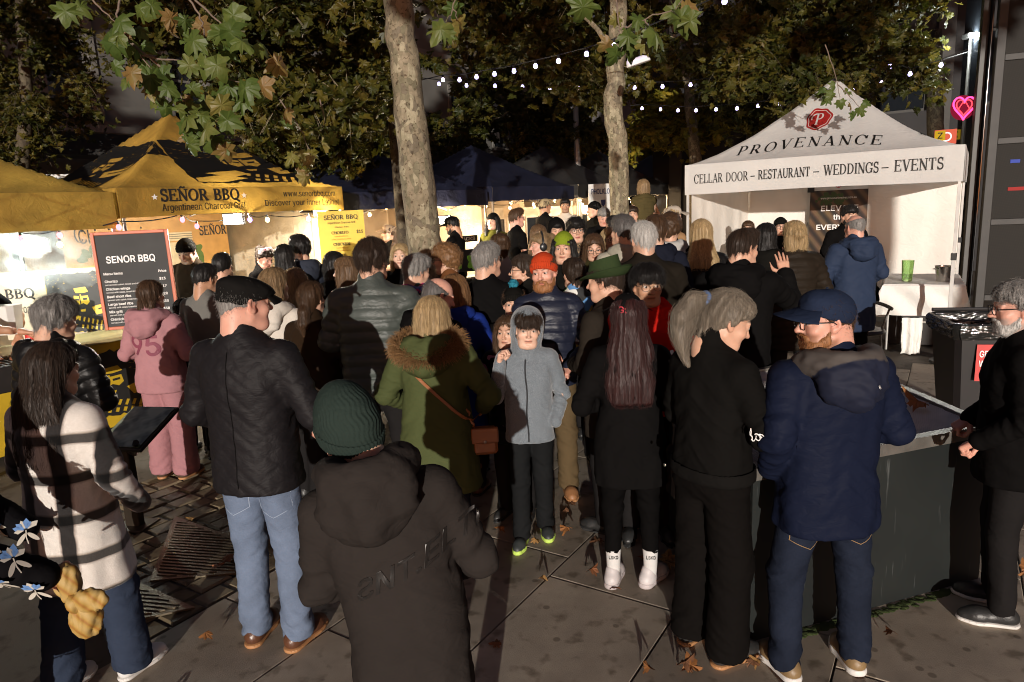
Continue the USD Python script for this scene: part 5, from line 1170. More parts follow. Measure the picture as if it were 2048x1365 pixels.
for k, x in enumerate((0.12, 0.19, 0.26, 0.33)): part(ban, 'bottle_print', bx(x, -0.003, 1.18, x + 0.03, -0.001, 1.36 - 0.01 * k), white_ink)
part(ban, 'seal', xf(seal(0.07), rot('x', math.pi / 2), (0.0, -0.004, 2.20)), redink)
# tables
def table(label, c, rz, w, d, h, mat, drop, leg=True):
    t = thing('table', label, 'table', (c[0], c[1], 0), rz)
    part(t, 'tabletop', cbox(-w / 2, -d / 2, h - 0.03, w / 2, d / 2, h, 0.006), plain('table_grey', (0.2, 0.2, 0.2), 0.6))
    for x in (-1, 1):
        for y in (-1, 1): part(t, 'leg', tube([(x * (w / 2 - 0.06), y * (d / 2 - 0.06), 0), (x * (w / 2 - 0.06), y * (d / 2 - 0.06), h - 0.03)], 0.016, 8), plain('leg_grey', (0.35, 0.34, 0.32), 0.4, 0.6))
    return t
def cover_cloth(name, label, c, rz, w, d, h, drop, mat, cat_='tablecloth', front=0.0):
    def fn(u, v):
        a, b = (u - 0.5) * (w + 2 * drop), (v - 0.5) * (d + 2 * drop)
        x, y = np.clip(a, -w / 2, w / 2), np.clip(b, -d / 2, d / 2); ex, ey = np.abs(a) - w / 2, np.abs(b) - d / 2; e = np.maximum(np.maximum(ex, ey), 0)
        wob = 0.025 * np.sin(14 * (a if 0 else a + b)) * np.clip(e / 0.15, 0, 1)
        ox = np.where(ex > 0, np.sign(a) * (0.008 + wob + 0.06 * np.clip(np.minimum(ex, np.maximum(ey, 0)) * 4, 0, 1)), 0); oy = np.where(ey > 0, np.sign(b) * (0.008 + wob + 0.06 * np.clip(np.minimum(np.maximum(ex, 0), ey) * 4, 0, 1)), 0)
        return np.stack([x + ox, y + oy, h + 0.006 - e + 0.003 * np.sin(a * 11) * np.sin(b * 13)], -1)
    m = grid_mesh(fn, 71, 61); s = solo(name, xf(m, rot('z', rz), (c[0], c[1], 0)), mat, label, cat_, smooth=30); return s
white_cloth = fabric('cloth_white', (0.74, 0.72, 0.68), 0.05, 0.04); black_cloth = fabric('cloth_black', (0.012, 0.012, 0.011), 0.0, 0.2)
tc = T['w'](2.82, 1.22, 0); tz = T['rz'] + math.radians(4)
table('folding table under the white cloth at the right of the marquee', tc, tz, 0.86, 1.25, 0.86, None, 0)
cover_cloth('tablecloth', 'white cloth draped over the right-hand table in the marquee', tc, tz, 0.88, 1.27, 0.86, 0.40, white_cloth)
bc_ = T['w'](1.62, 1.45, 0)
table('folding table under the black cloth before the hanging banner', bc_, T['rz'], 1.15, 0.7, 0.84, None, 0)
cover_cloth('tablecloth', 'black cloth draped over the table before the banner', bc_, T['rz'], 1.17, 0.72, 0.84, 0.42, black_cloth)
steel_b = plain('bright_steel', (0.60, 0.57, 0.52), 0.18, 1.0, var=0.05)
def bucket(label, p, r, h):
    t = thing('ice_bucket', label, 'bucket', p, 0); part(t, 'bucket_body', lathe([(0, 0), (r * 0.72, 0), (r * 0.78, 0.01), (r, h), (r * 1.05, h + 0.006), (r * 0.98, h), (r * 0.76, 0.015), (0, 0.015)], 28), steel_b, 40)
    for s in (-1, 1): part(t, 'handle', tube([(s * r * 0.98, -0.03, h * 0.86), (s * r * 1.22, -0.025, h * 0.84), (s * r * 1.22, 0.025, h * 0.84), (s * r * 0.98, 0.03, h * 0.86)], 0.006, 6), steel_b)
cz = math.cos(tz); sz = math.sin(tz)
def ont(c, rz, x, y, z): return (c[0] + math.cos(rz) * x - math.sin(rz) * y, c[1] + math.sin(rz) * x + math.cos(rz) * y, z)
bucket('steel ice bucket on the white tablecloth', ont(tc, tz, 0.22, -0.30, 0.871), 0.10, 0.19)
bucket('steel ice bucket on the black tablecloth', ont(bc_, T['rz'], 0.46, -0.10, 0.85), 0.10, 0.21)
vs = thing('glass_vase', 'tall pale green glass vase on the white tablecloth', 'vase', ont(tc, tz, -0.18, -0.33, 0.871), 0)
part(vs, 'vase_body', lathe([(0, 0), (0.055, 0), (0.06, 0.01), (0.072, 0.27), (0.067, 0.27), (0.055, 0.02), (0, 0.02)], 28), mk('green_glass', {'p': ('principled_bsdf', {'base_color': (0.62, 0.85, 0.45), 'roughness': 0.05, 'transmission_weight': 0.85, 'ior': 1.3})}, [], 'p.BSDF'), 40)
bk = thing('picture_card', 'upright photo card of plates standing on the black tablecloth', 'card', ont(bc_, T['rz'], 0.24, -0.12, 0.85), T['rz'])
part(bk, 'card', xf(cbox(-0.09, 0, 0, 0.09, 0.012, 0.27, 0.002), rot('x', -0.12)), plain('card_brown', (0.16, 0.085, 0.05), 0.4, var=0.3, scale=20)); part(bk, 'plate_print', [xf(lathe([(0, 0), (r, 0), (r, 0.001), (0, 0.001)], 20), rot('x', math.pi / 2 - 0.12), (x, -0.004, z)) for x, z, r in ((0, 0.06, 0.05), (-0.02, 0.15, 0.055), (0.03, 0.225, 0.035))], white_ink)
solo('paper_sheet', xf(bx(-0.14, -0.08, 0.8565, 0.14, 0.08, 0.858), rot('z', T['rz'] + 0.1), (*ont(bc_, T['rz'], 0.34, -0.27, 0)[:2], 0)), white_board, 'white price list lying on the front edge of the black tablecloth', 'paper')
cr = thing('crate', 'dark storage crate under the white-clothed table', 'crate', ont(tc, tz, 0, 0.12, 0), tz); part(cr, 'crate_body', cbox(-0.36, -0.3, 0, 0.36, 0.3, 0.42, 0.01), plain('crate_dark', (0.02, 0.017, 0.015), 0.6)); part(cr, 'clasp', cbox(-0.05, -0.315, 0.30, 0.07, -0.301, 0.33, 0.003), alu)
solo('dropped_cloth', wash(xf(sheet((-0.10, 0.0), (0.13, -0.05), 0.0, 0.46, 0.07, 24, 9), None, (*atz(1815, 708)[:2], 0.003)), 0.02, (14, 14, 10), 2, 3), white_cloth, 'crumpled end of white cloth hanging to the paving by the table', 'cloth', smooth=True)
# bin at the right edge
bp = aty(1985, 660, 5.6); bn = thing('rubbish_bin', 'dark wheelie bin with a shiny black liner and red waste label', 'bin', (bp[0] - 0.12, bp[1], 0), math.radians(-14))
def quadloft(rows):
    v = []; n_ = 8
    for z, w_, d_, y_ in rows: v += [(-w_ + 0.04, -d_ + y_, z), (w_ - 0.04, -d_ + y_, z), (w_, -d_ + 0.04 + y_, z), (w_, d_ - 0.04 + y_, z), (w_ - 0.04, d_ + y_, z), (-w_ + 0.04, d_ + y_, z), (-w_, d_ - 0.04 + y_, z), (-w_, -d_ + 0.04 + y_, z)]
    f = []
    for i in range(len(rows) - 1):
        for j in range(n_): a, b = i * n_ + j, i * n_ + (j + 1) % n_; f += [[a, b, b + n_], [a, b + n_, a + n_]]
    return trimesh.Trimesh(np.array(v), np.array(f), process=False)
part(bn, 'bin_body', quadloft([(0.04, 0.20, 0.22, 0), (0.90, 0.27, 0.31, 0), (0.92, 0.28, 0.32, 0), (0.92, 0.26, 0.30, 0), (0.3, 0.2, 0.22, 0)]), plain('bin_plastic', (0.012, 0.010, 0.010), 0.45), 30)
liner = quadloft([(0.84, 0.283, 0.325, 0), (0.90, 0.30, 0.34, 0), (0.955, 0.295, 0.335, 0), (0.96, 0.27, 0.31, 0), (0.85, 0.25, 0.29, 0), (0.62, 0.22, 0.26, 0)]); liner = wash(fine(liner, 0.05), 0.012, (20, 20, 30), 3, 3, True)
part(bn, 'bin_liner', liner, plain('liner_plastic', (0.015, 0.015, 0.014), 0.14, spec=0.8, bump=0.5, bscale=30), True)
part(bn, 'handle', tube([(-0.24, 0.36, 0.98), (0.24, 0.36, 0.98)], 0.018, 8), plain('bin_plastic', (0.02, 0.017, 0.016), 0.45))
lb = part(bn, 'label_panel', bx(-0.12, -0.318, 0.50, 0.14, -0.312, 0.80), redink)
for s_, z in (('GENERAL', 0.70), ('WASTE', 0.62)): part(lb, 'lettering', flat_text(sans(s_, 0.05, 0.002, True), (-0.10, -0.322, z), (1, 0, 0), (0, 0, 1), 0.22 if s_ == 'GENERAL' else 0.17), white_ink)
# tub chair behind the man in the blue cap
cp = atz(1722, 735); ch = thing('tub_chair', 'round-backed dark cafe chair behind the man in the blue cap', 'chair', (cp[0], cp[1], 0), math.radians(20)); chm = plain('chair_black', (0.03, 0.027, 0.022), 0.35)
part(ch, 'back_rail', tube([(0.30 * math.cos(a), 0.30 * math.sin(a), 0.72 + 0.06 * math.sin(a)) for a in np.linspace(-0.5, math.pi + 0.5, 22)], 0.022, 8), chm); part(ch, 'seat', xf(lathe([(0, 0.0), (0.22, 0.0), (0.24, 0.02), (0.22, 0.045), (0, 0.05)], 24), None, (0, 0, 0.42)), chm, 30)
for a in (-0.4, 0.9, math.pi - 0.9, math.pi + 0.4): part(ch, 'leg', tube([(0.24 * math.cos(a), 0.24 * math.sin(a), 0), (0.2 * math.cos(a), 0.2 * math.sin(a), 0.42), (0.30 * math.cos(a), 0.30 * math.sin(a), 0.72)], 0.013, 6), chm)

# ---- a generic moustached face as a stencil print
def stencil(w, h, seed=1):
    rr = np.random.default_rng(seed); P_ = lambda *p: Polygon(p)
    bg = Polygon([(x, 0.02 * rr.normal()) for x in np.linspace(-1, 1, 30)] + [(1 + 0.01 * rr.normal(), y) for y in np.linspace(0, 1.5, 20)] + [(x, 1.5 + 0.02 * rr.normal()) for x in np.linspace(1, -1, 30)] + [(-1 + 0.01 * rr.normal(), y) for y in np.linspace(1.5, 0, 20)]).buffer(0)
    lit = [P_((-.18, 1.12), (.2, 1.15), (.27, 1.02), (.1, .99), (-.12, 1.0)), P_((-.2, .94), (-.04, .92), (-.03, .72), (-.14, .66), (-.24, .76)), P_((.03, .92), (.24, .93), (.27, .76), (.17, .68), (.06, .74)), P_((-.02, .96), (.03, .96), (.06, .74), (0, .71)), P_((-.07, .58), (.12, .59), (.09, .52), (-.04, .52)),
           P_((-.32, .88), (-.27, .86), (-.27, .74), (-.31, .78)), P_((-.75, .40), (-.25, .52), (-.1, .38), (-.4, .25)), P_((.3, .62), (.95, .82), (.98, .5), (.42, .42)), P_((-.95, .22), (-.5, .34), (-.2, .20), (-.6, .04), (-.98, .04))]
    lit += [affinity.rotate(sbox(-.15 + .13 * k, .30 - .035 * k, -.09 + .13 * k, .42 - .03 * k), -24) for k in range(8)] + [affinity.rotate(sbox(-.1 + .14 * k, .10 - .02 * k, -.03 + .14 * k, .20 - .02 * k), -20) for k in range(7)]
    for _ in range(70): x, y = rr.uniform(-.95, .95), rr.uniform(0.9, 1.45); lit.append(affinity.rotate(affinity.scale(Point(x, y).buffer(1, 3), 0.035, 0.008), rr.uniform(-30, 30))) if abs(x) > .38 else None
    dark = [P_((-.17, .86), (-.05, .85), (-.06, .81), (-.16, .82)), P_((.07, .86), (.2, .87), (.2, .82), (.08, .81)), P_((.45, .70), (.9, .76), (.9, .73), (.45, .66)), P_((.5, .58), (.92, .66), (.92, .63), (.5, .55))]
    g = bg.difference(union_all([affinity.scale(q, 1, 1) for q in lit if q is not None])).union(union_all(dark))
    return affinity.translate(affinity.scale(g.simplify(0.006), w / 2, h / 1.5, origin=(0, 0)), w / 2, 0)

# ---- yellow barbecue stall, two tents
YFL, YFR = np.array([-3.86, 7.0]), np.array([-2.16, 9.3])
dY = (YFR - YFL) / np.linalg.norm(YFR - YFL)
TY = tent('yellow stall tent with a stencilled face on its roof and barbecue lettering', YFL, YFR, 2.9, 2.12, 2.42, 3.42, canvas_y, sag=1.25, wave=0.008, seed=11, cat_='stall tent')
TZ = tent('plain yellow stall tent at the left edge, in front of its lettered twin', YFL - dY * 3.02, YFL - dY * 0.05, 2.9, 2.02, 2.38, 3.35, canvas_y, sag=1.25, wave=0.010, seed=12, cat_='stall tent')
W2 = TY['W']
part(TY['t'], 'face_print', on_roof(TY, extrude(stencil(1.75, 0.82, 3), 0.002), W2 * 0.33, 0.16, size=0.14), ink); 
fl = stencil(1.6, 0.82, 5); m_ = fine(extrude(fl, 0.002), 0.14); v_ = np.array(m_.vertices); X_, Y_ = 0.12 + v_[:, 1], 2.3 - v_[:, 0]; part(TY['t'], 'face_print', trimesh.Trimesh(np.c_[X_, Y_, TY['rf'](X_, Y_, 0.007)], m_.faces, process=False), ink)
part(TY['t'], 'lettering', on_valance(TY, serif('SEÑOR BBQ', 0.125, 0.004, 0.035, 0.9), 0.42, 2.275, 0.92), ink); part(TY['t'], 'lettering', on_valance(TY, sans('Argentinean Charcoal Grill', 0.075, 0.004), 0.42, 2.17, 0.98), ink)
part(TY['t'], 'lettering', on_valance(TY, sans('www.senorbbq.com', 0.075, 0.004), 1.93, 2.30, 0.80), ink); part(TY['t'], 'lettering', on_valance(TY, sans('Discover your inner Latino!', 0.072, 0.004), 1.66, 2.19, 1.12), ink)
def star(r): return extrude(Polygon([((r if k % 2 == 0 else r * 0.42) * math.sin(k * math.pi / 5), (r if k % 2 == 0 else r * 0.42) * math.cos(k * math.pi / 5)) for k in range(10)]), 0.003)
for x in (0.36, 1.40): part(TY['t'], 'star', on_valance(TY, xf(star(0.035), None, (0, 0.04, 0)), x - 0.035, 2.28), white_ink)
for TT in (TY, TZ):
    part(TT['t'], 'back_wall', sheet((TT['W'] - 0.05, TT['D'] - 0.06), (0.05, TT['D'] - 0.06), 0.05, 2.34, 0.03, 40, 2), fabric('wall_stall', (0.42, 0.36, 0.26), 0.1, 0.2), True)
part(TY['t'], 'side_wall', sheet((TY['W'] - 0.06, 0.4), (TY['W'] - 0.06, TY['D'] - 0.08), 0.05, 2.34, 0.03, 30, 7), fabric('wall_stall', (0.42, 0.36, 0.26), 0.1, 0.2), True)
# banners inside
def in_tent(TT, x, y, z): return TT['w'](x, y, z)
ylw = plain('print_yellow', (0.55, 0.36, 0.03), 0.5, var=0.1)
yb = thing('chimichurri_banner', 'orange banner of a sauce jar and leaves on the back wall of the yellow stall', 'banner', in_tent(TY, 1.55, 2.55, 0), TY['rz'])
part(yb, 'panel', bx(-1.15, 0, 0.95, 1.15, 0.006, 2.16), plain('banner_orange', (0.50, 0.27, 0.07), 0.5, var=0.2)); part(yb, 'lettering', flat_text(serif('C', 0.2, 0.003), (-1.0, -0.002, 1.86), (1, 0, 0), (0, 0, 1), 0.11), ink)
part(yb, 'lettering', flat_text(sans('Chimichurri', 0.18, 0.003), (-0.95, -0.002, 1.84), (1, 0, 0), (0, 0, 1), 0.82), ink); part(yb, 'lettering', flat_text(serif('SEÑOR', 0.13, 0.003, 0.03), (0.70, -0.002, 1.86), (1, 0, 0), (0, 0, 1), 0.44), ink)
part(yb, 'leaf_print', cat([xf(ball((0, 0, 0), 1, 1, (1, 0.02, 0.6)), rot('y', r_.uniform(0, 3)), (r_.uniform(-0.95, -0.3), -0.003, r_.uniform(1.58, 1.78)), 0.07) for _ in range(26)] + [xf(ball((0, 0, 0), 1, 1, (1, 0.02, 0.6)), rot('y', r_.uniform(0, 3)), (r_.uniform(0.45, 0.7), -0.003, r_.uniform(1.2, 1.7)), 0.08) for _ in range(26)]), plain('print_leaf', (0.07, 0.13, 0.02), 0.6), kind='stuff')
part(yb, 'recipe_panel', bx(-0.95, -0.004, 1.26, -0.3, -0.001, 1.55), ylw); [part(yb, 'lettering', flat_text(sans(s_, 0.03, 0.002), (-0.91, -0.007, z), (1, 0, 0), (0, 0, 1), w_), ink) for s_, z, w_ in (('Ingredients:', 1.49, .16), ('parsley, garlic, oregano, onion', 1.43, .52), ('vegetable oil, chilli, vinegar', 1.38, .5), ('Simple. Gluten free.', 1.32, .3))]
part(yb, 'jar_print', [bx(0.0, -0.004, 1.2, 0.55, -0.001, 1.78), bx(-0.03, -0.006, 1.80, 0.58, -0.001, 1.92)], plain('print_cream', (0.6, 0.5, 0.32), 0.5, var=0.2)); part(yb, 'jar_lines', [bx(-0.03, -0.009, 1.83 + 0.03 * k, 0.58, -0.006, 1.837 + 0.03 * k) for k in range(3)], ink)
c = aty(688, 470, 9.15); mb = thing('menu_banner', 'yellow menu banner with prices hanging at the corner of the yellow stall', 'menu', (c[0] - 0.02, c[1], 0), math.radians(22))
part(mb, 'panel', bx(-0.30, 0, 1.40, 0.30, 0.006, 2.11), plain('menu_yellow', (0.62, 0.44, 0.07), 0.45, var=0.08))
for s_, x, z, w_, h_, f_ in (('SEÑOR BBQ', 0.0, 2.00, .44, .055, 1), ('Argentinean Charcoal Grill', 0, 1.945, .36, .025, 0), ('Gluten free', 0, 1.89, .18, .02, 0), ('CHORIZO', -0.03, 1.81, .22, .035, 1), ('CHICKEN', -0.02, 1.66, .22, .035, 1), ('BEEF', -0.04, 1.51, .13, .035, 1)):
    part(mb, 'lettering', flat_text(serif(s_, h_, 0.002, 0.03) if f_ else sans(s_, h_, 0.002), (x, -0.003, z), (1, 0, 0), (0, 0, 1), w_, True), ink)
for s_, z in (('$15', 1.81), ('$17', 1.66), ('$17', 1.51)): part(mb, 'price', flat_text(sans(s_, 0.04, 0.002, True), (0.23, -0.003, z), (1, 0, 0), (0, 0, 1), 0.085, True), ink)
[part(mb, 'lettering', flat_text(sans(s_, 0.018, 0.002), (-0.02, -0.003, z), (1, 0, 0), (0, 0, 1), w_, True), plain('print_orange', (0.45, 0.2, 0.02), 0.6)) for s_, z, w_ in (('SANDWICH', 1.77, .17), ('salad, chimichurri, mayo', 1.735, .25), ('SANDWICH', 1.62, .15), ('salad, chimichurri', 1.585, .2), ('BRISKET', 1.47, .12))]
# blackboard with an orange frame
c = aty(273, 560, 6.5); bbz = math.radians(14)
bb = thing('menu_board', 'black menu board in an orange frame hanging at the front of the yellow stall', 'menu board', c, bbz)
fm = plain('frame_orange', (0.42, 0.095, 0.035), 0.5, var=0.2)
bw, bh = 0.60, 0.86
part(bb, 'panel', bx(-bw / 2, 0, -bh / 2, bw / 2, 0.012, bh / 2), plain('chalk_black', (0.035, 0.036, 0.036), 0.75, var=0.2, scale=4))
for x0, z0, x1, z1 in ((-bw / 2 - 0.03, -bh / 2 - 0.03, -bw / 2, bh / 2 + 0.03), (bw / 2, -bh / 2 - 0.03, bw / 2 + 0.03, bh / 2 + 0.03), (-bw / 2, bh / 2, bw / 2, bh / 2 + 0.03), (-bw / 2, -bh / 2 - 0.03, bw / 2, -bh / 2)): part(bb, 'frame', cbox(x0, -0.012, z0, x1, 0.02, z1, 0.004), fm)
part(bb, 'lettering', flat_text(sans('SENOR BBQ', 0.062, 0.002, True), (-0.02, -0.003, 0.17), (1, 0, 0), (0, 0, 1), 0.42, True), white_ink)
rows = [('Price', None), ('Chorizo', '$15'), ('Chicken wings', '$17'), ('Beef short ribs', '$20'), ('Large beef ribs', '$30'), ('Mix grill', '$38'), ('Chimichurri', '$10')]
for k, (s_, p_) in enumerate(rows):
    z = 0.06 - 0.072 * k; ms = []
    ms.append(flat_text(sans(s_ if p_ else 'Menu items', 0.022, 0.002, True), (-0.27, -0.003, z), (1, 0, 0), (0, 0, 1)))
    if p_: ms.append(flat_text(sans('served with salad, bread and chimichurri'[:38 - 3 * (k % 3)], 0.014, 0.002), (-0.27, -0.003, z - 0.028), (1, 0, 0), (0, 0, 1)))
    ms.append(flat_text(sans(p_ or 'Price', 0.022, 0.002, True), (0.20, -0.003, z), (1, 0, 0), (0, 0, 1)))
    for m_ in ms: part(bb, 'menu_line', m_, white_ink)
# poster with the stencilled face, at the back of the left tent
c = aty(130, 606, 7.35); ps = thing('poster_board', 'cream poster with a stencilled moustached face behind the grill', 'poster', c, math.radians(12))
part(ps, 'panel', bx(-0.60, 0, -0.36, 0.52, 0.01, 0.36), plain('poster_cream', (0.45, 0.38, 0.27), 0.6, var=0.1)); part(ps, 'yellow_field', bx(-0.16, -0.004, -0.33, 0.47, -0.001, 0.31), ylw); part(ps, 'face_print', flat_text(extrude(stencil(0.63, 0.64, 8), 0.002), (-0.16, -0.006, -0.33), (1, 0, 0), (0, 0, 1)), ink)
part(ps, 'lettering', flat_text(serif('BBQ', 0.10, 0.002, 0.03), (-0.55, -0.003, 0.08), (1, 0, 0), (0, 0, 1), 0.28), ink); part(ps, 'lettering', flat_text(sans('Charcoal Grill', 0.09, 0.002), (-0.58, -0.003, -0.08), (1, 0, 0), (0, 0, 1), 0.40), ink)
solo('white_tub', xf(quadloft([(0, .10, .08, 0), (.26, .12, .10, 0), (.27, .12, .10, 0), (.02, .09, .07, 0)]), None, aty(20, 668, 6.35)), white_board, 'white plastic tub standing behind the grill at the left edge', 'tub')
solo('sauce_tin', xf(lathe([(0, 0), (0.05, 0), (0.05, 0.11), (0.046, 0.115), (0, 0.115)], 18), None, aty(66, 690, 6.3)), redink, 'red sauce tin beside the white tub on the stall counter', 'tin', smooth=30)
# counter with yellow print
ct = thing('stall_counter', 'yellow printed counter along the front of the barbecue stall', 'counter', (YFL[0], YFL[1], 0), TY['rz'])
cy = plain('counter_yellow', (0.50, 0.33, 0.02), 0.45, var=0.12)
part(ct, 'front_panel', cbox(-3.0, -0.06, 0.06, 2.6, -0.02, 0.92, 0.004), cy); part(ct, 'counter_top', cbox(-3.0, -0.10, 0.923, 2.6, 0.55, 0.965, 0.008), plain('counter_steel', (0.5, 0.42, 0.22), 0.35, 0.3)); part(ct, 'back_leg', bx(-2.9, 0.45, 0, 2.5, 0.5, 0.922), plain('counter_dark', (0.05, 0.04, 0.03), 0.7))
part(ct, 'face_print', flat_text(extrude(stencil(1.05, 0.66, 9), 0.002), (-0.92, -0.062, 0.17), (1, 0, 0), (0, 0, 1)), ink); part(ct, 'lettering', flat_text(serif('SEÑOR', 0.24, 0.002, 0.035), (-2.55, -0.062, 0.42), (1, 0, 0), (0, 0, 1), 1.15), ink); part(ct, 'lettering', flat_text(serif('BBQ', 0.24, 0.002, 0.035), (0.35, -0.062, 0.42), (1, 0, 0), (0, 0, 1), 0.75), ink)
gp = aty(18, 745, 5.85); gr = thing('charcoal_grill', 'black charcoal grill loaded with sausages at the left edge', 'grill', (gp[0], gp[1], 0), TY['rz'])
part(gr, 'firebox', [cbox(-0.55, -0.30, 0.72, 0.55, 0.25, 0.94, 0.01), bx(-0.5, -0.25, 0, -0.45, -0.2, 0.72), bx(0.45, -0.25, 0, 0.5, -0.2, 0.72)], plain('grill_black', (0.02, 0.018, 0.017), 0.45)); part(gr, 'grill_bars', cat([tube([(-0.54 + 0.045 * k, -0.29, 0.955), (-0.54 + 0.045 * k, 0.24, 0.955)], 0.006, 5) for k in range(25)]), steel_b)
for k in range(26):
    x, y = r_.uniform(-0.5, 0.5), r_.uniform(-0.24, 0.2); a = r_.uniform(0, 3)
    tag(part(None, 'grilled_sausage', xf(xf(tube([(-0.07, 0, 0), (-0.03, 0.006, 0.004), (0.03, 0.006, 0.004), (0.07, 0, 0)], [0.010, 0.016, 0.016, 0.010], 7), rot('z', a)), rot('z', TY['rz']), gr.GetAttribute('xformOp:translate').Get() + Gf.Vec3d(math.cos(TY['rz']) * x - math.sin(TY['rz']) * y, math.sin(TY['rz']) * x + math.cos(TY['rz']) * y, 0.976)), plain('meat_brown', (0.22, 0.07, 0.03), 0.35, var=0.4, scale=30), True), 'browned sausage lying on the charcoal grill at the left edge', 'sausage', 'sausages on the grill')
# lights and coloured bulbs in the yellow stall
def bulb(parent, p, col, st, r=0.024, name='bulb'):
    b = part(parent, name, ball(p, r, 2, (1, 1, 1.25)), glow('glow_%d_%d_%d_%d' % (*[int(c_ * 99) for c_ in col], int(st * 10)), col, st), True); part(b, 'socket', tube([np.add(p, (0, 0, r)), np.add(p, (0, 0, r + 0.035))], 0.012, 6), dk)
def light_string(label, pts, bulbs, col, st, sagn=0.06, name='light_string', r=0.022):
    """a cable through pts, bulbs hanging at bulbs (or a list of points and colours)"""
    t = thing(name, label, 'string lights'); line = []
    for a, b in zip(pts[:-1], pts[1:]):
        a, b = np.asarray(a, float), np.asarray(b, float)
        for q in np.linspace(0, 1, 9)[:-1]: line.append(a + (b - a) * q - np.array([0, 0, sagn * 4 * q * (1 - q)]))
    line.append(np.asarray(pts[-1], float)); part(t, 'cable', tube(line, 0.006, 5), dk)
    for i, bq in enumerate(bulbs):
        p, c_ = (bq if isinstance(bq, tuple) and len(bq) == 2 and np.ndim(bq[0]) == 1 else (bq, col)); bulb(t, p, c_, st, r)
    return t
RED, PUR, GRN, YEL = (1.0, 0.14, 0.16), (0.42, 0.26, 1.0), (0.25, 1.0, 0.25), (1.0, 0.9, 0.45)
bl_ = [(aty(42, 478, 6.6), RED), (aty(120, 471, 6.7), RED), (aty(238, 455, 6.9), RED), (aty(365, 440, 7.6), RED), (aty(394, 453, 7.9), RED), (aty(500, 440, 8.3), PUR), (aty(535, 440, 8.5), YEL), (aty(617, 438, 9.0), (0.6, 0.6, 1.0)), (aty(610, 480, 9.1), GRN), (aty(120, 490, 6.75), YEL)]
light_string('coloured party bulbs strung under the valance of the yellow stall', [b[0] + np.array([0, 0, 0.06]) for b in (bl_[0], bl_[1], bl_[2], bl_[3], bl_[4], bl_[5], bl_[6], bl_[7])], bl_, RED, 6.0, 0.03, r=0.026)
def flood(label, p, col, power, st=60, w=0.22, aim=-0.5):
    t = thing('floodlight', label, 'lamp', p, 0); part(t, 'housing', cbox(-w / 2 - 0.02, 0.0, -0.07, w / 2 + 0.02, 0.05, 0.07, 0.01), dk); part(t, 'lit_lens', cbox(-w / 2, -0.016, -0.055, w / 2, -0.002, 0.055, 0.004), glow('glow_flood_%d' % st, col, st)); lamp(t, (0, -0.12, -0.05), power, col, 0.04); return t
flood('cold white work lamp shining through the smoke at the left edge', aty(70, 492, 7.0), COOL, 20, 16)
flood('white work lamp under the lettered yellow valance', aty(466, 438, 8.3), (1, 0.90, 0.74), 55, 28)
flood('white work lamp at the right corner of the yellow stall', aty(640, 422, 9.25), (1, 0.90, 0.74), 50, 30, 0.16)
smk = thing('smoke', 'pale smoke drifting over the grill at the left edge', 'smoke'); tag(smk, kind='stuff')
smoke_mat = usdkit.material(stage, '/World/Looks/smoke_volume', {'t': ('texture_coordinate', {}), 'n': ('noise_texture', {'scale': 3.2, 'detail': 4.0, 'distortion': 0.8}), 'r': ('map_range', {'from_min': 0.42, 'from_max': 0.75, 'to_min': 0.0, 'to_max': 1.6}), 'p': ('principled_volume', {'color': (0.9, 0.92, 0.9), 'anisotropy': 0.2})}, [('t.object', 'n.vector'), ('n.fac', 'r.value'), ('r.result', 'p.density')], volume='p.volume')
part(smk, 'smoke_cloud', ball(aty(95, 515, 6.75), 0.5, 3, (1.3, 0.5, 0.75)), smoke_mat)

# ---- navy and black tents further on
N1 = (aty(622, 430, 9.55)[:2], aty(975, 410, 11.8)[:2])
TN = tent('navy blue stall tent behind the leaning plane trunk', N1[0], N1[1], 3.0, 2.10, 2.36, 3.20, canvas_n, leg=plain('leg_warm', (0.45, 0.38, 0.28), 0.4, 0.4), sag=1.1, seed=21, cat_='stall tent')
N2 = (aty(905, 412, 12.15)[:2] * 0 + np.array([-0.22, 12.1]), np.array([1.44, 14.6]))
TP = tent('purple-navy stall tent in the middle of the row', N2[0], N2[1], 3.0, 2.16, 2.42, 3.32, canvas_n, leg=plain('leg_warm', (0.45, 0.38, 0.28), 0.4, 0.4), sag=1.1, seed=22, cat_='stall tent')
TK = tent('black stall tent behind the noodle sign', (1.55, 14.8), (3.0, 17.4), 3.0, 2.18, 2.46, 3.46, canvas_k, leg=plain('leg_warm', (0.45, 0.38, 0.28), 0.4, 0.4), sag=1.1, seed=23, cat_='stall tent')
TL = tent('black stall tent at the far end of the row, behind the right-hand trunk', (3.1, 17.6), (4.7, 20.1), 3.0, 2.2, 2.48, 3.5, canvas_k, leg=plain('leg_warm', (0.45, 0.38, 0.28), 0.4, 0.4), sag=1.1, seed=24, cat_='stall tent')
tent('last dark tent just left of the white marquee, roof only in view', (5.2, 20.6), (6.8, 23.1), 3.0, 2.2, 2.48, 3.5, canvas_k, sag=1.1, seed=25, cat_='stall tent')
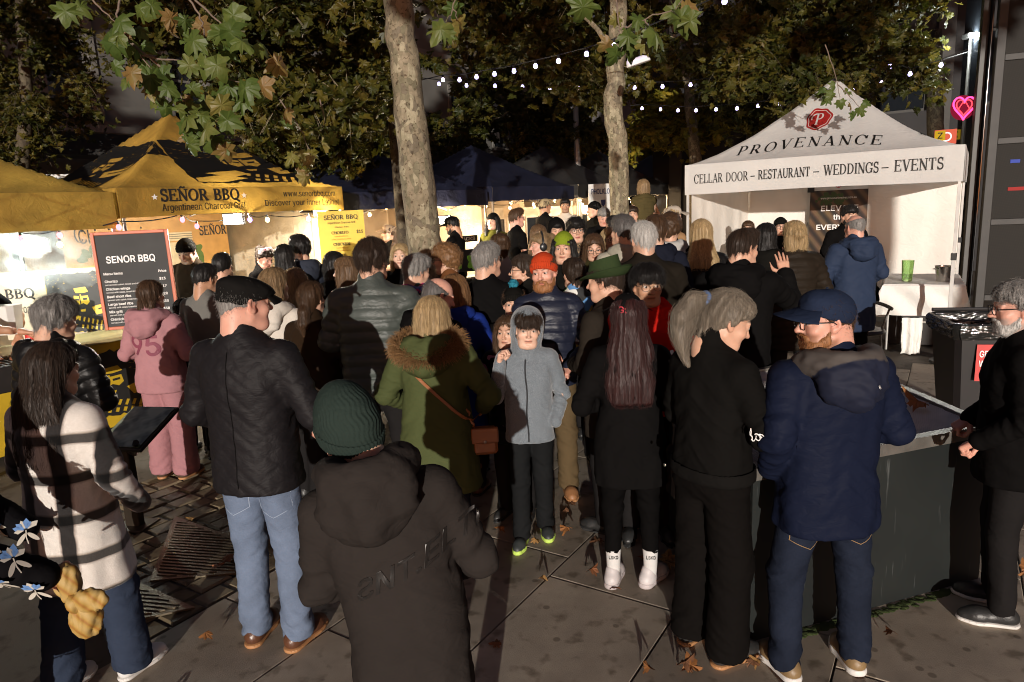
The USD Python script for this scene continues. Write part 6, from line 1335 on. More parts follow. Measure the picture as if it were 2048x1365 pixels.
for TT in (TN, TP, TK, TL):
    part(TT['t'], 'back_wall', sheet((TT['W'] - 0.05, TT['D'] - 0.06), (0.05, TT['D'] - 0.06), 0.05, 2.36, 0.03, 30, 2), wall_c, True)
    part(TT['t'], 'side_wall', sheet((TT['W'] - 0.06, 0.1 if TT is TN else 1.2), (TT['W'] - 0.06, TT['D'] - 0.08), 0.05, 2.36, 0.02, 24, 4), wall_c, True)
    cn = thing('stall_counter', {id(TN): 'dark counter with white boxes under the navy tent', id(TP): 'pale counter under the middle navy tent', id(TK): 'dark counter under the black tent with the noodle sign', id(TL): 'far counter stacked with takeaway boxes'}[id(TT)], 'counter', (TT['FL'][0], TT['FL'][1], 0), TT['rz'])
    part(cn, 'front_panel', cbox(0.1, 0.0, 0.02, TT['W'] - 0.15, 0.04, 0.90, 0.004), plain('counter_black', (0.02, 0.02, 0.02), 0.6)); part(cn, 'counter_top', cbox(0.08, -0.03, 0.903, TT['W'] - 0.12, 0.6, 0.94, 0.006), plain('counter_pale', (0.4, 0.36, 0.3), 0.4))
    nb = 7; warm = []
    for k in range(nb): warm.append(TT['w'](0.2 + (TT['W'] - 0.4) * k / (nb - 1), 0.35 + 0.25 * (k % 2), 2.14 - 0.05 * (k % 3)))
    s_ = light_string({id(TN): 'warm bulbs strung under the first navy tent', id(TP): 'warm bulbs strung under the middle navy tent', id(TK): 'warm bulbs strung under the black tent with the noodle sign', id(TL): 'warm bulbs strung under the far black tent'}[id(TT)], [w_ + np.array([0, 0, 0.06]) for w_ in warm], warm, (1.0, 0.62, 0.28), 14.0, 0.02, r=0.026)
    for k in (1, 3, 5): lamp(s_, warm[k] - np.array([0, 0, 0.04]), {id(TN): 20, id(TP): 20, id(TK): 18, id(TL): 18}[id(TT)], WARM, 0.05)
flood('bright lamp over the steaming griddle under the navy tent', aty(885, 440, 11.2), (1, 0.84, 0.62), 80, 35, 0.25)
c = aty(1206, 398, 14.2); board('noodle_sign', 'white sign with a navy bowl reading PHOLKLORE beside the right-hand trunk', c, 0.66, 0.60, white_board, math.radians(24), [(sans('PHOLKLORE', 0.10, 0.003, True), 0, 0.10, plain('print_navy', (0.02, 0.025, 0.10), 0.6), 0.55), (extrude(Polygon([(0, .12), (.11, .12), (.10, .03), (.055, -.02), (.01, .03)]), 0.003), 0, -0.14, plain('print_navy', (0.02, 0.025, 0.10), 0.6), None)])
c = aty(930, 522, 9.9); board('stall_banner', 'black banner with lime green leaves hanging on the navy tent counter', c, 0.75, 0.32, plain('banner_black', (0.02, 0.02, 0.02), 0.6), TN['rz'] - 0.3, [(extrude(union_all([affinity.rotate(affinity.scale(Point(0, 0).buffer(1, 8), 0.055, 0.13), a_).union(affinity.translate(Point(0, 0).buffer(0.03), 0, 0)) for a_ in (-50, 0, 50)]), 0.003), x_, -0.02, plain('print_lime', (0.20, 0.50, 0.04), 0.6), None) for x_ in (-0.16, 0.14)], 'banner')
c = aty(935, 478, 11.0); board('name_plate', 'small black plate with white letters on the cream stall wall', c, 0.36, 0.10, dk, TN['rz'] - 0.3, [(sans('JACKS', 0.05, 0.003, True), 0, -0.025, white_ink, 0.26)])
for k in range(3): solo('white_box', xf(cbox(-0.09, -0.07, 0, 0.09, 0.07, (0.20, 0.26, 0.14)[k], 0.004), rot('z', 0.3 * k), TN['w'](2.0 + 0.26 * k, 0.2, 0.945)), white_board, ('white carton on the navy tent counter, left of the tall one', 'tall white carton on the navy tent counter', 'low white carton at the right end of the navy tent counter')[k], 'carton')
for k in range(14): tag(part(None, 'takeaway_box', xf(cbox(-0.08, -0.06, 0, 0.08, 0.06, 0.075, 0.004), rot('z', r_.uniform(-.4, .4)), TL['w'](1.2 + 0.17 * (k % 6), 0.16 + 0.14 * (k // 6 % 2), 0.945 + 0.078 * (k // 5))), plain('box_kraft', (0.45, 0.27, 0.11), 0.7)), 'brown takeaway box stacked on the far lit counter', 'box', 'takeaway boxes on the far counter')
for k in range(4): solo('sauce_bottle', xf(lathe([(0, 0), (.03, 0), (.03, .15), (.012, .19), (.010, .23), (0, .235)], 12), None, TP['w'](0.35 + 0.08 * k, -0.0 + 0.1, 0.945)), plain('bottle_%d' % k, ((.5, .28, .04), (.45, .10, .04), (.6, .5, .3), (.3, .2, .06))[k], 0.25), ('tan', 'red-brown', 'cream', 'dark')[k] + ' sauce bottle on the pale stall counter behind the striped jumper', 'bottle', smooth=30)
# van parked behind the middle stalls
vn = thing('parked_van', 'beige van parked behind the middle stalls, its dark side windows in view', 'van', (0.55, 17.2, 0), math.radians(40))
vp = plain('van_paint', (0.42, 0.37, 0.30), 0.3, coat=0.4)
prof = Polygon([(-2.3, .35), (2.3, .35), (2.35, 1.0), (1.75, 1.15), (1.25, 1.95), (-2.25, 2.0), (-2.35, 1.1)]).buffer(0.06)
m_ = extrude(prof, 1.8); v_ = np.asarray(m_.vertices); part(vn, 'van_body', trimesh.Trimesh(np.c_[v_[:, 0], 0.9 - v_[:, 2], v_[:, 1]], m_.faces, process=False), vp)
for x0, x1 in ((-2.1, -0.95), (-0.85, 0.25), (0.35, 1.15)): part(vn, 'side_window', cbox(x0, -0.912, 1.2, x1, -0.90, 1.8, 0.003), glass_dark)
for x in (-1.5, 1.55): w_ = part(vn, 'wheel', xf(lathe([(0.0, -0.1), (0.30, -0.1), (0.34, -0.05), (0.34, 0.05), (0.30, 0.1), (0, 0.1)], 20), rot('x', math.pi / 2), (x, -0.82, 0.34)), plain('tyre', (0.02, 0.02, 0.02), 0.8), 30); part(w_, 'rim', xf(lathe([(0.0, 0.0), (0.19, 0.0), (0.2, 0.02), (0, 0.02)], 16), rot('x', math.pi / 2), (x, -0.925, 0.34)), alu)
part(vn, 'mirror', ball((1.25, -1.02, 1.3), 0.1, 2, (0.6, 1, 1.2)), dk, True)
# ------------------------------------------------------------- trees, festoons, poles
def bark(name, cols, sc=5.0):
    if name in _mats: return _mats[name]
    n = {'t': ('texture_coordinate', {}), 'mp': ('mapping', {'scale': (sc * 1.6, sc * 1.6, sc * 0.8)}), 'nd': ('noise_texture', {'scale': 3.0, 'detail': 3.0}), 'ad': ('mix_color', {'blend_type': 'linear_light', 'fac': 0.5}),
         'v': ('voronoi_texture', {'feature': 'f1', 'scale': 3.0, 'randomness': 1.0}), 's': ('separate_color', {}), 'r': ('rgb_ramp', {'ramp': [(i / (len(cols)), c) for i, c in enumerate(cols)], 'interpolate': False}),
         'n': ('noise_texture', {'scale': 22.0, 'detail': 5.0}), 'r2': ('rgb_ramp', {'ramp': [(0.3, (0.6, 0.58, 0.52)), (0.7, (1.1, 1.08, 1.05))]}), 'm': ('mix_color', {'blend_type': 'multiply', 'fac': 0.8}),
         'v2': ('voronoi_texture', {'feature': 'distance_to_edge', 'scale': 3.0}), 'r3': ('rgb_ramp', {'ramp': [(0.0, (0.3, 0.27, 0.22)), (0.05, (1, 1, 1))]}), 'm2': ('mix_color', {'blend_type': 'multiply', 'fac': 0.3}),
         'n5': ('noise_texture', {'scale': 34.0, 'detail': 2.0}), 'r5': ('rgb_ramp', {'ramp': [(0.60, (1, 1, 1)), (0.68, (0.28, 0.20, 0.15))]}), 'm3': ('mix_color', {'blend_type': 'multiply', 'fac': 0.8}),
         'b': ('bump', {'strength': 0.7, 'distance': 0.012}), 'p': ('principled_bsdf', {'roughness': 0.85, 'specular_ior_level': 0.25})}
    l = [('t.object', 'mp.vector'), ('t.object', 'nd.vector'), ('mp.vector', 'ad.a'), ('nd.color', 'ad.b'), ('ad.result', 'v.vector'), ('ad.result', 'v2.vector'), ('v.color', 's.color'), ('s.r', 'r.fac'), ('t.object', 'n.vector'), ('n.fac', 'r2.fac'), ('r.color', 'm.a'), ('r2.color', 'm.b'), ('v2.distance', 'r3.fac'), ('m.result', 'm2.a'), ('r3.color', 'm2.b'), ('t.object', 'n5.vector'), ('n5.fac', 'r5.fac'), ('m2.result', 'm3.a'), ('r5.color', 'm3.b'), ('m3.result', 'p.base_color'), ('s.g', 'b.height'), ('b.normal', 'p.normal')]
    return mk(name, n, l, 'p.BSDF')
plane_bark = bark('plane_bark', [(0.15, 0.125, 0.09), (0.21, 0.175, 0.12), (0.30, 0.265, 0.185), (0.24, 0.20, 0.14), (0.17, 0.15, 0.10)])
dark_bark = bark('dark_bark', [(0.055, 0.043, 0.03), (0.075, 0.06, 0.04), (0.10, 0.082, 0.055)], 4.0)
def leafmat(name, cols, tr=0.3, sc=1.1):
    if name in _mats: return _mats[name]
    n = {'o': ('object_info', {}), 'g': ('geometry', {}), 'n': ('noise_texture', {'scale': sc, 'detail': 4.0}), 'a': ('math', {'math_type': 'multiply_add', 'value2': 0.75, 'value3': -0.12}), 'a2': ('math', {'math_type': 'multiply_add', 'value2': 0.55}),
         'r': ('rgb_ramp', {'ramp': [(i / (len(cols) - 1), c) for i, c in enumerate(cols)]}), 'p': ('principled_bsdf', {'roughness': 0.5, 'specular_ior_level': 0.35}), 'tl': ('translucent_bsdf', {}), 'm': ('mix_closure', {'fac': tr})}
    return mk(name, n, [('g.position', 'n.vector'), ('n.fac', 'a.value1'), ('o.random', 'a2.value1'), ('a.value', 'a2.value3'), ('a2.value', 'r.fac'), ('r.color', 'p.base_color'), ('r.color', 'tl.color'), ('p.BSDF', 'm.closure1'), ('tl.BSDF', 'm.closure2')], 'm.closure')
leaf_far = leafmat('leaf_canopy', [(0.010, 0.015, 0.0025), (0.023, 0.030, 0.004), (0.048, 0.048, 0.006), (0.095, 0.078, 0.010), (0.075, 0.042, 0.009)])
leaf_lamplit = leafmat('leaf_lamplit', [(0.06, 0.07, 0.008), (0.14, 0.14, 0.014), (0.28, 0.22, 0.02), (0.34, 0.22, 0.025)])  # brighter yellow ramp: lamp light on the foliage painted into the leaf colour
_LR = [(.05, 0), (.22, -.10), (.34, -.06), (.33, .08), (.56, .12), (.60, .22), (.42, .32), (.34, .40), (.42, .60), (.36, .68), (.22, .58), (.14, .84), (0, 1.0)]
def leaf_mesh(s, fold=0.25, droop=0.2, seed=0):
    r = np.random.default_rng(seed)
    R = [(x * r.uniform(.85, 1.15), y * r.uniform(.9, 1.1)) for x, y in _LR]; o = R + [(-x * r.uniform(.85, 1.15), y) for x, y in R[-2::-1]]
    o = np.array(o + [(0.0, 0.30)]); z = -fold * np.abs(o[:, 0]) * 0.8 - droop * np.maximum(o[:, 1], 0) ** 2 + 0.08 * r.normal(0, .5, len(o))
    n = len(o) - 1; f = [[n, i, i + 1] for i in range(n - 1)] + [[n, n - 1, 0]]
    v = np.c_[o * s, z * s]
    st = np.array([[0.012, 0, 0], [-0.012, 0, 0], [0, -0.38, 0.10], [0, 0, 0.02]]) * s; k = len(v)
    return trimesh.Trimesh(np.vstack([v, st]), np.array(f + [[k, k + 1, k + 2], [k, k + 2, k + 3]]), process=False)
def quats(n, r, droop=0.6):
    """leaf attitudes: tip (+y) mostly hanging, turned any way about the vertical"""
    az = r.uniform(0, 2 * np.pi, n); el = r.normal(-droop, 0.55, n); tw = r.normal(0, 0.7, n); out = []
    y = np.c_[np.cos(az) * np.cos(el), np.sin(az) * np.cos(el), np.sin(el)]
    x0 = np.c_[-np.sin(az), np.cos(az), 0 * az]; z0 = np.cross(x0, y)
    x = x0 * np.cos(tw)[:, None] + z0 * np.sin(tw)[:, None]; z = np.cross(x, y)
    m = np.stack([x, y, z], 2)
    from scipy.spatial.transform import Rotation
    return Rotation.from_matrix(m).as_quat()
def crown(parent, pts, size, mat, seed, nproto=3, name='crown'):
    r = np.random.default_rng(seed); n = len(pts)
    pi = UsdGeom.PointInstancer.Define(stage, path_of(P(parent), name)); base = str(pi.GetPath())
    for k in range(nproto): usdkit.mesh(stage, f'{base}/leaf_{k + 1:03d}', leaf_mesh(1.0, 0.3, 0.3, seed * 10 + k), mat); pi.CreatePrototypesRel().AddTarget(f'{base}/leaf_{k + 1:03d}')
    pi.CreateProtoIndicesAttr(Vt.IntArray.FromNumpy(r.integers(0, nproto, n).astype(np.int32)))
    pi.CreatePositionsAttr(Vt.Vec3fArray.FromNumpy(np.asarray(pts, np.float32)))
    q = quats(n, r); pi.CreateOrientationsAttr(Vt.QuathArray([Gf.Quath(float(a[3]), float(a[0]), float(a[1]), float(a[2])) for a in q]))
    s = size * r.uniform(0.7, 1.3, n); pi.CreateScalesAttr(Vt.Vec3fArray.FromNumpy(np.repeat(s[:, None], 3, 1).astype(np.float32)))
    tag(pi.GetPrim(), kind='stuff')
def wob(pts, k=6, amp=0.04, seed=0):
    pts = np.asarray(pts, float); r = np.random.default_rng(seed); out = []
    for a, b in zip(pts[:-1], pts[1:]):
        for q in range(k): out.append(a + (b - a) * q / k + (r.normal(0, amp, 3) if q else 0))
    return np.array(out + [pts[-1]])
def plane_tree(label, trunk, radii, branches, clumps, nleaf, size, mat, seed, bmat=None, group=None):
    """trunk: points from the ground up; clumps: (centre, radius) of leaf masses"""
    r = np.random.default_rng(seed); trunk = np.asarray(trunk, float); base = trunk[0].copy()
    t = thing('plane_tree', label, 'tree', base, 0, group); bm = bmat or plane_bark
    tp = wob(trunk, 4, 0.010, seed); rr = np.interp(np.linspace(0, 1, len(tp)), np.linspace(0, 1, len(radii)), radii) * (1 + 0.02 * r.normal(0, 1, len(tp)))
    big = label.startswith(('mottled', 'slimmer')); m = tube(tp - base, rr, 18 if big else 12); m = wash(fine(m, 0.09) if big else m, 0.010 if rr[0] > 0.1 else 0.006, (5, 5, 3), seed, 3); part(t, 'trunk', m, bm, True)
    for bp, br in branches: q = wob(bp, 5, 0.03, seed + 3); part(t, 'limb', tube(q - base, np.linspace(br, br * 0.4, len(q)), 8), bm, True)
    if clumps:
        w = np.array([c[1] ** 2.2 for c in clumps]); w /= w.sum(); P_ = []; tw = []
        for (c, rad), wk in zip(clumps, w):
            c = np.asarray(c, float); n = int(nleaf * wk)
            for s_ in range(max(2, n // 14)):        # sprays of leaves along small twigs
                d = r.normal(0, 1, 3); d /= np.linalg.norm(d); d[2] = d[2] * 0.8 - 0.25; e = c + d * rad * r.uniform(0.25, 1.05) * (1, 1, 0.75); st = e - d * 0.4 * (1, 1, 1) + (0, 0, 0.22)
                tw.append(np.stack([st, (st + e) / 2 + (0, 0, 0.05), e]))
                for q in r.uniform(0.1, 1.1, 14): P_.append(st + (e - st) * q + r.normal(0, 0.085, 3))
        crown(t, np.array(P_) - base, size, mat, seed)
        tw = np.array(tw) - base; curves(t, 'twigs', tw, np.full((len(tw), 3), 0.007) * np.array([1.3, 1, 0.5]), bm, kind='stuff')
    return t
def pxs(l, d): return [aty(x, y, d) for x, y in l]
def cl(px0, px1, py0, py1, d0, d1, n, r0, r1, seed, keep=None):
    """a bank of leaf clumps standing between two distances"""
    r = np.random.default_rng(seed); o = []
    while len(o) < n:
        x, y = r.uniform(px0, px1), r.uniform(py0, py1)
        if keep is None or keep(x, y): o.append((aty(x, y, r.uniform(d0, d1)), r.uniform(r0, r1)))
    return o
g0 = lambda p: np.array([p[0], p[1], 0.0])
tp = pxs([(858, 540), (846, 450), (829, 300), (812, 150), (795, 0), (772, -200), (768, -420)], 6.6); tp = [np.array([tp[0][0] + 0.10, 6.62, 0.0])] + tp
plane_tree('mottled leaning plane tree trunk standing in the crowd at centre', tp, [0.20, 0.17, 0.160, 0.150, 0.138, 0.130, 0.11, 0.08], [([tp[5], tp[5] + [-0.9, 0.8, 1.2], tp[5] + [-2.2, 1.6, 1.8]], 0.06), ([tp[6], tp[6] + [0.9, 0.9, 0.9]], 0.05)],
           cl(420, 770, -60, 250, 7.0, 9.5, 34, 0.35, 0.7, 1, lambda x, y: y < 330 - abs(x - 620) * 0.5) + cl(180, 440, -60, 120, 7.5, 10, 12, 0.3, 0.55, 2), 9000, 0.115, leaf_far, 31)
tp = pxs([(1244, 500), (1240, 430), (1238, 330), (1226, 220), (1234, 110), (1236, 0), (1225, -150)], 10.0); tp = [g0(tp[0])] + tp
plane_tree('slimmer plane tree trunk beside the PHOLKLORE sign', tp, [0.17, 0.145, 0.14, 0.138, 0.13, 0.125, 0.115, 0.08], [([tp[6], tp[6] + [0.7, 0.5, 0.9]], 0.05), ([tp[5], tp[5] + [-0.6, 0.6, 1.0]], 0.045)], cl(880, 1330, -70, 175, 11.0, 14, 38, 0.45, 0.9, 3, lambda x, y: x > 965 or y < 10), 8000, 0.13, leaf_far, 32)
tp = pxs([(1392, 340), (1388, 300), (1380, 220), (1378, 170)], 17.0); tp = [g0(tp[0])] + tp
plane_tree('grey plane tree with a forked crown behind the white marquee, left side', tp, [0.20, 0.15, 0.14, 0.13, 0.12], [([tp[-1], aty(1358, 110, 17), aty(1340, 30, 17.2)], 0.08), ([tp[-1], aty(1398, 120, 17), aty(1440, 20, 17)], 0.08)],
           cl(1270, 1480, 90, 330, 17, 22, 36, 0.45, 0.85, 4, lambda x, y: y < 320 - (x - 1270) * 0.25), 6000, 0.17, leaf_lamplit, 33)
tp = pxs([(795, 330), (788, 250), (765, 130), (722, 10), (700, -120)], 9.2); tp = [g0(tp[0])] + tp
plane_tree('thin dark tree leaning beside the mottled trunk, in front of the old building', tp, [0.09, 0.075, 0.07, 0.06, 0.05, 0.04], [], cl(560, 800, 60, 310, 9.6, 13, 26, 0.4, 0.8, 5), 6500, 0.125, leaf_far, 34, dark_bark)
tp = pxs([(1076, 350), (1072, 300), (1058, 220), (1040, 100)], 19); tp = [g0(tp[0])] + tp
plane_tree('slender pale plane tree behind the black stall tent at centre', tp, [0.13, 0.11, 0.10, 0.09, 0.07], [([tp[2], aty(1020, 225, 19), aty(985, 240, 19)], 0.04)], cl(850, 1200, 40, 285, 17, 23, 52, 0.6, 1.1, 6, lambda x, y: not (855 < x < 940 and y < 245)), 8000, 0.185, leaf_far, 35)
tp = pxs([(684, 350), (679, 300), (664, 240), (640, 120)], 14.5); tp = [g0(tp[0])] + tp
plane_tree('spotted young plane tree between the yellow and navy tents', tp, [0.08, 0.065, 0.06, 0.05, 0.04], [], cl(480, 760, 120, 300, 13, 16.5, 22, 0.45, 0.8, 7), 4200, 0.15, leaf_far, 36)
tp = pxs([(30, 560), (40, 400), (55, 200), (40, 0)], 10.5); tp = [g0(tp[0])] + tp
plane_tree('dense dark tree filling the upper left corner', tp, [0.14, 0.12, 0.11, 0.09, 0.06], [], cl(-60, 175, -40, 350, 9.8, 12, 34, 0.4, 0.75, 8, lambda x, y: x < 185 - max(0, y - 230) * 0.5 or x < 60), 7500, 0.085, leaf_far, 37, dark_bark)
tp = pxs([(1872, 300), (1870, 250), (1867, 150), (1872, 60)], 13.5); tp = [g0(tp[0])] + tp
plane_tree('rough-trunked tree behind the right side of the white marquee', tp, [0.16, 0.15, 0.14, 0.13, 0.10], [], cl(1400, 1845, -60, 180, 9.8, 13, 54, 0.40, 0.75, 9, lambda x, y: y < 215 - abs(x - 1600) * 0.22), 11500, 0.115, leaf_far, 38, dark_bark)
tp = pxs([(1512, 330), (1508, 180), (1500, 60)], 15.5); tp = [g0(tp[0])] + tp
plane_tree('dark tree right behind the left slope of the white marquee', tp, [0.12, 0.10, 0.08, 0.06], [], cl(1430, 1700, 60, 260, 13.5, 17, 30, 0.5, 0.85, 10, lambda x, y: y < 270 - (x - 1430) * 0.2), 5200, 0.15, leaf_far, 39, dark_bark)
tp = pxs([(1330, 345), (1326, 200), (1330, 20)], 27); tp = [g0(tp[0])] + tp
plane_tree('far tree down the street with shop light painted into its leaf colour', tp, [0.2, 0.16, 0.12, 0.1], [], cl(1120, 1560, 60, 335, 25, 32, 60, 0.8, 1.6, 12), 6500, 0.26, leaf_lamplit, 40, dark_bark)
tp = pxs([(960, 330), (955, 200), (950, 20)], 28); tp = [g0(tp[0])] + tp
plane_tree('far dark tree closing the street behind the purple-navy tent', tp, [0.2, 0.16, 0.12, 0.1], [], cl(690, 1130, 20, 330, 25, 32, 64, 0.8, 1.6, 13, lambda x, y: not (858 < x < 930 and 60 < y < 235)), 6500, 0.26, leaf_far, 41, dark_bark)
# trees added out of view behind the camera, to darken the upper canopy
rk = np.random.default_rng(66)
for k in range(4):
    x = -19.4 + 12.0 * k; tp = [np.array([x, -6.0 + 0.4 * (k % 2), 0.0]), np.array([x + 0.1, -6.0, 3.0]), np.array([x, -5.9, 6.5]), np.array([x + 0.2, -6, 10.0])]
    plane_tree(('first', 'second', 'third', 'fourth')[k] + ' added unseen tree behind the camera, shading the upper canopy, from the left', tp, [0.22, 0.19, 0.16, 0.10], [], [(np.array([x + rk.uniform(-6.2, 6.2), -6 + rk.uniform(-1.6, 1.6), rk.uniform(5.7, 13.0)]), rk.uniform(1.0, 1.6)) for _ in range(44)], 4600, 0.36, leaf_far, 80 + k, dark_bark)
# ---- branches near the camera, leaf by leaf
near_g = leafmat('leaf_green', [(0.035, 0.062, 0.012), (0.055, 0.085, 0.015), (0.080, 0.105, 0.020), (0.12, 0.12, 0.03)], 0.25, 16.0); near_y = leafmat('leaf_turning', [(0.09, 0.10, 0.018), (0.15, 0.13, 0.03), (0.17, 0.10, 0.03), (0.20, 0.14, 0.06)], 0.25, 16.0)
twig = plain('twig_bark', (0.14, 0.10, 0.075), 0.8, var=0.25, scale=30, bump=0.4)
def curl_leaf(s, r, seed):
    m = fine(leaf_mesh(1.0, r.uniform(0.1, 0.45), 0.0, seed), 0.22); v = np.array(m.vertices); y = v[:, 1].copy()
    v[:, 2] += 0.05 * np.sin(9 * v[:, 0] + 3 * r.random()) * np.abs(v[:, 0]) + 0.04 * (meshkit.noise(v * 5 + seed % 97, 2) - 0.5)
    k = r.uniform(0.3, 1.5); a = k * np.maximum(y, 0); v[:, 1] = np.where(y > 0, np.sin(a) / k, y); v[:, 2] = v[:, 2] * np.cos(a) - np.where(y > 0, (1 - np.cos(a)) / k, 0)
    c = r.uniform(0.0, 1.3); b = c * v[:, 0]; v[:, 0], v[:, 2] = np.sin(b) / max(c, 1e-3) if c > 1e-3 else v[:, 0], v[:, 2] - (1 - np.cos(b)) / max(c, 1e-3)
    return trimesh.Trimesh(v * s, m.faces, process=False)
def branch(label, twigs, leaves, d, seed, size=0.128):
    r = np.random.default_rng(seed); b0 = aty(*twigs[0][0], d); t = thing('plane_branch', label, 'branch', b0, 0)
    for tw in twigs:
        q = wob([aty(x, y, d + dz) for x, y, dz in [(*p, 0.0) if len(p) == 2 else p for p in tw]], 4, 0.006, seed); part(t, 'twig', tube(q - b0, np.linspace(0.0065, 0.0025, len(q)), 6), twig, True)
    for x, y, ang, s, c in leaves:
        dd = d + r.normal(0, 0.12); p = aty(x, y, dd) - b0; a = math.radians(ang)
        tip = CAM_R * math.sin(a) + CAM_U * math.cos(a) + CAM_F * r.normal(0.05, 0.25); tip /= np.linalg.norm(tip); nrm = -CAM_F + CAM_R * r.normal(0, 0.55) + CAM_U * (0.35 + r.normal(0, 0.4)); xx = np.cross(tip, nrm); xx /= np.linalg.norm(xx)
        m = curl_leaf(size * s, r, int(r.integers(1e6))); part(t, 'leaf', xf(m, np.c_[xx, tip, np.cross(xx, tip)], p), near_y if c else near_g)
    return t
def spray(r, pts, n, sp=26, ang=(120, 240), yel=0.2):
    o = []
    for _ in range(n): x, y = pts[r.integers(len(pts))]; o.append((x + r.normal(0, sp), y + r.normal(0, sp), r.uniform(*ang), r.uniform(0.6, 1.15), r.random() < yel))
    return o
rb = np.random.default_rng(77)
branch('hanging plane branch with big green leaves above the yellow stall', [[(165, -20), (200, 15), (232, 45)], [(238, -30), (237, 20), (232, 60), (270, 95), (305, 140), (325, 190)], [(265, 88), (330, 140), (360, 190), (378, 215), (392, 235)], [(285, 112), (340, 120), (380, 122)], [(365, -20), (400, 30), (408, 60), (412, 110)], [(380, -10), (440, 45), (470, 70)], [(392, 235), (425, 260), (440, 290)], [(412, 135), (460, 160), (480, 165)]],
       [(232, 62, 250, 1.15, 0), (228, 72, 185, 1.1, 0), (240, 62, 95, 0.75, 1), (250, 75, 165, 0.9, 0), (272, 55, 120, 0.7, 0), (262, 135, 175, 0.85, 1), (300, 130, 200, 0.9, 0), (318, 140, 150, 0.9, 0), (280, 150, 165, 0.6, 1), (330, 195, 250, 1.0, 0), (335, 205, 200, 0.8, 0), (375, 195, 215, 0.7, 1), (372, 205, 170, 0.95, 0), (415, 190, 160, 1.25, 0), (430, 200, 130, 1.0, 1), (375, 240, 185, 0.95, 0), (440, 235, 110, 1.0, 0), (450, 245, 140, 0.8, 0), (430, 275, 175, 1.0, 0), (445, 290, 160, 0.9, 1), (400, 75, 200, 1.0, 0), (415, 105, 205, 1.25, 0), (425, 115, 150, 1.1, 0), (390, 125, 230, 0.8, 0), (455, 15, 150, 1.1, 0), (470, 35, 200, 0.8, 0), (345, 25, 200, 0.8, 1), (330, 50, 160, 0.8, 1), (440, 55, 150, 0.9, 0), (470, 75, 120, 0.9, 0), (515, 85, 120, 0.8, 0), (545, 115, 135, 1.0, 1), (520, 160, 160, 0.95, 1), (468, 175, 190, 0.8, 1), (275, 10, 150, 0.9, 0), (290, 5, 110, 0.8, 0), (132, 8, 180, 1.0, 0), (150, 5, 130, 0.8, 0), (300, 165, 170, 0.9, 1), (350, 205, 180, 0.8, 0), (395, 225, 120, 0.8, 0), (410, 205, 230, 0.9, 0)] + spray(rb, [(240, 60), (300, 130), (350, 190), (390, 235), (410, 110), (440, 60), (430, 250), (470, 160), (370, 40)], 34, 24, (110, 250), 0.3), 3.8, 51)
branch('bright green plane twig hanging at the top, in front of the slim trunk', [[(1232, -20), (1236, 40), (1238, 85)], [(1236, 62), (1262, 50), (1290, 40), (1350, 20), (1372, -15)], [(1290, 40), (1300, 60)]],
       [(1245, 65, 120, 0.85, 0), (1255, 72, 165, 1.1, 0), (1275, 70, 175, 1.1, 0), (1265, 40, 80, 0.7, 0), (1295, 58, 110, 1.1, 0), (1300, 62, 165, 1.0, 0), (1238, 95, 190, 0.9, 0), (1232, 100, 230, 0.7, 0), (1345, 10, 150, 1.0, 0), (1358, 20, 165, 1.1, 0), (1362, 15, 110, 0.8, 1), (1375, 30, 150, 0.8, 0), (1285, 80, 150, 0.7, 1), (1240, 35, 240, 0.6, 1), (1220, 80, 215, 0.7, 1), (1170, -5, 190, 1.1, 0), (1165, 0, 140, 0.9, 0)], 4.6, 52, 0.165)
branch('small leafy twig hanging over the peak of the white marquee', [[(1650, 90), (1670, 150), (1680, 195)], [(1675, 170), (1700, 195), (1720, 215)]], [(1668, 185, 215, 1.0, 0), (1660, 195, 240, 0.9, 0), (1680, 200, 170, 0.9, 0), (1700, 205, 150, 0.9, 1), (1718, 215, 160, 0.9, 0), (1725, 205, 110, 0.8, 0), (1650, 175, 240, 0.8, 0), (1690, 180, 120, 0.8, 0), (1670, 165, 190, 0.9, 0), (1710, 225, 190, 0.8, 0)], 8.3, 53, 0.15)
branch('drooping plane twig with narrow pale leaves right of the leaning trunk', [[(915, -20), (905, 20), (892, 45)], [(905, 15), (915, 40)]], [(890, 45, 215, 1.1, 0), (880, 50, 200, 0.8, 1), (905, 45, 160, 0.7, 1), (912, 35, 140, 0.8, 1), (898, 60, 190, 0.6, 0), (905, 5, 170, 0.8, 0)], 5.2, 54, 0.17)
branch('yellowing plane twig low between the yellow and navy tents', [[(560, 200), (600, 260), (620, 300)], [(640, 200), (650, 250)]], [(600, 300, 190, 0.9, 1), (615, 310, 160, 0.9, 1), (590, 310, 220, 0.8, 1), (610, 345, 180, 0.9, 1), (600, 340, 200, 0.8, 1), (645, 275, 185, 0.9, 1), (655, 270, 150, 0.8, 0), (570, 220, 170, 0.9, 1), (575, 245, 200, 0.8, 0)], 6.0, 55, 0.16)
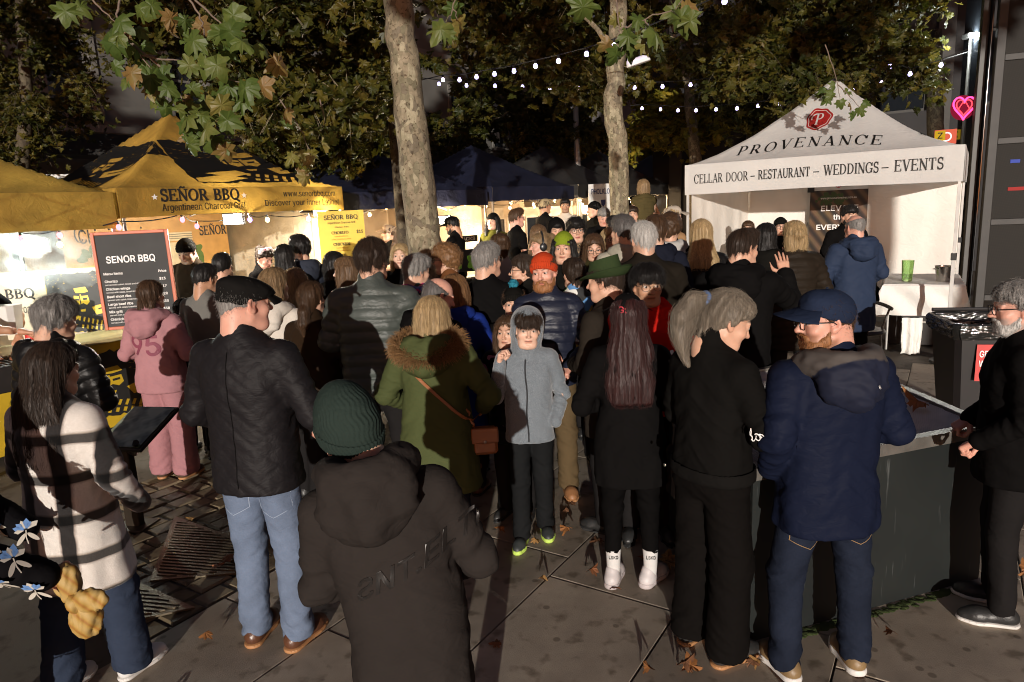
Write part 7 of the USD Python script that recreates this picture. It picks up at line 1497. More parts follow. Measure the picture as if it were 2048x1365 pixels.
# ---- festoons over the street
LIL = (0.62, 0.52, 1.0)
def festoon(label, l, d0, d1, ends):
    l = sorted(l); n = len(l); pts = [aty(x, y, d0 + (d1 - d0) * i / (n - 1)) for i, (x, y) in enumerate(l)]
    up = np.array([0, 0, 0.07]); e = [aty(*ends[0], d0)] + [p + up for p in pts] + [aty(*ends[1], d1)]
    t = thing('festoon_lights', label, 'string lights'); part(t, 'cable', tube(e, 0.007, 5), dk)
    for p in pts:
        b = part(t, 'bulb', xf(lathe([(0, -0.034), (0.020, -0.032), (0.030, -0.014), (0.027, 0.006), (0.017, 0.028), (0, 0.03)], 10), None, p), glow('glow_lilac', LIL, 5.0), True); part(b, 'socket', xf(lathe([(0, 0.03), (0.016, 0.03), (0.018, 0.07), (0, 0.07)], 8), None, p), dk)
festoon('upper lilac festoon rising to the right above the navy tents', [(886, 160), (919, 160), (953, 154), (989, 148), (1028, 142), (1071, 132), (1117, 122), (1173, 108), (1228, 91), (1292, 68), (1364, 38), (1449, 2)], 11.5, 7.5, ((838, 162), (1500, -22)))
festoon('lower lilac festoon running level across the trees', [(834, 164), (878, 168), (933, 171), (990, 172), (1045, 174), (1100, 176), (1156, 176), (1214, 175), (1269, 175), (1325, 173), (1381, 170), (1439, 164), (1495, 163), (1551, 158), (1606, 154), (1669, 148), (1720, 144), (1780, 133), (1820, 148), (1882, 130)], 13, 10.6, ((800, 160), (1938, 98)))
festoon('third lilac festoon sagging low behind the white marquee', [(1284, 217), (1321, 219), (1356, 221), (1392, 221), (1432, 219), (1474, 217), (1516, 212), (1559, 207), (1605, 201), (1707, 180), (1763, 166)], 14, 11.5, ((1238, 214), (1938, 104)))
# ---- lamp post at the right, metal pole, neon, shop signs
lpz = aty(1943, 75, 11.6); lp = thing('lamp_post', 'white lamp post with a glaring floodlight right of the marquee', 'lamp post', g0(lpz), 0)
part(lp, 'post', tube([(0, 0, 0), (0, 0, lpz[2] - 0.03)], [0.045, 0.035], 12), plain('post_white', (0.10, 0.10, 0.095), 0.6)); part(lp, 'lamp_head', cbox(-0.10, -0.07, lpz[2] - 0.02, 0.10, 0.10, lpz[2] + 0.06, 0.012), dk); part(lp, 'lit_lens', cbox(-0.085, -0.09, lpz[2] - 0.03, 0.085, -0.071, lpz[2] + 0.05, 0.004), glow('glow_post', (0.95, 1, 0.96), 45)); lamp(lp, (-0.15, -0.25, lpz[2] - 0.05), 45, (0.95, 1, 0.96), 0.05)
pp = pxs([(1157, 330), (1148, 150)], 17); mp_ = thing('metal_pole', 'grey metal lamp pole rising behind the black stall tent', 'pole', g0(pp[0]), 0); part(mp_, 'shaft', tube([(0, 0, 0), pp[1] - g0(pp[0]) + (0, 0, 1.5)], [0.085, 0.06], 12), plain('pole_grey', (0.32, 0.32, 0.31), 0.4, 0.5)); part(mp_, 'collar', lathe([(0.09, 2.6), (0.10, 2.61), (0.10, 2.68), (0.09, 2.69)], 12), alu)
nc = aty(1928, 214, 11.2); ns = thing('neon_sign', 'pink neon heart sign behind the lamp post', 'neon sign', nc, 0)
hrt = [(0.17 * 16 * math.sin(a) ** 3 / 16, 0, 0.19 * (13 * math.cos(a) - 5 * math.cos(2 * a) - 2 * math.cos(3 * a) - math.cos(4 * a)) / 16) for a in np.linspace(0, 2 * math.pi, 50)]
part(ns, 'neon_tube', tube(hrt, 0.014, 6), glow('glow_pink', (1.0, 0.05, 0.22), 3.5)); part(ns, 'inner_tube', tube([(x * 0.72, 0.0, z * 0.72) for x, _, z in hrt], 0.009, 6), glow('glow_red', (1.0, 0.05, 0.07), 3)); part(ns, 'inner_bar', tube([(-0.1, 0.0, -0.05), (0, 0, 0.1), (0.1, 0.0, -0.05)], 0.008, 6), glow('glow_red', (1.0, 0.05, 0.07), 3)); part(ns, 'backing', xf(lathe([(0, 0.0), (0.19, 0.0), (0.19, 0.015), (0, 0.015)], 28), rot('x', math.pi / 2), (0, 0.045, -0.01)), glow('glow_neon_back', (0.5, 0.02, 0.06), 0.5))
sc_ = aty(1908, 273, 13.0); ss = board('shop_sign', 'lit red shop sign with a white roundel behind the marquee corner', sc_, 0.62, 0.26, glow('glow_shopred', (0.9, 0.16, 0.09), 0.9), math.radians(-25), [(extrude(Point(0, 0).buffer(0.085).difference(Point(0, 0).buffer(0.06)), 0.003), -0.12, -0.0, glow('glow_white', (1, 0.95, 0.9), 1.2), None), (extrude(union_all([sbox(0, 0, .12, .03), sbox(0.02, 0.05, .1, .08)]), 0.003), 0.14, -0.03, glow('glow_white', (1, 0.95, 0.9), 1.2), None)])
sy_ = aty(1880, 272, 12.6); board('shop_sign', 'small yellow lit sign at the left end of the red shop sign', sy_, 0.16, 0.17, glow('glow_shopyellow', (0.9, 0.55, 0.03), 0.7), math.radians(-25), [(sans('Z', 0.10, 0.003, True), 0, -0.05, ink, None)])
# a sneaker hung on the festoon wire
a, b = shoe_meshes('runner', 0.008); sp_ = aty(1275, 121, 8.6); hs_ = thing('hanging_sneaker', 'white sneaker with a black tick hanging from the festoon wire', 'shoe', sp_, math.radians(-98)); Rq = rot('x', 0.25)
part(hs_, 'upper', xf(xf(a, None, (0, -0.04, -0.05)), Rq), plain('sneaker_lilac', (0.62, 0.60, 0.72), 0.6), True); part(hs_, 'sole', xf(xf(b, None, (0, -0.04, -0.05)), Rq), plain('sneaker_sole', (0.65, 0.65, 0.65), 0.6), 30)
part(hs_, 'tick_mark', xf(tube([(-0.045, 0.05, -0.012), (-0.046, 0.02, -0.022), (-0.047, -0.01, -0.012), (-0.045, -0.06, 0.018)], [0.004, 0.008, 0.006, 0.002], 6), Rq), dk); part(hs_, 'lace', tube([(0, -0.03, 0.02), (0.0, -0.05, 0.22), (0, 0.0, 0.48)], 0.003, 5), dk)
# fallen leaves
fmat = [plain('fallen_%d' % k, c_, 0.75, var=0.35, scale=30) for k, c_ in enumerate([(0.24, 0.095, 0.025), (0.17, 0.06, 0.02), (0.30, 0.16, 0.05), (0.12, 0.05, 0.02)])]
rl = np.random.default_rng(12)
spots = [(1005, 1063), (1195, 1092), (1228, 1178), (1140, 1013), (1132, 1025), (1140, 1068), (1088, 1160), (1068, 1085), (1300, 1120), (1335, 1130), (1330, 1133), (420, 1275), (455, 1125), (388, 1040), (1500, 1330), (1520, 1335), (1365, 1345), (1385, 1350), (640, 1020), (700, 1012), (1300, 1350), (1785, 1275), (985, 870), (1000, 1290), (1180, 1152)]
for k in range(72):
    if k < len(spots): p = atz(*spots[k])
    else: p = uv(rl.uniform(0.6, 8), rl.uniform(-5, 4.5))
    m = leaf_mesh(rl.uniform(0.05, 0.095), rl.uniform(0.2, 1.0), rl.uniform(-0.3, 0.1), int(rl.integers(1e6)))
    m = xf(m, rot('z', rl.uniform(0, 6.28)) @ rot('x', rl.normal(0, 0.1)), (p[0], p[1], 0)); m.vertices[:, 2] -= m.vertices[:, 2].min() - 0.006
    fk = int(rl.integers(4)); tag(part(None, 'fallen_leaf', m, fmat[fk]), ('orange-brown', 'dark rust', 'pale tan', 'deep brown')[fk] + ' dry plane leaf lying on the paving', 'leaf', ('orange-brown', 'dark rust', 'pale tan', 'deep brown')[fk] + ' fallen leaves on the paving')
for k, (px, py) in enumerate(((1848, 822), (1462, 812))):
    q = atz(px, py, 0.855); m = xf(leaf_mesh(0.12, 0.9, -0.5, 5 + k), rot('z', 0.6 + k) , (q[0], q[1], 0)); m.vertices[:, 2] += 0.853 - m.vertices[:, 2].min(); solo('fallen_leaf', m, fmat[k + (k == 1)], ('curled brown leaf lying on the mesh lid of the dark box, right side', 'dry yellow leaf on the mesh lid by the phone')[k], 'leaf')
# ---- reading lectern in the left foreground
q = atz(272, 1052); lc = thing('information_lectern', 'dark steel information lectern with a slanted glazed panel behind the plaid coat', 'lectern', (q[0], q[1], 0), math.radians(-12)); lm = plain('lectern_steel', (0.055, 0.042, 0.03), 0.35, 0.6, var=0.3)
part(lc, 'post', cbox(-0.055, -0.03, 0, 0.055, 0.03, 0.66, 0.006), lm); part(lc, 'base_plate', cbox(-0.12, -0.1, 0.001, 0.12, 0.1, 0.014, 0.003), lm); Rl = rot('x', 0.38)
part(lc, 'tray', xf(cbox(-0.06, -0.20, -0.02, 0.30, 0.24, 0.012, 0.006), Rl, (0, 0, 0.70)), lm); part(lc, 'panel', xf(bx(-0.045, -0.185, 0.0135, 0.285, 0.225, 0.018), Rl, (0, 0, 0.70)), mk('lectern_glass', {'n': ('noise_texture', {'scale': 9.0}), 'r': ('rgb_ramp', {'ramp': [(0.4, (0.10, 0.12, 0.07)), (0.6, (0.32, 0.36, 0.26))]}), 'p': ('principled_bsdf', {'roughness': 0.12, 'specular_ior_level': 0.8})}, [('n.fac', 'r.fac'), ('r.color', 'p.base_color')], 'p.BSDF')); part(lc, 'bracket', xf(tube([(0.27, -0.18, 0.0), (0.10, -0.02, -0.14), (0, 0, -0.10)], 0.02, 6), None, (0, 0, 0.68)), lm)  # panel reflection is put into its pale mottled base colour
# ------------------------------------------------------------- the crowd
def C(n, r, g, b, **k): return cloth('wear_' + n, rgb(r, g, b), **k)
BLK = C('black', 14, 13, 13); BLK2 = C('soft_black', 19, 18, 16); BLKP = C('black_shell', 15, 14, 14, rough=0.45, spec=0.22); NAVYP = C('navy_shell', 27, 30, 44, rough=0.45, spec=0.3)
JEAN = C('jeans_light', 92, 104, 124, weave=700, bump=0.4, var=0.35); JEAND = C('jeans_dark', 27, 32, 44, weave=700, bump=0.4, var=0.5); JEANM = C('jeans_mid', 44, 52, 68, weave=700, var=0.2)
def mathchain(): pass
plaid = mk('cloth_plaid', {'t': ('texture_coordinate', {}), 's': ('separate_xyz', {}), 'nz': ('noise_texture', {'scale': 260.0, 'detail': 2.0}), 'nw': ('noise_texture', {'scale': 3.0, 'detail': 3.0}),
    'ax': ('math', {'math_type': 'multiply_add', 'value2': 6.0, 'value3': 0.50}), 'az': ('math', {'math_type': 'multiply_add', 'value2': 5.8, 'value3': 0.1}), 'wx': ('math', {'math_type': 'multiply_add', 'value2': 0.05}), 'wz': ('math', {'math_type': 'multiply_add', 'value2': 0.03}),
    'fx': ('math', {'math_type': 'fraction'}), 'fz': ('math', {'math_type': 'fraction'}), 'cx': ('rgb_ramp', {'ramp': [(0, (.022, .02, .02)), (.29, (.022, .02, .02)), (.32, (.36, .31, .28)), (.37, (.60, .56, .52)), (.93, (.60, .56, .52)), (.97, (.36, .31, .28)), (1.0, (.08, .07, .07))]}),
    'cz': ('rgb_ramp', {'ramp': [(0, (.02, .018, .018)), (.20, (.02, .018, .018)), (.24, (.6, .55, .5)), (.28, (1, 1, 1)), (.94, (1, 1, 1)), (1.0, (.4, .36, .34))]}), 'm': ('mix_color', {'blend_type': 'multiply', 'fac': 0.93}), 'r2': ('rgb_ramp', {'ramp': [(.35, (.72, .70, .68)), (.65, (1.12, 1.12, 1.12))]}), 'm2': ('mix_color', {'blend_type': 'multiply', 'fac': 0.8}),
    'b': ('bump', {'strength': 0.5, 'distance': 0.002}), 'p': ('principled_bsdf', {'roughness': 0.95, 'specular_ior_level': 0.1, 'sheen_weight': 0.3})},
    [('t.object', 's.vector'), ('t.object', 'nz.vector'), ('t.object', 'nw.vector'), ('s.x', 'ax.value1'), ('s.z', 'az.value1'), ('nw.fac', 'wx.value1'), ('ax.value', 'wx.value3'), ('nw.fac', 'wz.value1'), ('az.value', 'wz.value3'), ('wx.value', 'fx.value1'), ('wz.value', 'fz.value1'), ('fx.value', 'cx.fac'), ('fz.value', 'cz.fac'), ('cx.color', 'm.a'), ('cz.color', 'm.b'), ('nz.fac', 'r2.fac'), ('m.result', 'm2.a'), ('r2.color', 'm2.b'), ('m2.result', 'p.base_color'), ('nz.fac', 'b.height'), ('b.normal', 'p.normal')], 'p.BSDF')
def stripes(name, c1, c2, per, duty, axis='z', lo=-9.0, hi=9.0):
    return mk(name, {'t': ('texture_coordinate', {}), 's': ('separate_xyz', {}), 'a': ('math', {'math_type': 'multiply', 'value2': 1 / per}), 'f': ('math', {'math_type': 'fraction'}), 'g': ('math', {'math_type': 'less_than', 'value2': duty}), 'l': ('math', {'math_type': 'less_than', 'value2': hi}), 'x': ('math', {'math_type': 'multiply'}), 'm': ('mix_color', {'a': c1, 'b': c2}), 'n': ('noise_texture', {'scale': 300.0}), 'b': ('bump', {'strength': 0.4, 'distance': 0.002}), 'p': ('principled_bsdf', {'roughness': 0.9, 'sheen_weight': 0.2})},
        [('t.object', 's.vector'), ('s.' + axis, 'a.value1'), ('a.value', 'f.value1'), ('f.value', 'g.value1'), ('s.' + axis, 'l.value1'), ('g.value', 'x.value1'), ('l.value', 'x.value2'), ('x.value', 'm.fac'), ('m.result', 'p.base_color'), ('t.object', 'n.vector'), ('n.fac', 'b.height'), ('b.normal', 'p.normal')], 'p.BSDF')
def blotch(name, cols, sc, rough=0.8):
    return mk(name, {'t': ('texture_coordinate', {}), 'v': ('voronoi_texture', {'scale': sc}), 's': ('separate_color', {}), 'r': ('rgb_ramp', {'ramp': [(i / len(cols), c) for i, c in enumerate(cols)], 'interpolate': False}), 'p': ('principled_bsdf', {'roughness': rough})}, [('t.object', 'v.vector'), ('v.color', 's.color'), ('s.r', 'r.fac'), ('r.color', 'p.base_color')], 'p.BSDF')
heather = mk('cloth_heather', {'t': ('texture_coordinate', {}), 'n': ('noise_texture', {'scale': 330.0, 'detail': 2.0}), 'mp': ('mapping', {'scale': (14.0, 14.0, 26.0)}), 'f': ('noise_texture', {'detail': 3.0, 'distortion': 1.2}), 'b2': ('bump', {'strength': 0.25, 'distance': 0.02}), 'r': ('rgb_ramp', {'ramp': [(.35, (.075, .088, .10)), (.5, (.12, .14, .16)), (.65, (.20, .225, .25))]}), 'b': ('bump', {'strength': 0.4, 'distance': 0.002}), 'p': ('principled_bsdf', {'roughness': 0.95, 'sheen_weight': 0.3})}, [('t.object', 'n.vector'), ('n.fac', 'r.fac'), ('r.color', 'p.base_color'), ('t.object', 'mp.vector'), ('mp.vector', 'f.vector'), ('f.fac', 'b2.height'), ('b2.normal', 'b.normal'), ('n.fac', 'b.height'), ('b.normal', 'p.normal')], 'p.BSDF')
tanboot = plain('boot_tan', (0.26, 0.12, 0.05), 0.5, bump=0.2); brownboot = plain('boot_brown', (0.085, 0.035, 0.018), 0.35, bump=0.2); gum = plain('sole_gum', (0.35, 0.17, 0.07), 0.6); wsh = plain('shoe_white', (0.60, 0.59, 0.58), 0.5, bump=0.2); wsole = plain('sole_white', (0.62, 0.60, 0.57), 0.6); lime = plain('sole_lime', (0.42, 0.60, 0.10), 0.6)
def coat(kind, mat, **k): return dict(kind=kind, mat=mat, **k)

# -- foreground
p1 = person('person in a dark green knitted beanie and dark hoodie, nearest of all, back to us', (703, 742), 1.85, 4, near=3, skin='fair', head=(38, 16, 0), hat=('beanie', C('beanie_green', 38, 48, 44, bump=0.6, weave=350), dict(kind='knit', tall=0.040, sl=0.55, th=0.010)), extra=0.06,
            coat=coat('hoodie', C('hoodie_umber', 42, 38, 36, bump=0.15), hem=0.70, bulk=0.034, hood=1, hoodsize=1.18, hoodz=0.055, fold=0.9), arms=(((0.27, 0.03, 1.12), (0.17, 0.24, 1.0), None), ((0.27, 0.03, 1.12), (0.17, 0.24, 1.0), None)), sway=9, girth=1.0, lean=0.02)
m = sans('ƧNT.ELTH', 0.062, 0.001, True); m = xf(m); v = m.vertices; v[:, 0] += v[:, 1] * 0.5; m = trimesh.Trimesh(v * (1.05, 0.9, 1), m.faces, process=False)
part(p1['prim'], 'lettering', decal(p1['top'], m, (0.075, 1.12), -1, 0.02, 0.003, 0.42), plain('print_gloss_black', (0.016, 0.014, 0.013), 0.3), True)
p2 = person('person in a black flat cap, black quilted jacket and pale jeans, back to us', (470, 546), 3.05, -14, near=3, skin='pink', head=(-30, 4, 0), hair=('buzz', 'grey'), hat=('flatcap', C('flatcap', 22, 21, 20, bump=0.2, weave=400)), extra=0.015,
            coat=coat('quilt', C('quilt_black', 24, 22, 24, rough=0.6, spec=0.14), hem=0.80, bulk=0.034, collar=0.06), legs=dict(mat=JEAN, wide=0.016), shoes=dict(mat=brownboot, sole=gum), arms=(((0.29, 0.0, 1.13), (0.20, 0.20, 1.02), None), ((0.30, 0.0, 1.13), (0.22, 0.20, 1.02), 'grip')), girth=1.02)
p3 = person('person in a cream and black plaid coat with long brown hair, left foreground', (85, 690), 2.80, -14, 'f', near=3, head=(-5, 12, 0), hair=('long', 'darkbrown', dict(L=0.40)), coat=coat('coat', plaid, hem=0.58, bulk=0.040, flare=0.02, fold=0.8), legs=dict(mat=JEANM, wide=0.035), shoes=dict(mat=wsh, sole=wsole), arms=(((0.27, 0.02, 1.13), (0.22, 0.18, 0.98), None), ((0.28, -0.02, 1.13), (0.25, 0.13, 0.93), None)), step=0.10, girth=1.05)
fl = blotch('flor', [(0.01, 0.01, 0.01)], 5)
p4 = person('person in a blue-flowered black dress, cut off at the left edge', (-350, 640), 2.2, -62, 'f', near=2, hair=('bob', 'darkbrown', dict(L=0.12)), coat=coat('coat', C('dress_black', 16, 15, 17), hem=0.30, bulk=0.045, flare=0.07), legs=dict(mat=BLK), arms=(((0.27, 0.16, 1.06), (0.20, 0.36, 0.86), None), ((0.27, 0.20, 1.05), (0.20, 0.46, 0.82), 'grip')))
def flowers(R, n, seed, side):
    r = np.random.default_rng(seed); v, nn = np.asarray(R['top'].vertices), normals(R['top']); W_ = []; B_ = []
    ok = np.where(nn[:, 0] > 0.0)[0] if side == 'x' else np.arange(len(v)); used = []
    for i in r.permutation(ok):
        if any(np.linalg.norm(v[i] - u) < 0.085 for u in used): continue
        used.append(v[i]); fr = frame(nn[i], (0, 0, 1)); fr = np.c_[fr[:, 0], fr[:, 2], fr[:, 1]]; a0 = r.uniform(-0.6, 0.6)
        for k in range(7):
            a = a0 + (k - 3) * 0.42; s = r.uniform(0.8, 1.2); pt = Polygon([(0, 0.006), (-0.010 * s, 0.03 * s), (0, 0.044 * s), (0.010 * s, 0.03 * s)]); m = extrude(affinity.rotate(pt, math.degrees(a), origin=(0, 0)), 0.001)
            (B_ if 1 <= k <= 5 and k != 3 else W_).append(xf(m, fr, v[i] + nn[i] * 0.004))
        for s_ in (-1, 1): W_.append(xf(extrude(affinity.rotate(affinity.scale(Point(0, 0).buffer(1, 6), 0.026, 0.008), s_ * 40 + 90), 0.001), fr, v[i] + nn[i] * 0.004 + fr @ np.array([s_ * 0.020, -0.032, 0])))
        W_.append(xf(extrude(LineString([(0, 0), (0.003, -0.03), (0, -0.055)]).buffer(0.0018), 0.001), fr, v[i] + nn[i] * 0.004))
        if len(used) >= n: break
    q = part(R['prim'], 'flower_print', cat(W_), plain('print_cream2', (0.50, 0.46, 0.40), 0.7)); tag(q, kind='stuff'); q = part(R['prim'], 'petal_print', cat(B_), plain('print_blue', (0.12, 0.24, 0.50), 0.7)); tag(q, kind='stuff')
flowers(p4, 75, 3, 'x')
p5 = person('person with thick grey hair and a black hooded puffer behind the plaid coat', (92, 598), 3.75, -8, near=3, head=(-12, 14, 0), hair=('thick', 'grey'), coat=coat('puffer', BLKP, hem=0.74, hood=1, collar=0.07), arms=('hide', 'hide'))
p6 = person('person in a pink tracksuit hoodie with braided brown hair, behind the flat-capped person', (297, 564), 5.35, -10, 'f', near=2, hair=('braids', 'brown'), coat=coat('hoodie', C('pink_fleece', 150, 108, 112), hem=0.80, hood=1, bulk=0.035), legs=dict(mat=C('pink_fleece2', 146, 104, 108), wide=0.05), shoes=dict(kind='boot', mat=plain('boot_suede', (0.055, 0.030, 0.018), 0.8), sole=gum), arms=('front', 'front'), girth=1.08)
part(p6['prim'], 'number_print', decal(p6['top'], sans('95', 0.155, 0.001, True), (-0.01, 1.13), -1), plain('print_burgundy', (0.17, 0.035, 0.06), 0.7), True)
person('child in a dark beanie and black coat between the pink hoodie and the grey jumper', (364, 600), 5.95, -10, near=1, hair=('short', 'black'), hat=('beanie', BLK2), coat=coat('jacket', BLK), arms=('hide', 'hide'), child=True)
person('person with short dark hair in a plain grey jumper at the yellow stall', (402, 530), 5.75, -14, near=1, skin='tan', head=(-15, 8, 0), hair=('short', 'black'), coat=coat('knit', C('jumper_grey', 98, 96, 92), bulk=0.02), arms=('hide', 'hide'))
person('cook in a black beanie and dark jacket looking down behind the yellow counter', (374, 470), 7.9, 176, near=2, skin='pale', head=(0, 26, 0), hair=('short', 'black'), hat=('beanie', BLK2), extra=0.03, coat=coat('jacket', C('jacket_brown', 42, 34, 26), collar=0.05), arms=('front', 'front'), beard=(0.4, 'black'))
person('person with short black hair, back to us, under the work lamp of the yellow stall', (442, 509), 6.75, -5, near=1, hair=('short', 'black'), coat=coat('jacket', BLK2), arms=('hide', 'hide'))
p11 = person('smiling stallholder in a black top with pink flowers in the hair', (521, 494), 8.35, -112, 'f', near=2, skin='pink', head=(-6, 24, 0), hair=('bun', 'darkbrown'), coat=coat('tee', BLK, sleeve=0.35), arms=('front', 'front'))
for k in range(16):
    a = -1.9 + 3.8 * k / 15; part(p11['prim'], 'flower', p11['onhead'](wash(ball((0.078 * math.sin(a), 0.02 - 0.02 * abs(math.sin(a)), 0.085 + 0.035 * math.cos(a)), 0.018 + 0.005 * (k % 3), 2), 0.006, (90, 90, 90), k, 2)), plain('flower_%d' % (k % 3), ((0.62, 0.08, 0.14), (0.68, 0.32, 0.38), (0.75, 0.60, 0.58))[k % 3], 0.6), True)
person('person with long black hair and a black top before the flower-crowned stallholder', (567, 492), 7.0, 14, 'f', near=1, hair=('long', 'black', dict(L=0.26)), coat=coat('jacket', BLK2), arms=('hide', 'hide'))
person('person with windswept black hair in a slate blue jacket at the menu banner', (600, 474), 7.3, 28, near=1, head=(20, 0, 0), hair=('thick', 'black'), coat=coat('jacket', C('slate', 46, 50, 60), hood=1), arms=('hide', 'hide'))
p14 = person('person in a cream hoodie with pinned-up dark blond hair, beside the flat cap', (543, 540), 4.85, -18, 'f', near=2, hair=('updo', 'darkblond', dict(L=0.19)), coat=coat('hoodie', C('cream_fleece', 186, 178, 168), hood=1, hem=0.78), arms=('hide', 'hide'))
person('person with long straight dark blond hair just right of the cream hoodie', (588, 540), 5.35, 22, 'f', near=1, hair=('long', 'darkblond', dict(L=0.30)), coat=coat('jacket', BLK), arms=('hide', 'hide'))
person('person with a low brown ponytail and brown jacket, left of the grey-green puffer', (618, 568), 4.65, -16, 'f', near=2, hair=('lowpony', 'brown', dict(L=0.24)), coat=coat('jacket', C('leather_brown', 38, 27, 18, rough=0.5), hem=0.82), shoes=dict(mat=wsh, sole=wsole), arms=('hide', 'hide'))
person('person with wavy black bobbed hair under the yellow menu banner', (667, 506), 6.4, 25, 'f', near=1, hair=('bob', 'black', dict(L=0.13)), coat=coat('jacket', BLK2), arms=('hide', 'hide'))
person('person with shoulder-length fair hair seen in profile, left of the tall puffer', (694, 517), 5.65, 78, 'f', near=2, skin='fair', hair=('bob', 'lightbrown', dict(L=0.12)), coat=coat('jacket', BLK2), arms=('hide', 'hide'))
p18 = person('tall person with dark brown hair in a big grey-green puffer, back to us', (737, 484), 4.5, -4, near=3, head=(-12, 2, 0), hair=('thick', 'darkbrown', dict(t=0.016)), coat=coat('puffer', C('puffer_sage', 62, 67, 63, rough=0.5, spec=0.4), hem=0.80, bulk=0.045, collar=0.06), arms=('hide', 'hide'), girth=1.12)
person('person with a fair bob and black top facing us beside the mottled trunk', (800, 490), 7.1, 178, 'f', near=2, skin='pale', hair=('bob', 'blond', dict(L=0.13)), coat=coat('jacket', BLK), arms=('hide', 'hide'))
p20 = person('person with wavy grey hair and a bright scarf below the mottled trunk', (824, 512), 5.3, -26, near=2, head=(-20, 8, 0), hair=('thick', 'grey', dict(t=0.014)), coat=coat('jacket', C('sage2', 70, 76, 70)), arms=('hide', 'hide'))
part(p20['prim'], 'scarf', p20['onbody'](wash(cat([tube([(0.085 * math.cos(a), -0.02 + 0.085 * math.sin(a), 1.495 + 0.012 * math.sin(3 * a)) for a in np.linspace(0, 2 * math.pi, 26)], 0.034, 8)]), 0.01, (20, 20, 30), 2)), blotch('scarf_print', [(0.35, 0.02, 0.10), (0.05, 0.06, 0.22), (0.45, 0.03, 0.16), (0.10, 0.02, 0.12)], 28), True)
p21 = person('balding person with close grey hair in a black hooded jacket behind the blond bob', (860, 553), 4.25, -42, near=3, skin='pink', head=(-22, 22, 0), hair=('ring', 'darkgrey'), coat=coat('jacket', BLK, hood=1, hem=0.76, bulk=0.035), arms=('hide', 'hide'))
p22 = person('person with a blond bob in an olive parka with a fur-trimmed hood', (858, 597), 3.85, -10, 'f', near=3, head=(-6, 6, 0), hair=('bob', 'blond', dict(L=0.155)), coat=coat('coat', C('parka_olive', 66, 72, 44, rough=0.7), hem=0.50, bulk=0.045, flare=0.03, hood=1, hoodsize=1.1), legs=dict(mat=JEAND), shoes=dict(kind='boot', mat=brownboot), arms=(((0.30, 0.0, 1.12), (0.24, 0.18, 1.0), None), ((0.32, -0.02, 1.12), (0.24, 0.18, 0.98), None)), girth=1.12)
r = np.random.default_rng(5); fc = []; S = p22['S']
for k in range(5200):
    a = r.uniform(-2.62, 2.62); c0 = np.array([0.165 * math.sin(a), -0.085 - 0.125 * math.cos(a), 1.425 + 0.055 * math.cos(a) * -1.0 + 0.02 * abs(math.sin(a)) + 0.03]); o = r.normal(0, 1, 3); o /= np.linalg.norm(o); o = o + (0, -0.2, 0.15); L = r.uniform(0.035, 0.075); c1 = c0 + o * 0.016; d = o + np.array([math.sin(a), -math.cos(a), -0.3]) * 0.5 + r.normal(0, .25, 3); d /= np.linalg.norm(d)
    fc.append([c1, c1 + d * L * .5 + (0, 0, .002), c1 + d * L + (0, 0, -0.008)])
fc = np.array(fc); q = p22['onbody'](trimesh.Trimesh(fc.reshape(-1, 3), [[0, 1, 2]], process=False)).vertices.reshape(fc.shape)
curves(p22['hood'], 'fur_trim', q, np.full((len(fc), 3), 0.0032) * np.array([1.2, 1, 0.3]), hairmat('fur_tan', (0.27, 0.15, 0.06), (0.07, 0.035, 0.015), 0.6), kind='stuff')
part(p22['hood'], 'fur_core', p22['onbody'](tube([(0.165 * math.sin(a), -0.085 - 0.125 * math.cos(a), 1.455 - 0.055 * math.cos(a) + 0.02 * abs(math.sin(a))) for a in np.linspace(-2.62, 2.62, 30)], 0.026, 8)), hairmat('fur_tan', (0.27, 0.15, 0.06), (0.07, 0.035, 0.015), 0.6), True)
def worldpt(R, p): c_, s_ = math.cos(R['yaw']), math.sin(R['yaw']); return np.array([R['loc'][0] + c_ * p[0] - s_ * p[1], R['loc'][1] + s_ * p[0] + c_ * p[1], R['loc'][2] + p[2]])
def strap(R, pts, w, mat, name='strap'):
    """a flat band hugging the garment through (x, z) points on its back"""
    v, n = np.asarray(R['top'].vertices), normals(R['top']); ok = n[:, 1] < -0.1; tr = cKDTree(v[ok][:, [0, 2]]); src = v[ok]; P_ = np.array(pts, float); q = np.vstack([P_[i] + (P_[i + 1] - P_[i]) * t for i in range(len(P_) - 1) for t in np.linspace(0, 1, 12)[:-1]] + [P_[-1:]]) if False else np.vstack([np.array([P_[i] + (P_[i + 1] - P_[i]) * t for t in np.linspace(0, 1, 14)]) for i in range(len(P_) - 1)])
    _, j = tr.query(q, k=5); y = src[j, 1].min(1); d = np.gradient(q, axis=0); d /= np.maximum(np.linalg.norm(d, axis=1, keepdims=True), 1e-6); pr = np.c_[-d[:, 1], d[:, 0]] * w / 2
    A, B = q + pr, q - pr; k = len(q); vv = np.vstack([np.c_[A[:, 0], y - 0.006, A[:, 1]], np.c_[B[:, 0], y - 0.006, B[:, 1]]]); f = np.vstack([[[i, i + 1, k + i + 1], [i, k + i + 1, k + i]] for i in range(k - 1)])
    m = thicken(trimesh.Trimesh(vv, f, process=False), 0.004); return part(R['prim'], name, m, mat, 30)
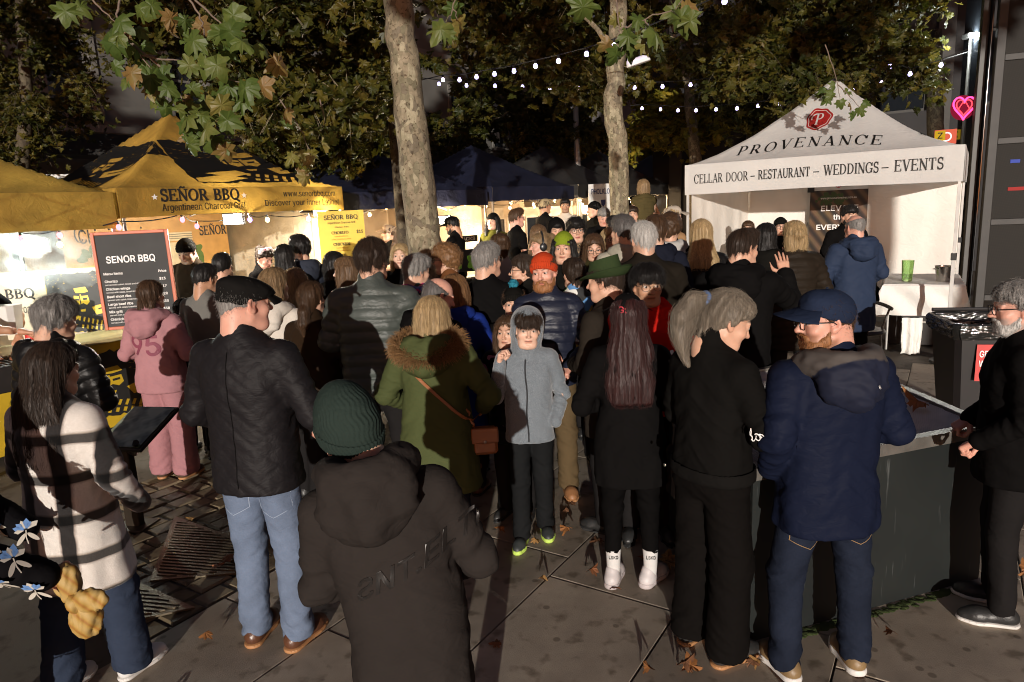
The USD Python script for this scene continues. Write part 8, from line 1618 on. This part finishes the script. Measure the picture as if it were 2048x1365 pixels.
def handbag(label, R, p, w, h, d, mat, rz=0.0, cat_='handbag', strap_top=None):
    P0 = worldpt(R, np.array(p) * R['S']); t = thing('handbag', label, cat_, P0, R['yaw'] + rz); b = wash(fine(cbox(-w / 2, -d / 2, -h, w / 2, d / 2, 0, min(d, w) * 0.25), 0.03), 0.008, (14, 14, 14), 4); part(t, 'bag_body', b, mat, True)
    part(t, 'flap', wash(fine(cbox(-w / 2 - 0.004, -d / 2 - 0.008, -h * 0.55, w / 2 + 0.004, -d / 2 + 0.02, 0.004, 0.006), 0.03), 0.003, (14, 14, 14), 5), mat, True); part(t, 'clasp', ball((0, -d / 2 - 0.010, -h * 0.48), 0.010, 2, (1, .5, 1)), alu, True)
    part(t, 'shoulder_strap', tube(wob([(-w * 0.4, 0, 0), (-w * 0.30, 0.03, 0.16), (0, 0.05, 0.30)] if strap_top is None else [(-w * 0.4, 0, 0), strap_top], 5, 0.004, 3), 0.008, 6), mat); return t
tan_leather = plain('leather_tan', (0.22, 0.075, 0.022), 0.32, bump=0.2, bscale=200)
strap(p22, [(-0.10, 1.34 * p22['S']), (0.17, 1.02 * p22['S']), (0.23, 0.93 * p22['S'])], 0.018, tan_leather)
handbag('tan leather handbag hanging at the side of the olive parka', p22, (0.31, 0.0, 0.90), 0.15, 0.16, 0.07, tan_leather, 0.25, strap_top=(-0.10, -0.02, 0.12))
p23 = person('person with curly auburn hair, glasses and a tan fur coat, right of the mottled trunk', (893, 494), 5.95, 72, 'f', near=2, hair=('curly', 'copper'), specs='square', coat=coat('coat', C('fur_coat', 92, 58, 34, bump=1.0, weave=160), hem=0.6), arms=('hide', 'hide'))
part(p23['prim'], 'braided_strap', p23['onbody'](tube([(0.09, 0.12, 1.46), (0.02, -0.02, 1.49), (-0.10, -0.14, 1.38), (-0.16, -0.17, 1.15)], 0.016, 6)), stripes('braid', (.6, .58, .55), (.05, .05, .05), 0.02, 0.5), True)
p24 = person('person with bobbed auburn hair in a bright blue coat, bag strap across the back', (906, 553), 4.75, -12, 'f', near=2, hair=('bob', 'copper', dict(L=0.15)), coat=coat('coat', C('blue_coat', 26, 44, 112, rough=0.6), hem=0.52, hood=1), shoes=dict(kind='boot', mat=brownboot), arms=('hide', 'hide'), girth=1.05)
strap(p24, [(-0.13, 1.42 * p24['S']), (0.05, 1.2 * p24['S']), (0.20, 0.98 * p24['S'])], 0.042, C('strap_beige', 150, 136, 116))
p25 = person('person with short grey hair, glasses and a plain black coat at centre-left', (968, 489), 5.05, -14, near=3, head=(-24, 0, 0), skin='fair', hair=('short', 'grey'), specs='round', coat=coat('coat', BLK, hem=0.56, bulk=0.03), arms=('hide', 'hide'))
p26 = person('person with a brown bun in a grey jumper with white stripes', (1001, 470), 6.7, -8, 'f', near=2, head=(20, 0, 0), hair=('bun', 'brown'), coat=coat('knit', stripes('jumper_stripes', (.19, .185, .18), (.62, .60, .56), 0.055, 0.38, hi=1.17), bulk=0.022), arms=('hide', 'hide'))
person('stallholder in glasses and a black tee, facing right behind the brown bun', (1031, 420), 9.9, -66, near=2, skin='pink', base=0.22, hair=('quiff', 'brown'), specs='round', coat=coat('tee', BLK, sleeve=0.55), arms=('front', 'front'))
person('bearded cook in a black cap and tee at the steaming griddle', (908, 433), 10.7, 72, near=2, skin='tan', base=0.15, head=(0, 16, 0), hair=('short', 'black'), hat=('cap', BLK), beard=(1, 'black'), coat=coat('tee', BLK, sleeve=0.55), arms=('reach', 'reach'))
person('stallholder with long wavy brown hair and black top, left of the mottled trunk', (801, 452), 9.9, -70, 'f', near=2, base=0.1, head=(0, 10, 0), hair=('long', 'brown', dict(L=0.26)), coat=coat('tee', BLK, sleeve=0.3), arms=('front', 'high'))
person('stallholder in a pale cap, half hidden behind the wavy brown hair', (779, 452), 10.5, 100, near=1, base=0.12, hair=('short', 'brown'), hat=('cap', C('cap_pale', 140, 120, 100)), coat=coat('tee', BLK2, sleeve=0.6), arms=('hide', 'hide'))
person('person in a black beanie and moss green jacket beyond the navy stall pole', (986, 428), 11.0, 155, 'f', near=1, base=0.15, hair=('longface', 'black', dict(L=0.2)), hat=('beanie', BLK2), coat=coat('jacket', C('moss', 74, 72, 26)), arms=('front', 'front'))
person('stallholder in a beige cap and black tee, turned away beside the white tee', (1088, 400), 12.6, -62, near=1, base=0.34, skin='tan', hair=('short', 'darkbrown'), hat=('cap', C('cap_beige', 150, 134, 104)), coat=coat('tee', BLK, sleeve=0.55), arms=('front', 'front'))
person('stallholder in a white tee with short dark hair', (1129, 399), 12.9, 164, near=2, base=0.34, skin='olive', head=(15, 0, 0), hair=('short', 'black'), beard=(0.4, 'black'), coat=coat('tee', C('tee_white', 190, 178, 162), sleeve=0.6, bulk=0.012), arms=('front', 'front'))
person('person with a black hood up, looking down before the white tee', (1110, 438), 9.6, 165, near=1, head=(20, 20, 0), hair=('short', 'black'), coat=coat('hoodie', BLK, hoodup=1), arms=('hide', 'hide'))
person('person with long straight light brown hair, back to us, left of the black hood', (1076, 452), 8.4, -4, 'f', near=1, hair=('long', 'lightbrown', dict(L=0.3)), coat=coat('jacket', BLK), arms=('hide', 'hide'))
person('person with black curls and glasses in a leopard scarf, facing us', (1151, 440), 7.8, 184, 'f', near=2, skin='fair', hair=('curly', 'black'), specs='square', coat=coat('jacket', blotch('leopard', [(.16, .10, .05), (.02, .015, .01), (.22, .15, .08), (.10, .06, .03)], 70), collar=0.07), arms=('hide', 'hide'), lips=(0.42, 0.05, 0.05))
p36 = person('person in a lime green knitted beanie and black hooded jacket, facing us', (1127, 463), 5.95, 166, 'f', near=3, skin='fair', gaze=-0.002, hair=('longface', 'black', dict(L=0.12)), hat=('beanie', C('beanie_lime', 112, 128, 34, bump=0.8, weave=300), dict(kind='knit', tall=0.012, cuff=False)), extra=0.03, coat=coat('jacket', BLK2, hood=1, bulk=0.032), arms=('hide', 'hide'))
p37 = person('person with fair hair wearing black headphones, in profile behind the orange beanie', (1084, 469), 7.0, 98, 'f', near=2, skin='pink', hair=('bun', 'darkblond'), coat=coat('jacket', BLK), arms=('hide', 'hide'))
hpm = plain('headphone_black', (0.015, 0.015, 0.015), 0.35); q = part(p37['prim'], 'headphones', p37['onhead'](tube([(0.098 * math.sin(a), -0.005, 0.005 + 0.135 * math.cos(a)) for a in np.linspace(-1.45, 1.45, 20)], 0.010, 8)), hpm, True); part(q, 'ear_cup', [p37['onhead'](ball((s_ * 0.095, -0.005, 0.0), 0.036, 2, (0.5, 1, 1.1))) for s_ in (-1, 1)][0], hpm, True); part(q, 'ear_cup', p37['onhead'](ball((-0.095 * -1, -0.005, 0.0), 0.036, 2, (0.5, 1, 1.1))), hpm, True)
person('person with dark hair in a bun and glasses, in profile left of the orange beanie', (1048, 514), 5.5, 88, 'f', near=3, skin='fair', hair=('bun', 'darkbrown'), specs='square', coat=coat('jacket', BLK2, collar=0.06), arms=('hide', 'hide'))
p39 = person('bearded person in an orange ribbed beanie and navy puffer, smiling', (1091, 500), 4.65, 176, near=3, skin='pink', head=(-14, 4, 4), gaze=0.004, hair=('short', 'brown'), hat=('beanie', C('beanie_orange', 168, 58, 30, bump=0.4, weave=400), dict(cuff=True)), extra=0.03, beard=(0.9, 'ginger'), coat=coat('puffer', NAVYP, hem=0.84, collar=0.06, bulk=0.026), legs=dict(mat=C('khaki', 82, 68, 48), wide=0.02), shoes=dict(kind='boot', mat=tanboot, sole=gum), arms=(((0.28, 0.10, 1.12), (0.14, 0.30, 1.02), 'grip'), ((0.25, 0.12, 1.12), (0.02, 0.28, 1.10), 'grip')), girth=0.98)
p40 = person('child in a grey marled zip hoodie with the hood up, walking towards us', (1049, 612), 3.98, 176, near=3, child=True, skin='pale', head=(8, 4, -4), gaze=0.002, hair=('fringe', 'darkbrown'), extra=0.03, coat=coat('hoodie', heather, hem=0.80, bulk=0.026, hoodup=1), legs=dict(mat=C('track_black', 24, 25, 26), wide=0.014), shoes=dict(kind='runner', mat=plain('runner_dark', (0.03, 0.035, 0.035), 0.5), sole=lime), arms=(((0.27, -0.06, 1.12), (0.21, 0.08, 0.95), None), ((0.25, 0.12, 1.16), (0.20, 0.17, 1.40), 'grip')), step=0.09, stance=0.08, girth=0.92)
zv = [(0.006 + 0.004 * math.sin(z * 20), z) for z in np.linspace(0.82, 1.50, 24)]; v_, n_ = np.asarray(p40['top'].vertices), normals(p40['top']); ok = n_[:, 1] > 0.2; tr = cKDTree(v_[ok][:, [0, 2]]); S = p40['S']
zz = []; 
for x, z in zv: _, j = tr.query((x * S, z * S)); zz.append((x * S, v_[ok][j, 1] + 0.003, z * S))
part(p40['prim'], 'zip', tube(zz, 0.0055, 6), plain('zip_dark', (0.03, 0.032, 0.035), 0.4))
p41 = person('child with brown hair, pink sleeves and a black vest, half hidden by the grey hoodie', (1016, 634), 4.3, 160, 'f', near=2, child=True, hair=('bob', 'brown', dict(L=0.15)), coat=coat('knit', C('pink_knit', 168, 112, 130), bulk=0.014), arms=('high', 'high'))
part(p41['prim'], 'vest', p41['onbody'](upper_mesh('puffer', 0.014, True, 0.03, 0.7, [ARMS['hide']] * 2, 0.12, 3)), BLKP, True)
p42 = person('child in a black beanie with a teal pompom behind the grey hoodie', (1027, 578), 4.75, 176, near=2, child=True, hair=('short', 'brown'), hat=('beanie', BLK2), coat=coat('jacket', BLK), arms=('hide', 'hide'))
part(p42['prim'], 'pompom', p42['onhead'](wash(ball((0, -0.01, 0.150), 0.036, 3), 0.012, (60, 60, 60), 2, 2)), C('teal_wool', 40, 110, 130), True)
person('person with dark hair in a bright patchwork jacket behind the navy puffer', (1148, 520), 5.25, 14, 'f', near=2, hair=('bun', 'darkbrown'), coat=coat('jacket', blotch('patchwork', [(.02, .02, .02), (.5, .34, .06), (.6, .58, .54), (.10, .04, .03), (.08, .20, .40), (.05, .16, .06), (.02, .02, .02)], 15)), arms=('hide', 'hide'))
p44 = person('person in a green trilby with a brown band and dark jacket, facing left', (1216, 511), 4.1, 48, near=3, skin='fair', head=(12, 6, 0), hair=('short', 'darkbrown'), hat=('trilby', C('felt_green', 44, 56, 34, bump=0.4), C('band_brown', 44, 26, 20, rough=0.5)), extra=0.04, coat=coat('jacket', C('jacket_umber', 38, 33, 28), hem=0.66, bulk=0.03), arms=('hide', 'hide'))
p45 = person('person in round glasses and a red hoodie facing us', (1291, 530), 3.95, 174, near=3, skin='tan', head=(10, 4, 0), gaze=-0.003, hair=('fringe', 'black'), specs='round', coat=coat('hoodie', C('hoodie_red', 172, 28, 20), hood=1, bulk=0.03), arms=('front', 'front'))
part(p45['prim'], 'lettering', decal(p45['top'], sans('PUMA', 0.088, 0.001, True), (0.0, 1.20 * p45['S']), 1), white_ink, True)
p46 = person('person in a black cap with long dark red hair, black coat and white socks', (1256, 590), 3.42, -6, 'f', near=3, hair=('long', 'red', dict(L=0.44)), hat=('cap', C('cap_black', 18, 17, 17)), extra=0.01, coat=coat('coat', BLK, hem=0.66, bulk=0.03), legs=dict(mat=C('leggings', 10, 9, 9), wide=-0.004, hem=0.215), shoes=dict(kind='runner', mat=plain('runner_pale', (0.50, 0.46, 0.46), 0.5), sole=plain('runner_sole', (0.42, 0.37, 0.37), 0.6)), arms=('front', 'front'), feetyaw=(-22, -28))
S = p46['S']
for s_ in (-1, 1):
    k = part(p46['prim'], 'sock', p46['onbody'](lathe([(0.036, 0.06), (0.040, 0.10), (0.042, 0.17), (0.047, 0.235), (0.042, 0.235)], 20)), C('sock_white', 196, 194, 192), 40); UsdGeom.XformCommonAPI(k).SetTranslate((s_ * 0.110 * S, -0.015 * S, 0))
    part(k, 'lettering', flat_text(sans('LSKD', 0.020 * S, 0.001, True), (0, -0.0445 * S, 0.185 * S), (1, 0, 0), (0, 0, 1), 0.055 * S, True), ink)
part(p46['prim'], 'cap_lettering', decal(p46['cap'], sans('Gucci', 0.03, 0.001, True), (p46['cap'].vertices[:, 0].mean(), p46['cap'].vertices[:, 2].mean() - 0.0), -1, 0.01), plain('thread_red', (0.55, 0.05, 0.07), 0.6), True)
handbag('black leather shoulder bag between the red hair and the ponytail', p46, (0.34, -0.02, 0.90), 0.24, 0.30, 0.12, plain('leather_black', (0.018, 0.017, 0.017), 0.22, bump=0.3, bscale=120), 0.3, strap_top=(-0.12, 0.0, 0.45))
p47 = person('person with an ash blond ponytail and black denim jacket looking down at a phone', (1428, 578), 2.82, -58, 'f', near=3, skin='fair', head=(-28, 26, 0), hair=('pony', 'ash', dict(L=0.19)), coat=coat('jacket', C('denim_black', 16, 15, 14, weave=600), hem=0.93, bulk=0.028, collar=0.075), legs=dict(mat=C('cord_black', 15, 13, 12), wide=0.044), shoes=dict(mat=plain('shoe_black', (0.02, 0.02, 0.02), 0.45, bump=0.2), sole=gum), arms=(((0.27, 0.03, 1.13), (0.10, 0.30, 1.10), 'hold'), ((0.27, 0.03, 1.13), (0.06, 0.30, 1.13), 'hold')), girth=0.98)
part(p47['prim'], 'hair_tie', p47['onhead'](wash(tube([(0.024 * math.cos(a), -0.133 + 0.010 * math.cos(a), 0.050 + 0.024 * math.sin(a)) for a in np.linspace(0, 2 * math.pi, 18)], 0.011, 8), 0.005, (80, 80, 80), 2)), C('scrunchie', 84, 100, 130), True)
hp_ = worldpt(p47, np.array((0.02, 0.40, 1.13)) * p47['S']); ph = thing('phone', 'dark phone held by the person with the ponytail', 'phone', hp_, p47['yaw'] + 0.2); part(ph, 'phone_body', xf(cbox(-0.036, -0.075, -0.005, 0.036, 0.075, 0.004, 0.003), rot('x', 0.5)), plain('phone_black', (0.015, 0.015, 0.017), 0.15)); part(ph, 'screen', xf(bx(-0.033, -0.070, 0.0045, 0.033, 0.070, 0.0052), rot('x', 0.5)), mk('phone_screen', {'n': ('noise_texture', {'scale': 40.0}), 'r': ('rgb_ramp', {'ramp': [(0.45, (0.04, 0.04, 0.05)), (0.7, (0.5, 0.42, 0.35))]}), 'e': ('emission', {'strength': 0.35})}, [('n.fac', 'r.fac'), ('r.color', 'e.color')], 'e.emission'))
def sleeve_decal(R, tm, el, wr, side_dir, t=0.35, lift=0.003):
    """lettering along a forearm, on the side that looks along side_dir (own frame)"""
    S = R['S']; el, wr = np.array(el) * S, np.array(wr) * S; c = el + (wr - el) * t; fw = (wr - el) / np.linalg.norm(wr - el); sd = np.array(side_dir, float); sd -= fw * (sd @ fw); sd /= np.linalg.norm(sd); up = np.cross(sd, fw)
    m = fine(tm, 0.01); q = np.array(m.vertices); q[:, :2] -= (q[:, :2].min(0) + q[:, :2].max(0)) / 2; v = np.asarray(R['top'].vertices); rel = v - c; h = rel @ sd; a = rel @ fw; b = rel @ up; ok = (h > 0) & (np.hypot(a, b) < 0.14) & (h < 0.16); tr = cKDTree(np.c_[a, b][ok]); _, j = tr.query(q[:, :2], k=4); hh = h[ok][j].max(1) + lift + q[:, 2] * 0.5
    return trimesh.Trimesh(c + q[:, :1] * fw + q[:, 1:2] * up + hh[:, None] * sd, m.faces, process=False)
a_ = np.linspace(0, 1, 1)
love = union_all([LineString([(-.05, .06), (0, .1), (.03, .3), (.0, .42), (-.03, .3), (0, .02), (.08, .0), (.14, .06)]).buffer(.016), LineString(_arc(.24, .09, .08, .10, 0, 360)).buffer(.016), LineString([(.30, .17), (.40, .16), (.45, .0), (.52, .18), (.56, .14)]).buffer(.016), LineString([(.58, .08), (.72, .12), (.70, .19), (.62, .17), (.60, .06), (.68, .0), (.80, .06)]).buffer(.016)])
part(p47['prim'], 'embroidery', sleeve_decal(p47, extrude(affinity.scale(love, 0.12, 0.12, origin=(0, 0)), 0.001), (0.255, -0.05, 1.175), (0.262, 0.05, 1.175), (0.85, -0.55, 0.0), 0.2) if True else None, white_ink, True)
p48 = person('bearded person in a blue cap, glasses and navy hooded jacket, right foreground', (1668, 575), 2.66, 6, near=3, skin='pink', head=(82, 4, 0), hair=('buzz', 'brown'), hat=('cap', C('cap_denim', 30, 38, 56, bump=0.4, weave=500, var=0.35)), extra=0.015, specs='square', beard=(1, 'ginger'), coat=coat('jacket', C('jacket_navy', 20, 25, 42, rough=0.6), hem=0.72, bulk=0.032, hood=1, hoodsize=1.0, hoodmat=vcol('hood_two_tone', 0.75, 0.25), lining=(rgb(22, 27, 46), rgb(74, 69, 66)), fold=1.2), legs=dict(mat=JEAND, wide=0.012), shoes=dict(kind='runner', mat=plain('runner_khaki', (0.20, 0.13, 0.06), 0.5), sole=wsole), arms=(((0.245, -0.07, 1.15), (0.20, 0.07, 0.97), None), 'front'), girth=1.08, stance=0.15)
part(p48['prim'], 'stitching', [decal(p48['legs'], tube([(x * .16, y * .16, 0) for x, y in pl], 0.0015, 4), (-0.10, 0.74 * p48['S']), -1, 0.03, 0.003) for pl in ([(-.5, .5), (-.5, -.35), (0, -.6), (.5, -.35), (.5, .5), (-.5, .5)], [(-.5, .3), (-.2, .25), (0, .05), (.2, .25), (.5, .3)])][0], plain('thread_tan', (0.32, 0.19, 0.08), 0.7))
part(p48['hood'], 'emblem', decal(p48['hoodmesh'], extrude(union_all([LineString([(-.5, .2), (-.15, -.2), (0, .1), (.15, -.2), (.5, .2)]).buffer(.05), LineString([(-.25, .15), (.02, -.15), (.25, .15)]).buffer(.03)]).simplify(.01), 0.001) if False else xf(extrude(union_all([LineString([(-.5, .2), (-.15, -.2), (0, .1), (.15, -.2), (.5, .2)]).buffer(.05), LineString([(-.3, .22), (0, -.1), (.3, .22)]).buffer(.03)]), 0.01), None, (0, 0, 0), 0.032), (0.06, 1.40 * p48['S']), -1, 0.01), white_ink)
p49 = person('grey-bearded person in glasses and a black jacket, cut off at the right edge', (2052, 566), 3.0, 62, near=3, skin='pink', head=(8, 6, 0), hair=('short', 'grey', dict(t=0.008)), specs='square', beard=(1, 'white'), coat=coat('jacket', BLK, hem=0.76, bulk=0.035), arms=(((0.25, -0.02, 1.13), (0.19, 0.15, 1.0), 'grip'), ((0.25, -0.02, 1.13), (0.19, 0.15, 1.0), 'grip')), shoes=dict(sole=wsole), girth=1.0)
# -- right middle
p50 = person('person with swept-back dark hair in a black hooded jacket, one hand raised', (1478, 462), 4.85, -26, near=3, skin='fair', head=(-34, 6, 0), hair=('quiff', 'darkbrown'), coat=coat('jacket', BLK, hood=1, bulk=0.04, hoodsize=1.15), legs=dict(mat=JEAND), arms=('hide', ((0.30, 0.20, 1.22), (0.25, 0.27, 1.42), 'open')), girth=1.12)
person('person with long blond hair in a black puffer beside the marquee pole', (1403, 442), 6.4, -8, 'f', near=2, hair=('long', 'blond', dict(L=0.27)), coat=coat('puffer', BLKP, hem=0.7), arms=('hide', 'hide'))
person('server in a cream polo neck with tied-back hair inside the white marquee', (1497, 444), 9.95, 170, 'f', near=2, skin='pale', head=(-15, 0, 0), hair=('lowpony', 'brown'), coat=coat('knit', C('knit_cream', 176, 162, 144), collar=0.09), arms=('hide', 'hide'))
p53 = person('person with long black hair in a black hooded jacket lifting a phone', (1532, 450), 6.55, -24, 'f', near=2, hair=('long', 'black', dict(L=0.24)), coat=coat('jacket', BLK2, hood=1, hem=0.6), legs=dict(mat=JEAND), arms=('hide', ((0.29, 0.16, 1.22), (0.24, 0.22, 1.44), 'open')))
hq = worldpt(p53, np.array((0.28, 0.24, 1.56)) * p53['S']); ph = thing('phone', 'pale phone lifted by the long black-haired person before the marquee', 'phone', hq, p53['yaw']); part(ph, 'phone_body', cbox(-0.036, -0.004, -0.07, 0.036, 0.004, 0.07, 0.003), plain('phone_pale', (0.5, 0.48, 0.46), 0.25)); part(ph, 'lens', xf(lathe([(0, 0), (0.012, 0), (0.012, 0.002), (0, 0.002)], 12), rot('x', math.pi / 2), (0.018, -0.0045, 0.05)), dk)
person('server in a black beanie and glasses inside the marquee', (1561, 437), 9.7, 165, near=1, hair=('short', 'black'), hat=('beanie', BLK2), specs='square', coat=coat('knit', BLK), arms=('hide', 'hide'))
person('person with pinned-up blond hair in a long dark brown puffer', (1590, 445), 6.45, -4, 'f', near=2, hair=('updo', 'blond', dict(L=0.14)), coat=coat('puffer', C('puffer_brown', 36, 30, 24, rough=0.5), hem=0.58, bulk=0.045), arms=('hide', 'hide'), girth=1.08)
p56 = person('bald person in a slate blue hooded parka at the marquee tables', (1713, 431), 7.3, 4, near=3, skin='pink', head=(6, 4, 0), hair=('ring', 'grey'), coat=coat('coat', C('parka_blue', 40, 50, 70, rough=0.6), hem=0.56, bulk=0.04, hood=1), legs=dict(mat=BLK), arms=('low', 'low'), girth=1.1)
person('bartender with dark hair and beard in a black jumper behind the bald person', (1696, 412), 8.95, 176, near=2, skin='fair', base=0.02, head=(10, 8, 0), hair=('short', 'black'), beard=(0.6, 'black'), coat=coat('knit', BLK, bulk=0.02), arms=('front', 'front'))
p58 = person('person with cropped white hair in a dark brown jacket, back to us', (1288, 447), 5.2, 6, near=3, hair=('short', 'white', dict(t=0.006)), coat=coat('jacket', C('jacket_bark', 30, 26, 21), hem=0.78, bulk=0.035, collar=0.04), arms=('hide', 'hide'), girth=1.15)
person('person with thick dark grey hair in a pale grey hoodie, left of the white-haired one', (1249, 434), 6.3, 10, near=2, head=(20, 0, 0), hair=('short', 'darkgrey', dict(t=0.016)), coat=coat('hoodie', C('hoodie_pale', 150, 144, 130), hood=1), arms=('hide', 'hide'))
person('smiling person with wavy blond hair and glasses, facing us', (1219, 458), 7.3, 192, 'f', near=2, skin='fair', hair=('longface', 'blond', dict(L=0.19)), specs='square', coat=coat('jacket', BLK, collar=0.05), arms=('hide', 'hide'))
person('person with straight brown hair and dark glasses looking down', (1187, 466), 6.85, 176, 'f', near=2, skin='fair', head=(0, 22, 0), hair=('longface', 'brown', dict(L=0.24)), specs='square', coat=coat('jacket', C('umber_top', 44, 40, 22)), arms=('hide', 'hide'))
person('grey-haired person in black bending over the counter left of the slim trunk', (1206, 414), 11.0, 168, near=1, skin='pink', base=0.08, head=(10, 26, 0), hair=('short', 'grey'), coat=coat('jacket', BLK), arms=('front', 'front'))
person('person in a black beanie and dark coat below the PHOLKLORE sign', (1189, 405), 12.2, 110, near=1, base=0.15, hair=('short', 'black'), hat=('beanie', BLK), coat=coat('coat', BLK2), arms=('hide', 'hide'))
person('person with a blond bob and olive vest standing high above the crowd', (1287, 360), 12.4, 14, 'f', near=1, base=0.72, hair=('bob', 'darkblond', dict(L=0.12)), coat=coat('puffer', C('vest_olive', 66, 58, 36), sleeve=0.15), legs=dict(mat=BLK), arms=('front', 'front'))
solo('wooden_step', xf(cbox(-0.4, -0.3, 0, 0.4, 0.3, 0.715, 0.01), rot('z', 0.3), (*aty(1287, 360, 12.4)[:2], 0)), plain('step_wood', (0.12, 0.08, 0.05), 0.7), 'wooden platform under the person in the olive vest', 'platform')
person('person with thick brown hair in a navy jacket, right of the white-haired one', (1312, 434), 6.2, -10, near=2, hair=('thick', 'brown', dict(t=0.012)), coat=coat('jacket', C('navy_top', 24, 26, 36), hood=1), arms=('hide', 'hide'))
person('person with brown curls and a pale hood beside the marquee pole', (1340, 431), 6.9, -14, near=1, hair=('curly', 'brown'), coat=coat('hoodie', BLK2, hood=1, hoodmat=C('hood_white', 160, 156, 152)), arms=('hide', 'hide'))
person('person in a pale cap by the marquee pole, looking right', (1343, 415), 9.0, -70, near=1, skin='pale', hair=('short', 'blond'), hat=('cap', C('cap_cream', 170, 160, 146)), coat=coat('jacket', C('tan_top', 140, 110, 80)), arms=('hide', 'hide'))
person('person with short black hair between the blond wavy hair and the slim trunk', (1230, 434), 8.5, 40, near=1, hair=('short', 'black'), coat=coat('jacket', BLK), arms=('hide', 'hide'))
person('person with dark hair and a yellow top right of the slim trunk, facing us', (1263, 414), 10.4, 178, 'f', near=1, base=0.05, hair=('lowpony', 'darkbrown'), coat=coat('tee', C('yellow_top', 170, 128, 30), bulk=0.015), arms=('hide', 'hide'))
p70 = person('cook reaching a bare arm over the grill at the left edge', (-88, 500), 6.3, -92, near=2, skin='tan', hair=('short', 'black'), coat=coat('tee', BLK, sleeve=0.6), arms=(((0.27, 0.22, 1.14), (0.10, 0.32, 0.98), 'grip'), ((0.27, 0.30, 1.12), (0.16, 0.56, 1.06), 'grip')))
# yellow wrapped bag held at the left edge
yp = worldpt(p4, np.array((0.20, 0.55, 0.76)) * p4['S']); yb_ = thing('cloth_bundle', 'yellow leaf-patterned knotted cloth bundle held at the bottom left', 'bag', yp, 0); ymat = mk('bundle_print', {'t': ('texture_coordinate', {}), 'v': ('wave_texture', {'bands_direction': 'diagonal', 'scale': 9.0, 'distortion': 9.0, 'detail': 3.0}), 'r': ('rgb_ramp', {'ramp': [(0.0, (0.26, 0.12, 0.02)), (0.12, (0.30, 0.17, 0.03)), (0.35, (0.34, 0.21, 0.05)), (1.0, (0.38, 0.26, 0.09))]}), 'p': ('principled_bsdf', {'roughness': 0.7})}, [('t.object', 'v.vector'), ('v.fac', 'r.fac'), ('r.color', 'p.base_color')], 'p.BSDF')
def blobm(c, r_, s, sd): return wash(ball(c, r_, 3, s), 0.016, (34, 34, 9), sd, 3, True)
part(yb_, 'bundle', blobm((0.01, 0, -0.13), 0.06, (0.75, 0.6, 1.3), 3), ymat, True); part(yb_, 'knot', blobm((0, -0.02, -0.06), 0.026, (1, 1, 1), 4), ymat, True); part(yb_, 'tie_end', blobm((0.055, -0.03, -0.05), 0.045, (1.2, 0.4, 0.7), 5), ymat, True); part(yb_, 'tie_end', blobm((-0.035, 0.0, 0.005), 0.05, (0.7, 0.5, 1.3), 6), ymat, True)

# pockets, seams and bands that catch the light on the nearest clothes
thr = plain('thread_tan', (0.32, 0.19, 0.08), 0.7); thb = plain('thread_blue', (0.30, 0.36, 0.46), 0.7)
def outline(R, which, pl, at, k, mat, r=0.0014, name='stitching', side=-1):
    m = tube([(x * k, y * k, 0) for x, y in pl], r, 4); part(R['prim'], name, decal(R[which], m, at, side, 0.03, 0.002), mat)
PK = [(-.5, .5), (-.5, -.35), (0, -.6), (.5, -.35), (.5, .5), (-.5, .5)]
for x in (-0.105, 0.105): outline(p2, 'legs', PK, (x, 0.755 * p2['S']), 0.15, thb)
outline(p48, 'legs', PK, (0.12, 0.74 * p48['S']), 0.16, thr)
for R, x0, z0, z1, m_ in ((p2, 0.0, 0.84, 1.44, BLK), ):
    outline(R, 'top', [(0.0, z) for z in np.linspace(-(z1 - z0) / 2, (z1 - z0) / 2, 24)], (x0, (z0 + z1) / 2 * R['S']), R['S'], m_, 0.0022, 'back_seam')
wb = upper_mesh('tee', 0.014, True, 0.034, 0.90, [ARMS['hide']] * 2, 0.02, 5); v_ = np.asarray(wb.vertices); wf = np.asarray(wb.faces); wf = wf[(v_[wf][:, :, 2] < 0.965).all(1)]; wt = trimesh.Trimesh(v_, wf, process=False); wt.remove_unreferenced_vertices(); part(p47['prim'], 'waistband', p47['onbody'](thicken(wt, -0.006)), C('denim_black2', 20, 19, 18), True); part(p47['prim'], 'button', p47['onbody'](ball((-0.16, -0.145, 0.93), 0.009, 2, (1, 0.6, 1))), steel_b, True)
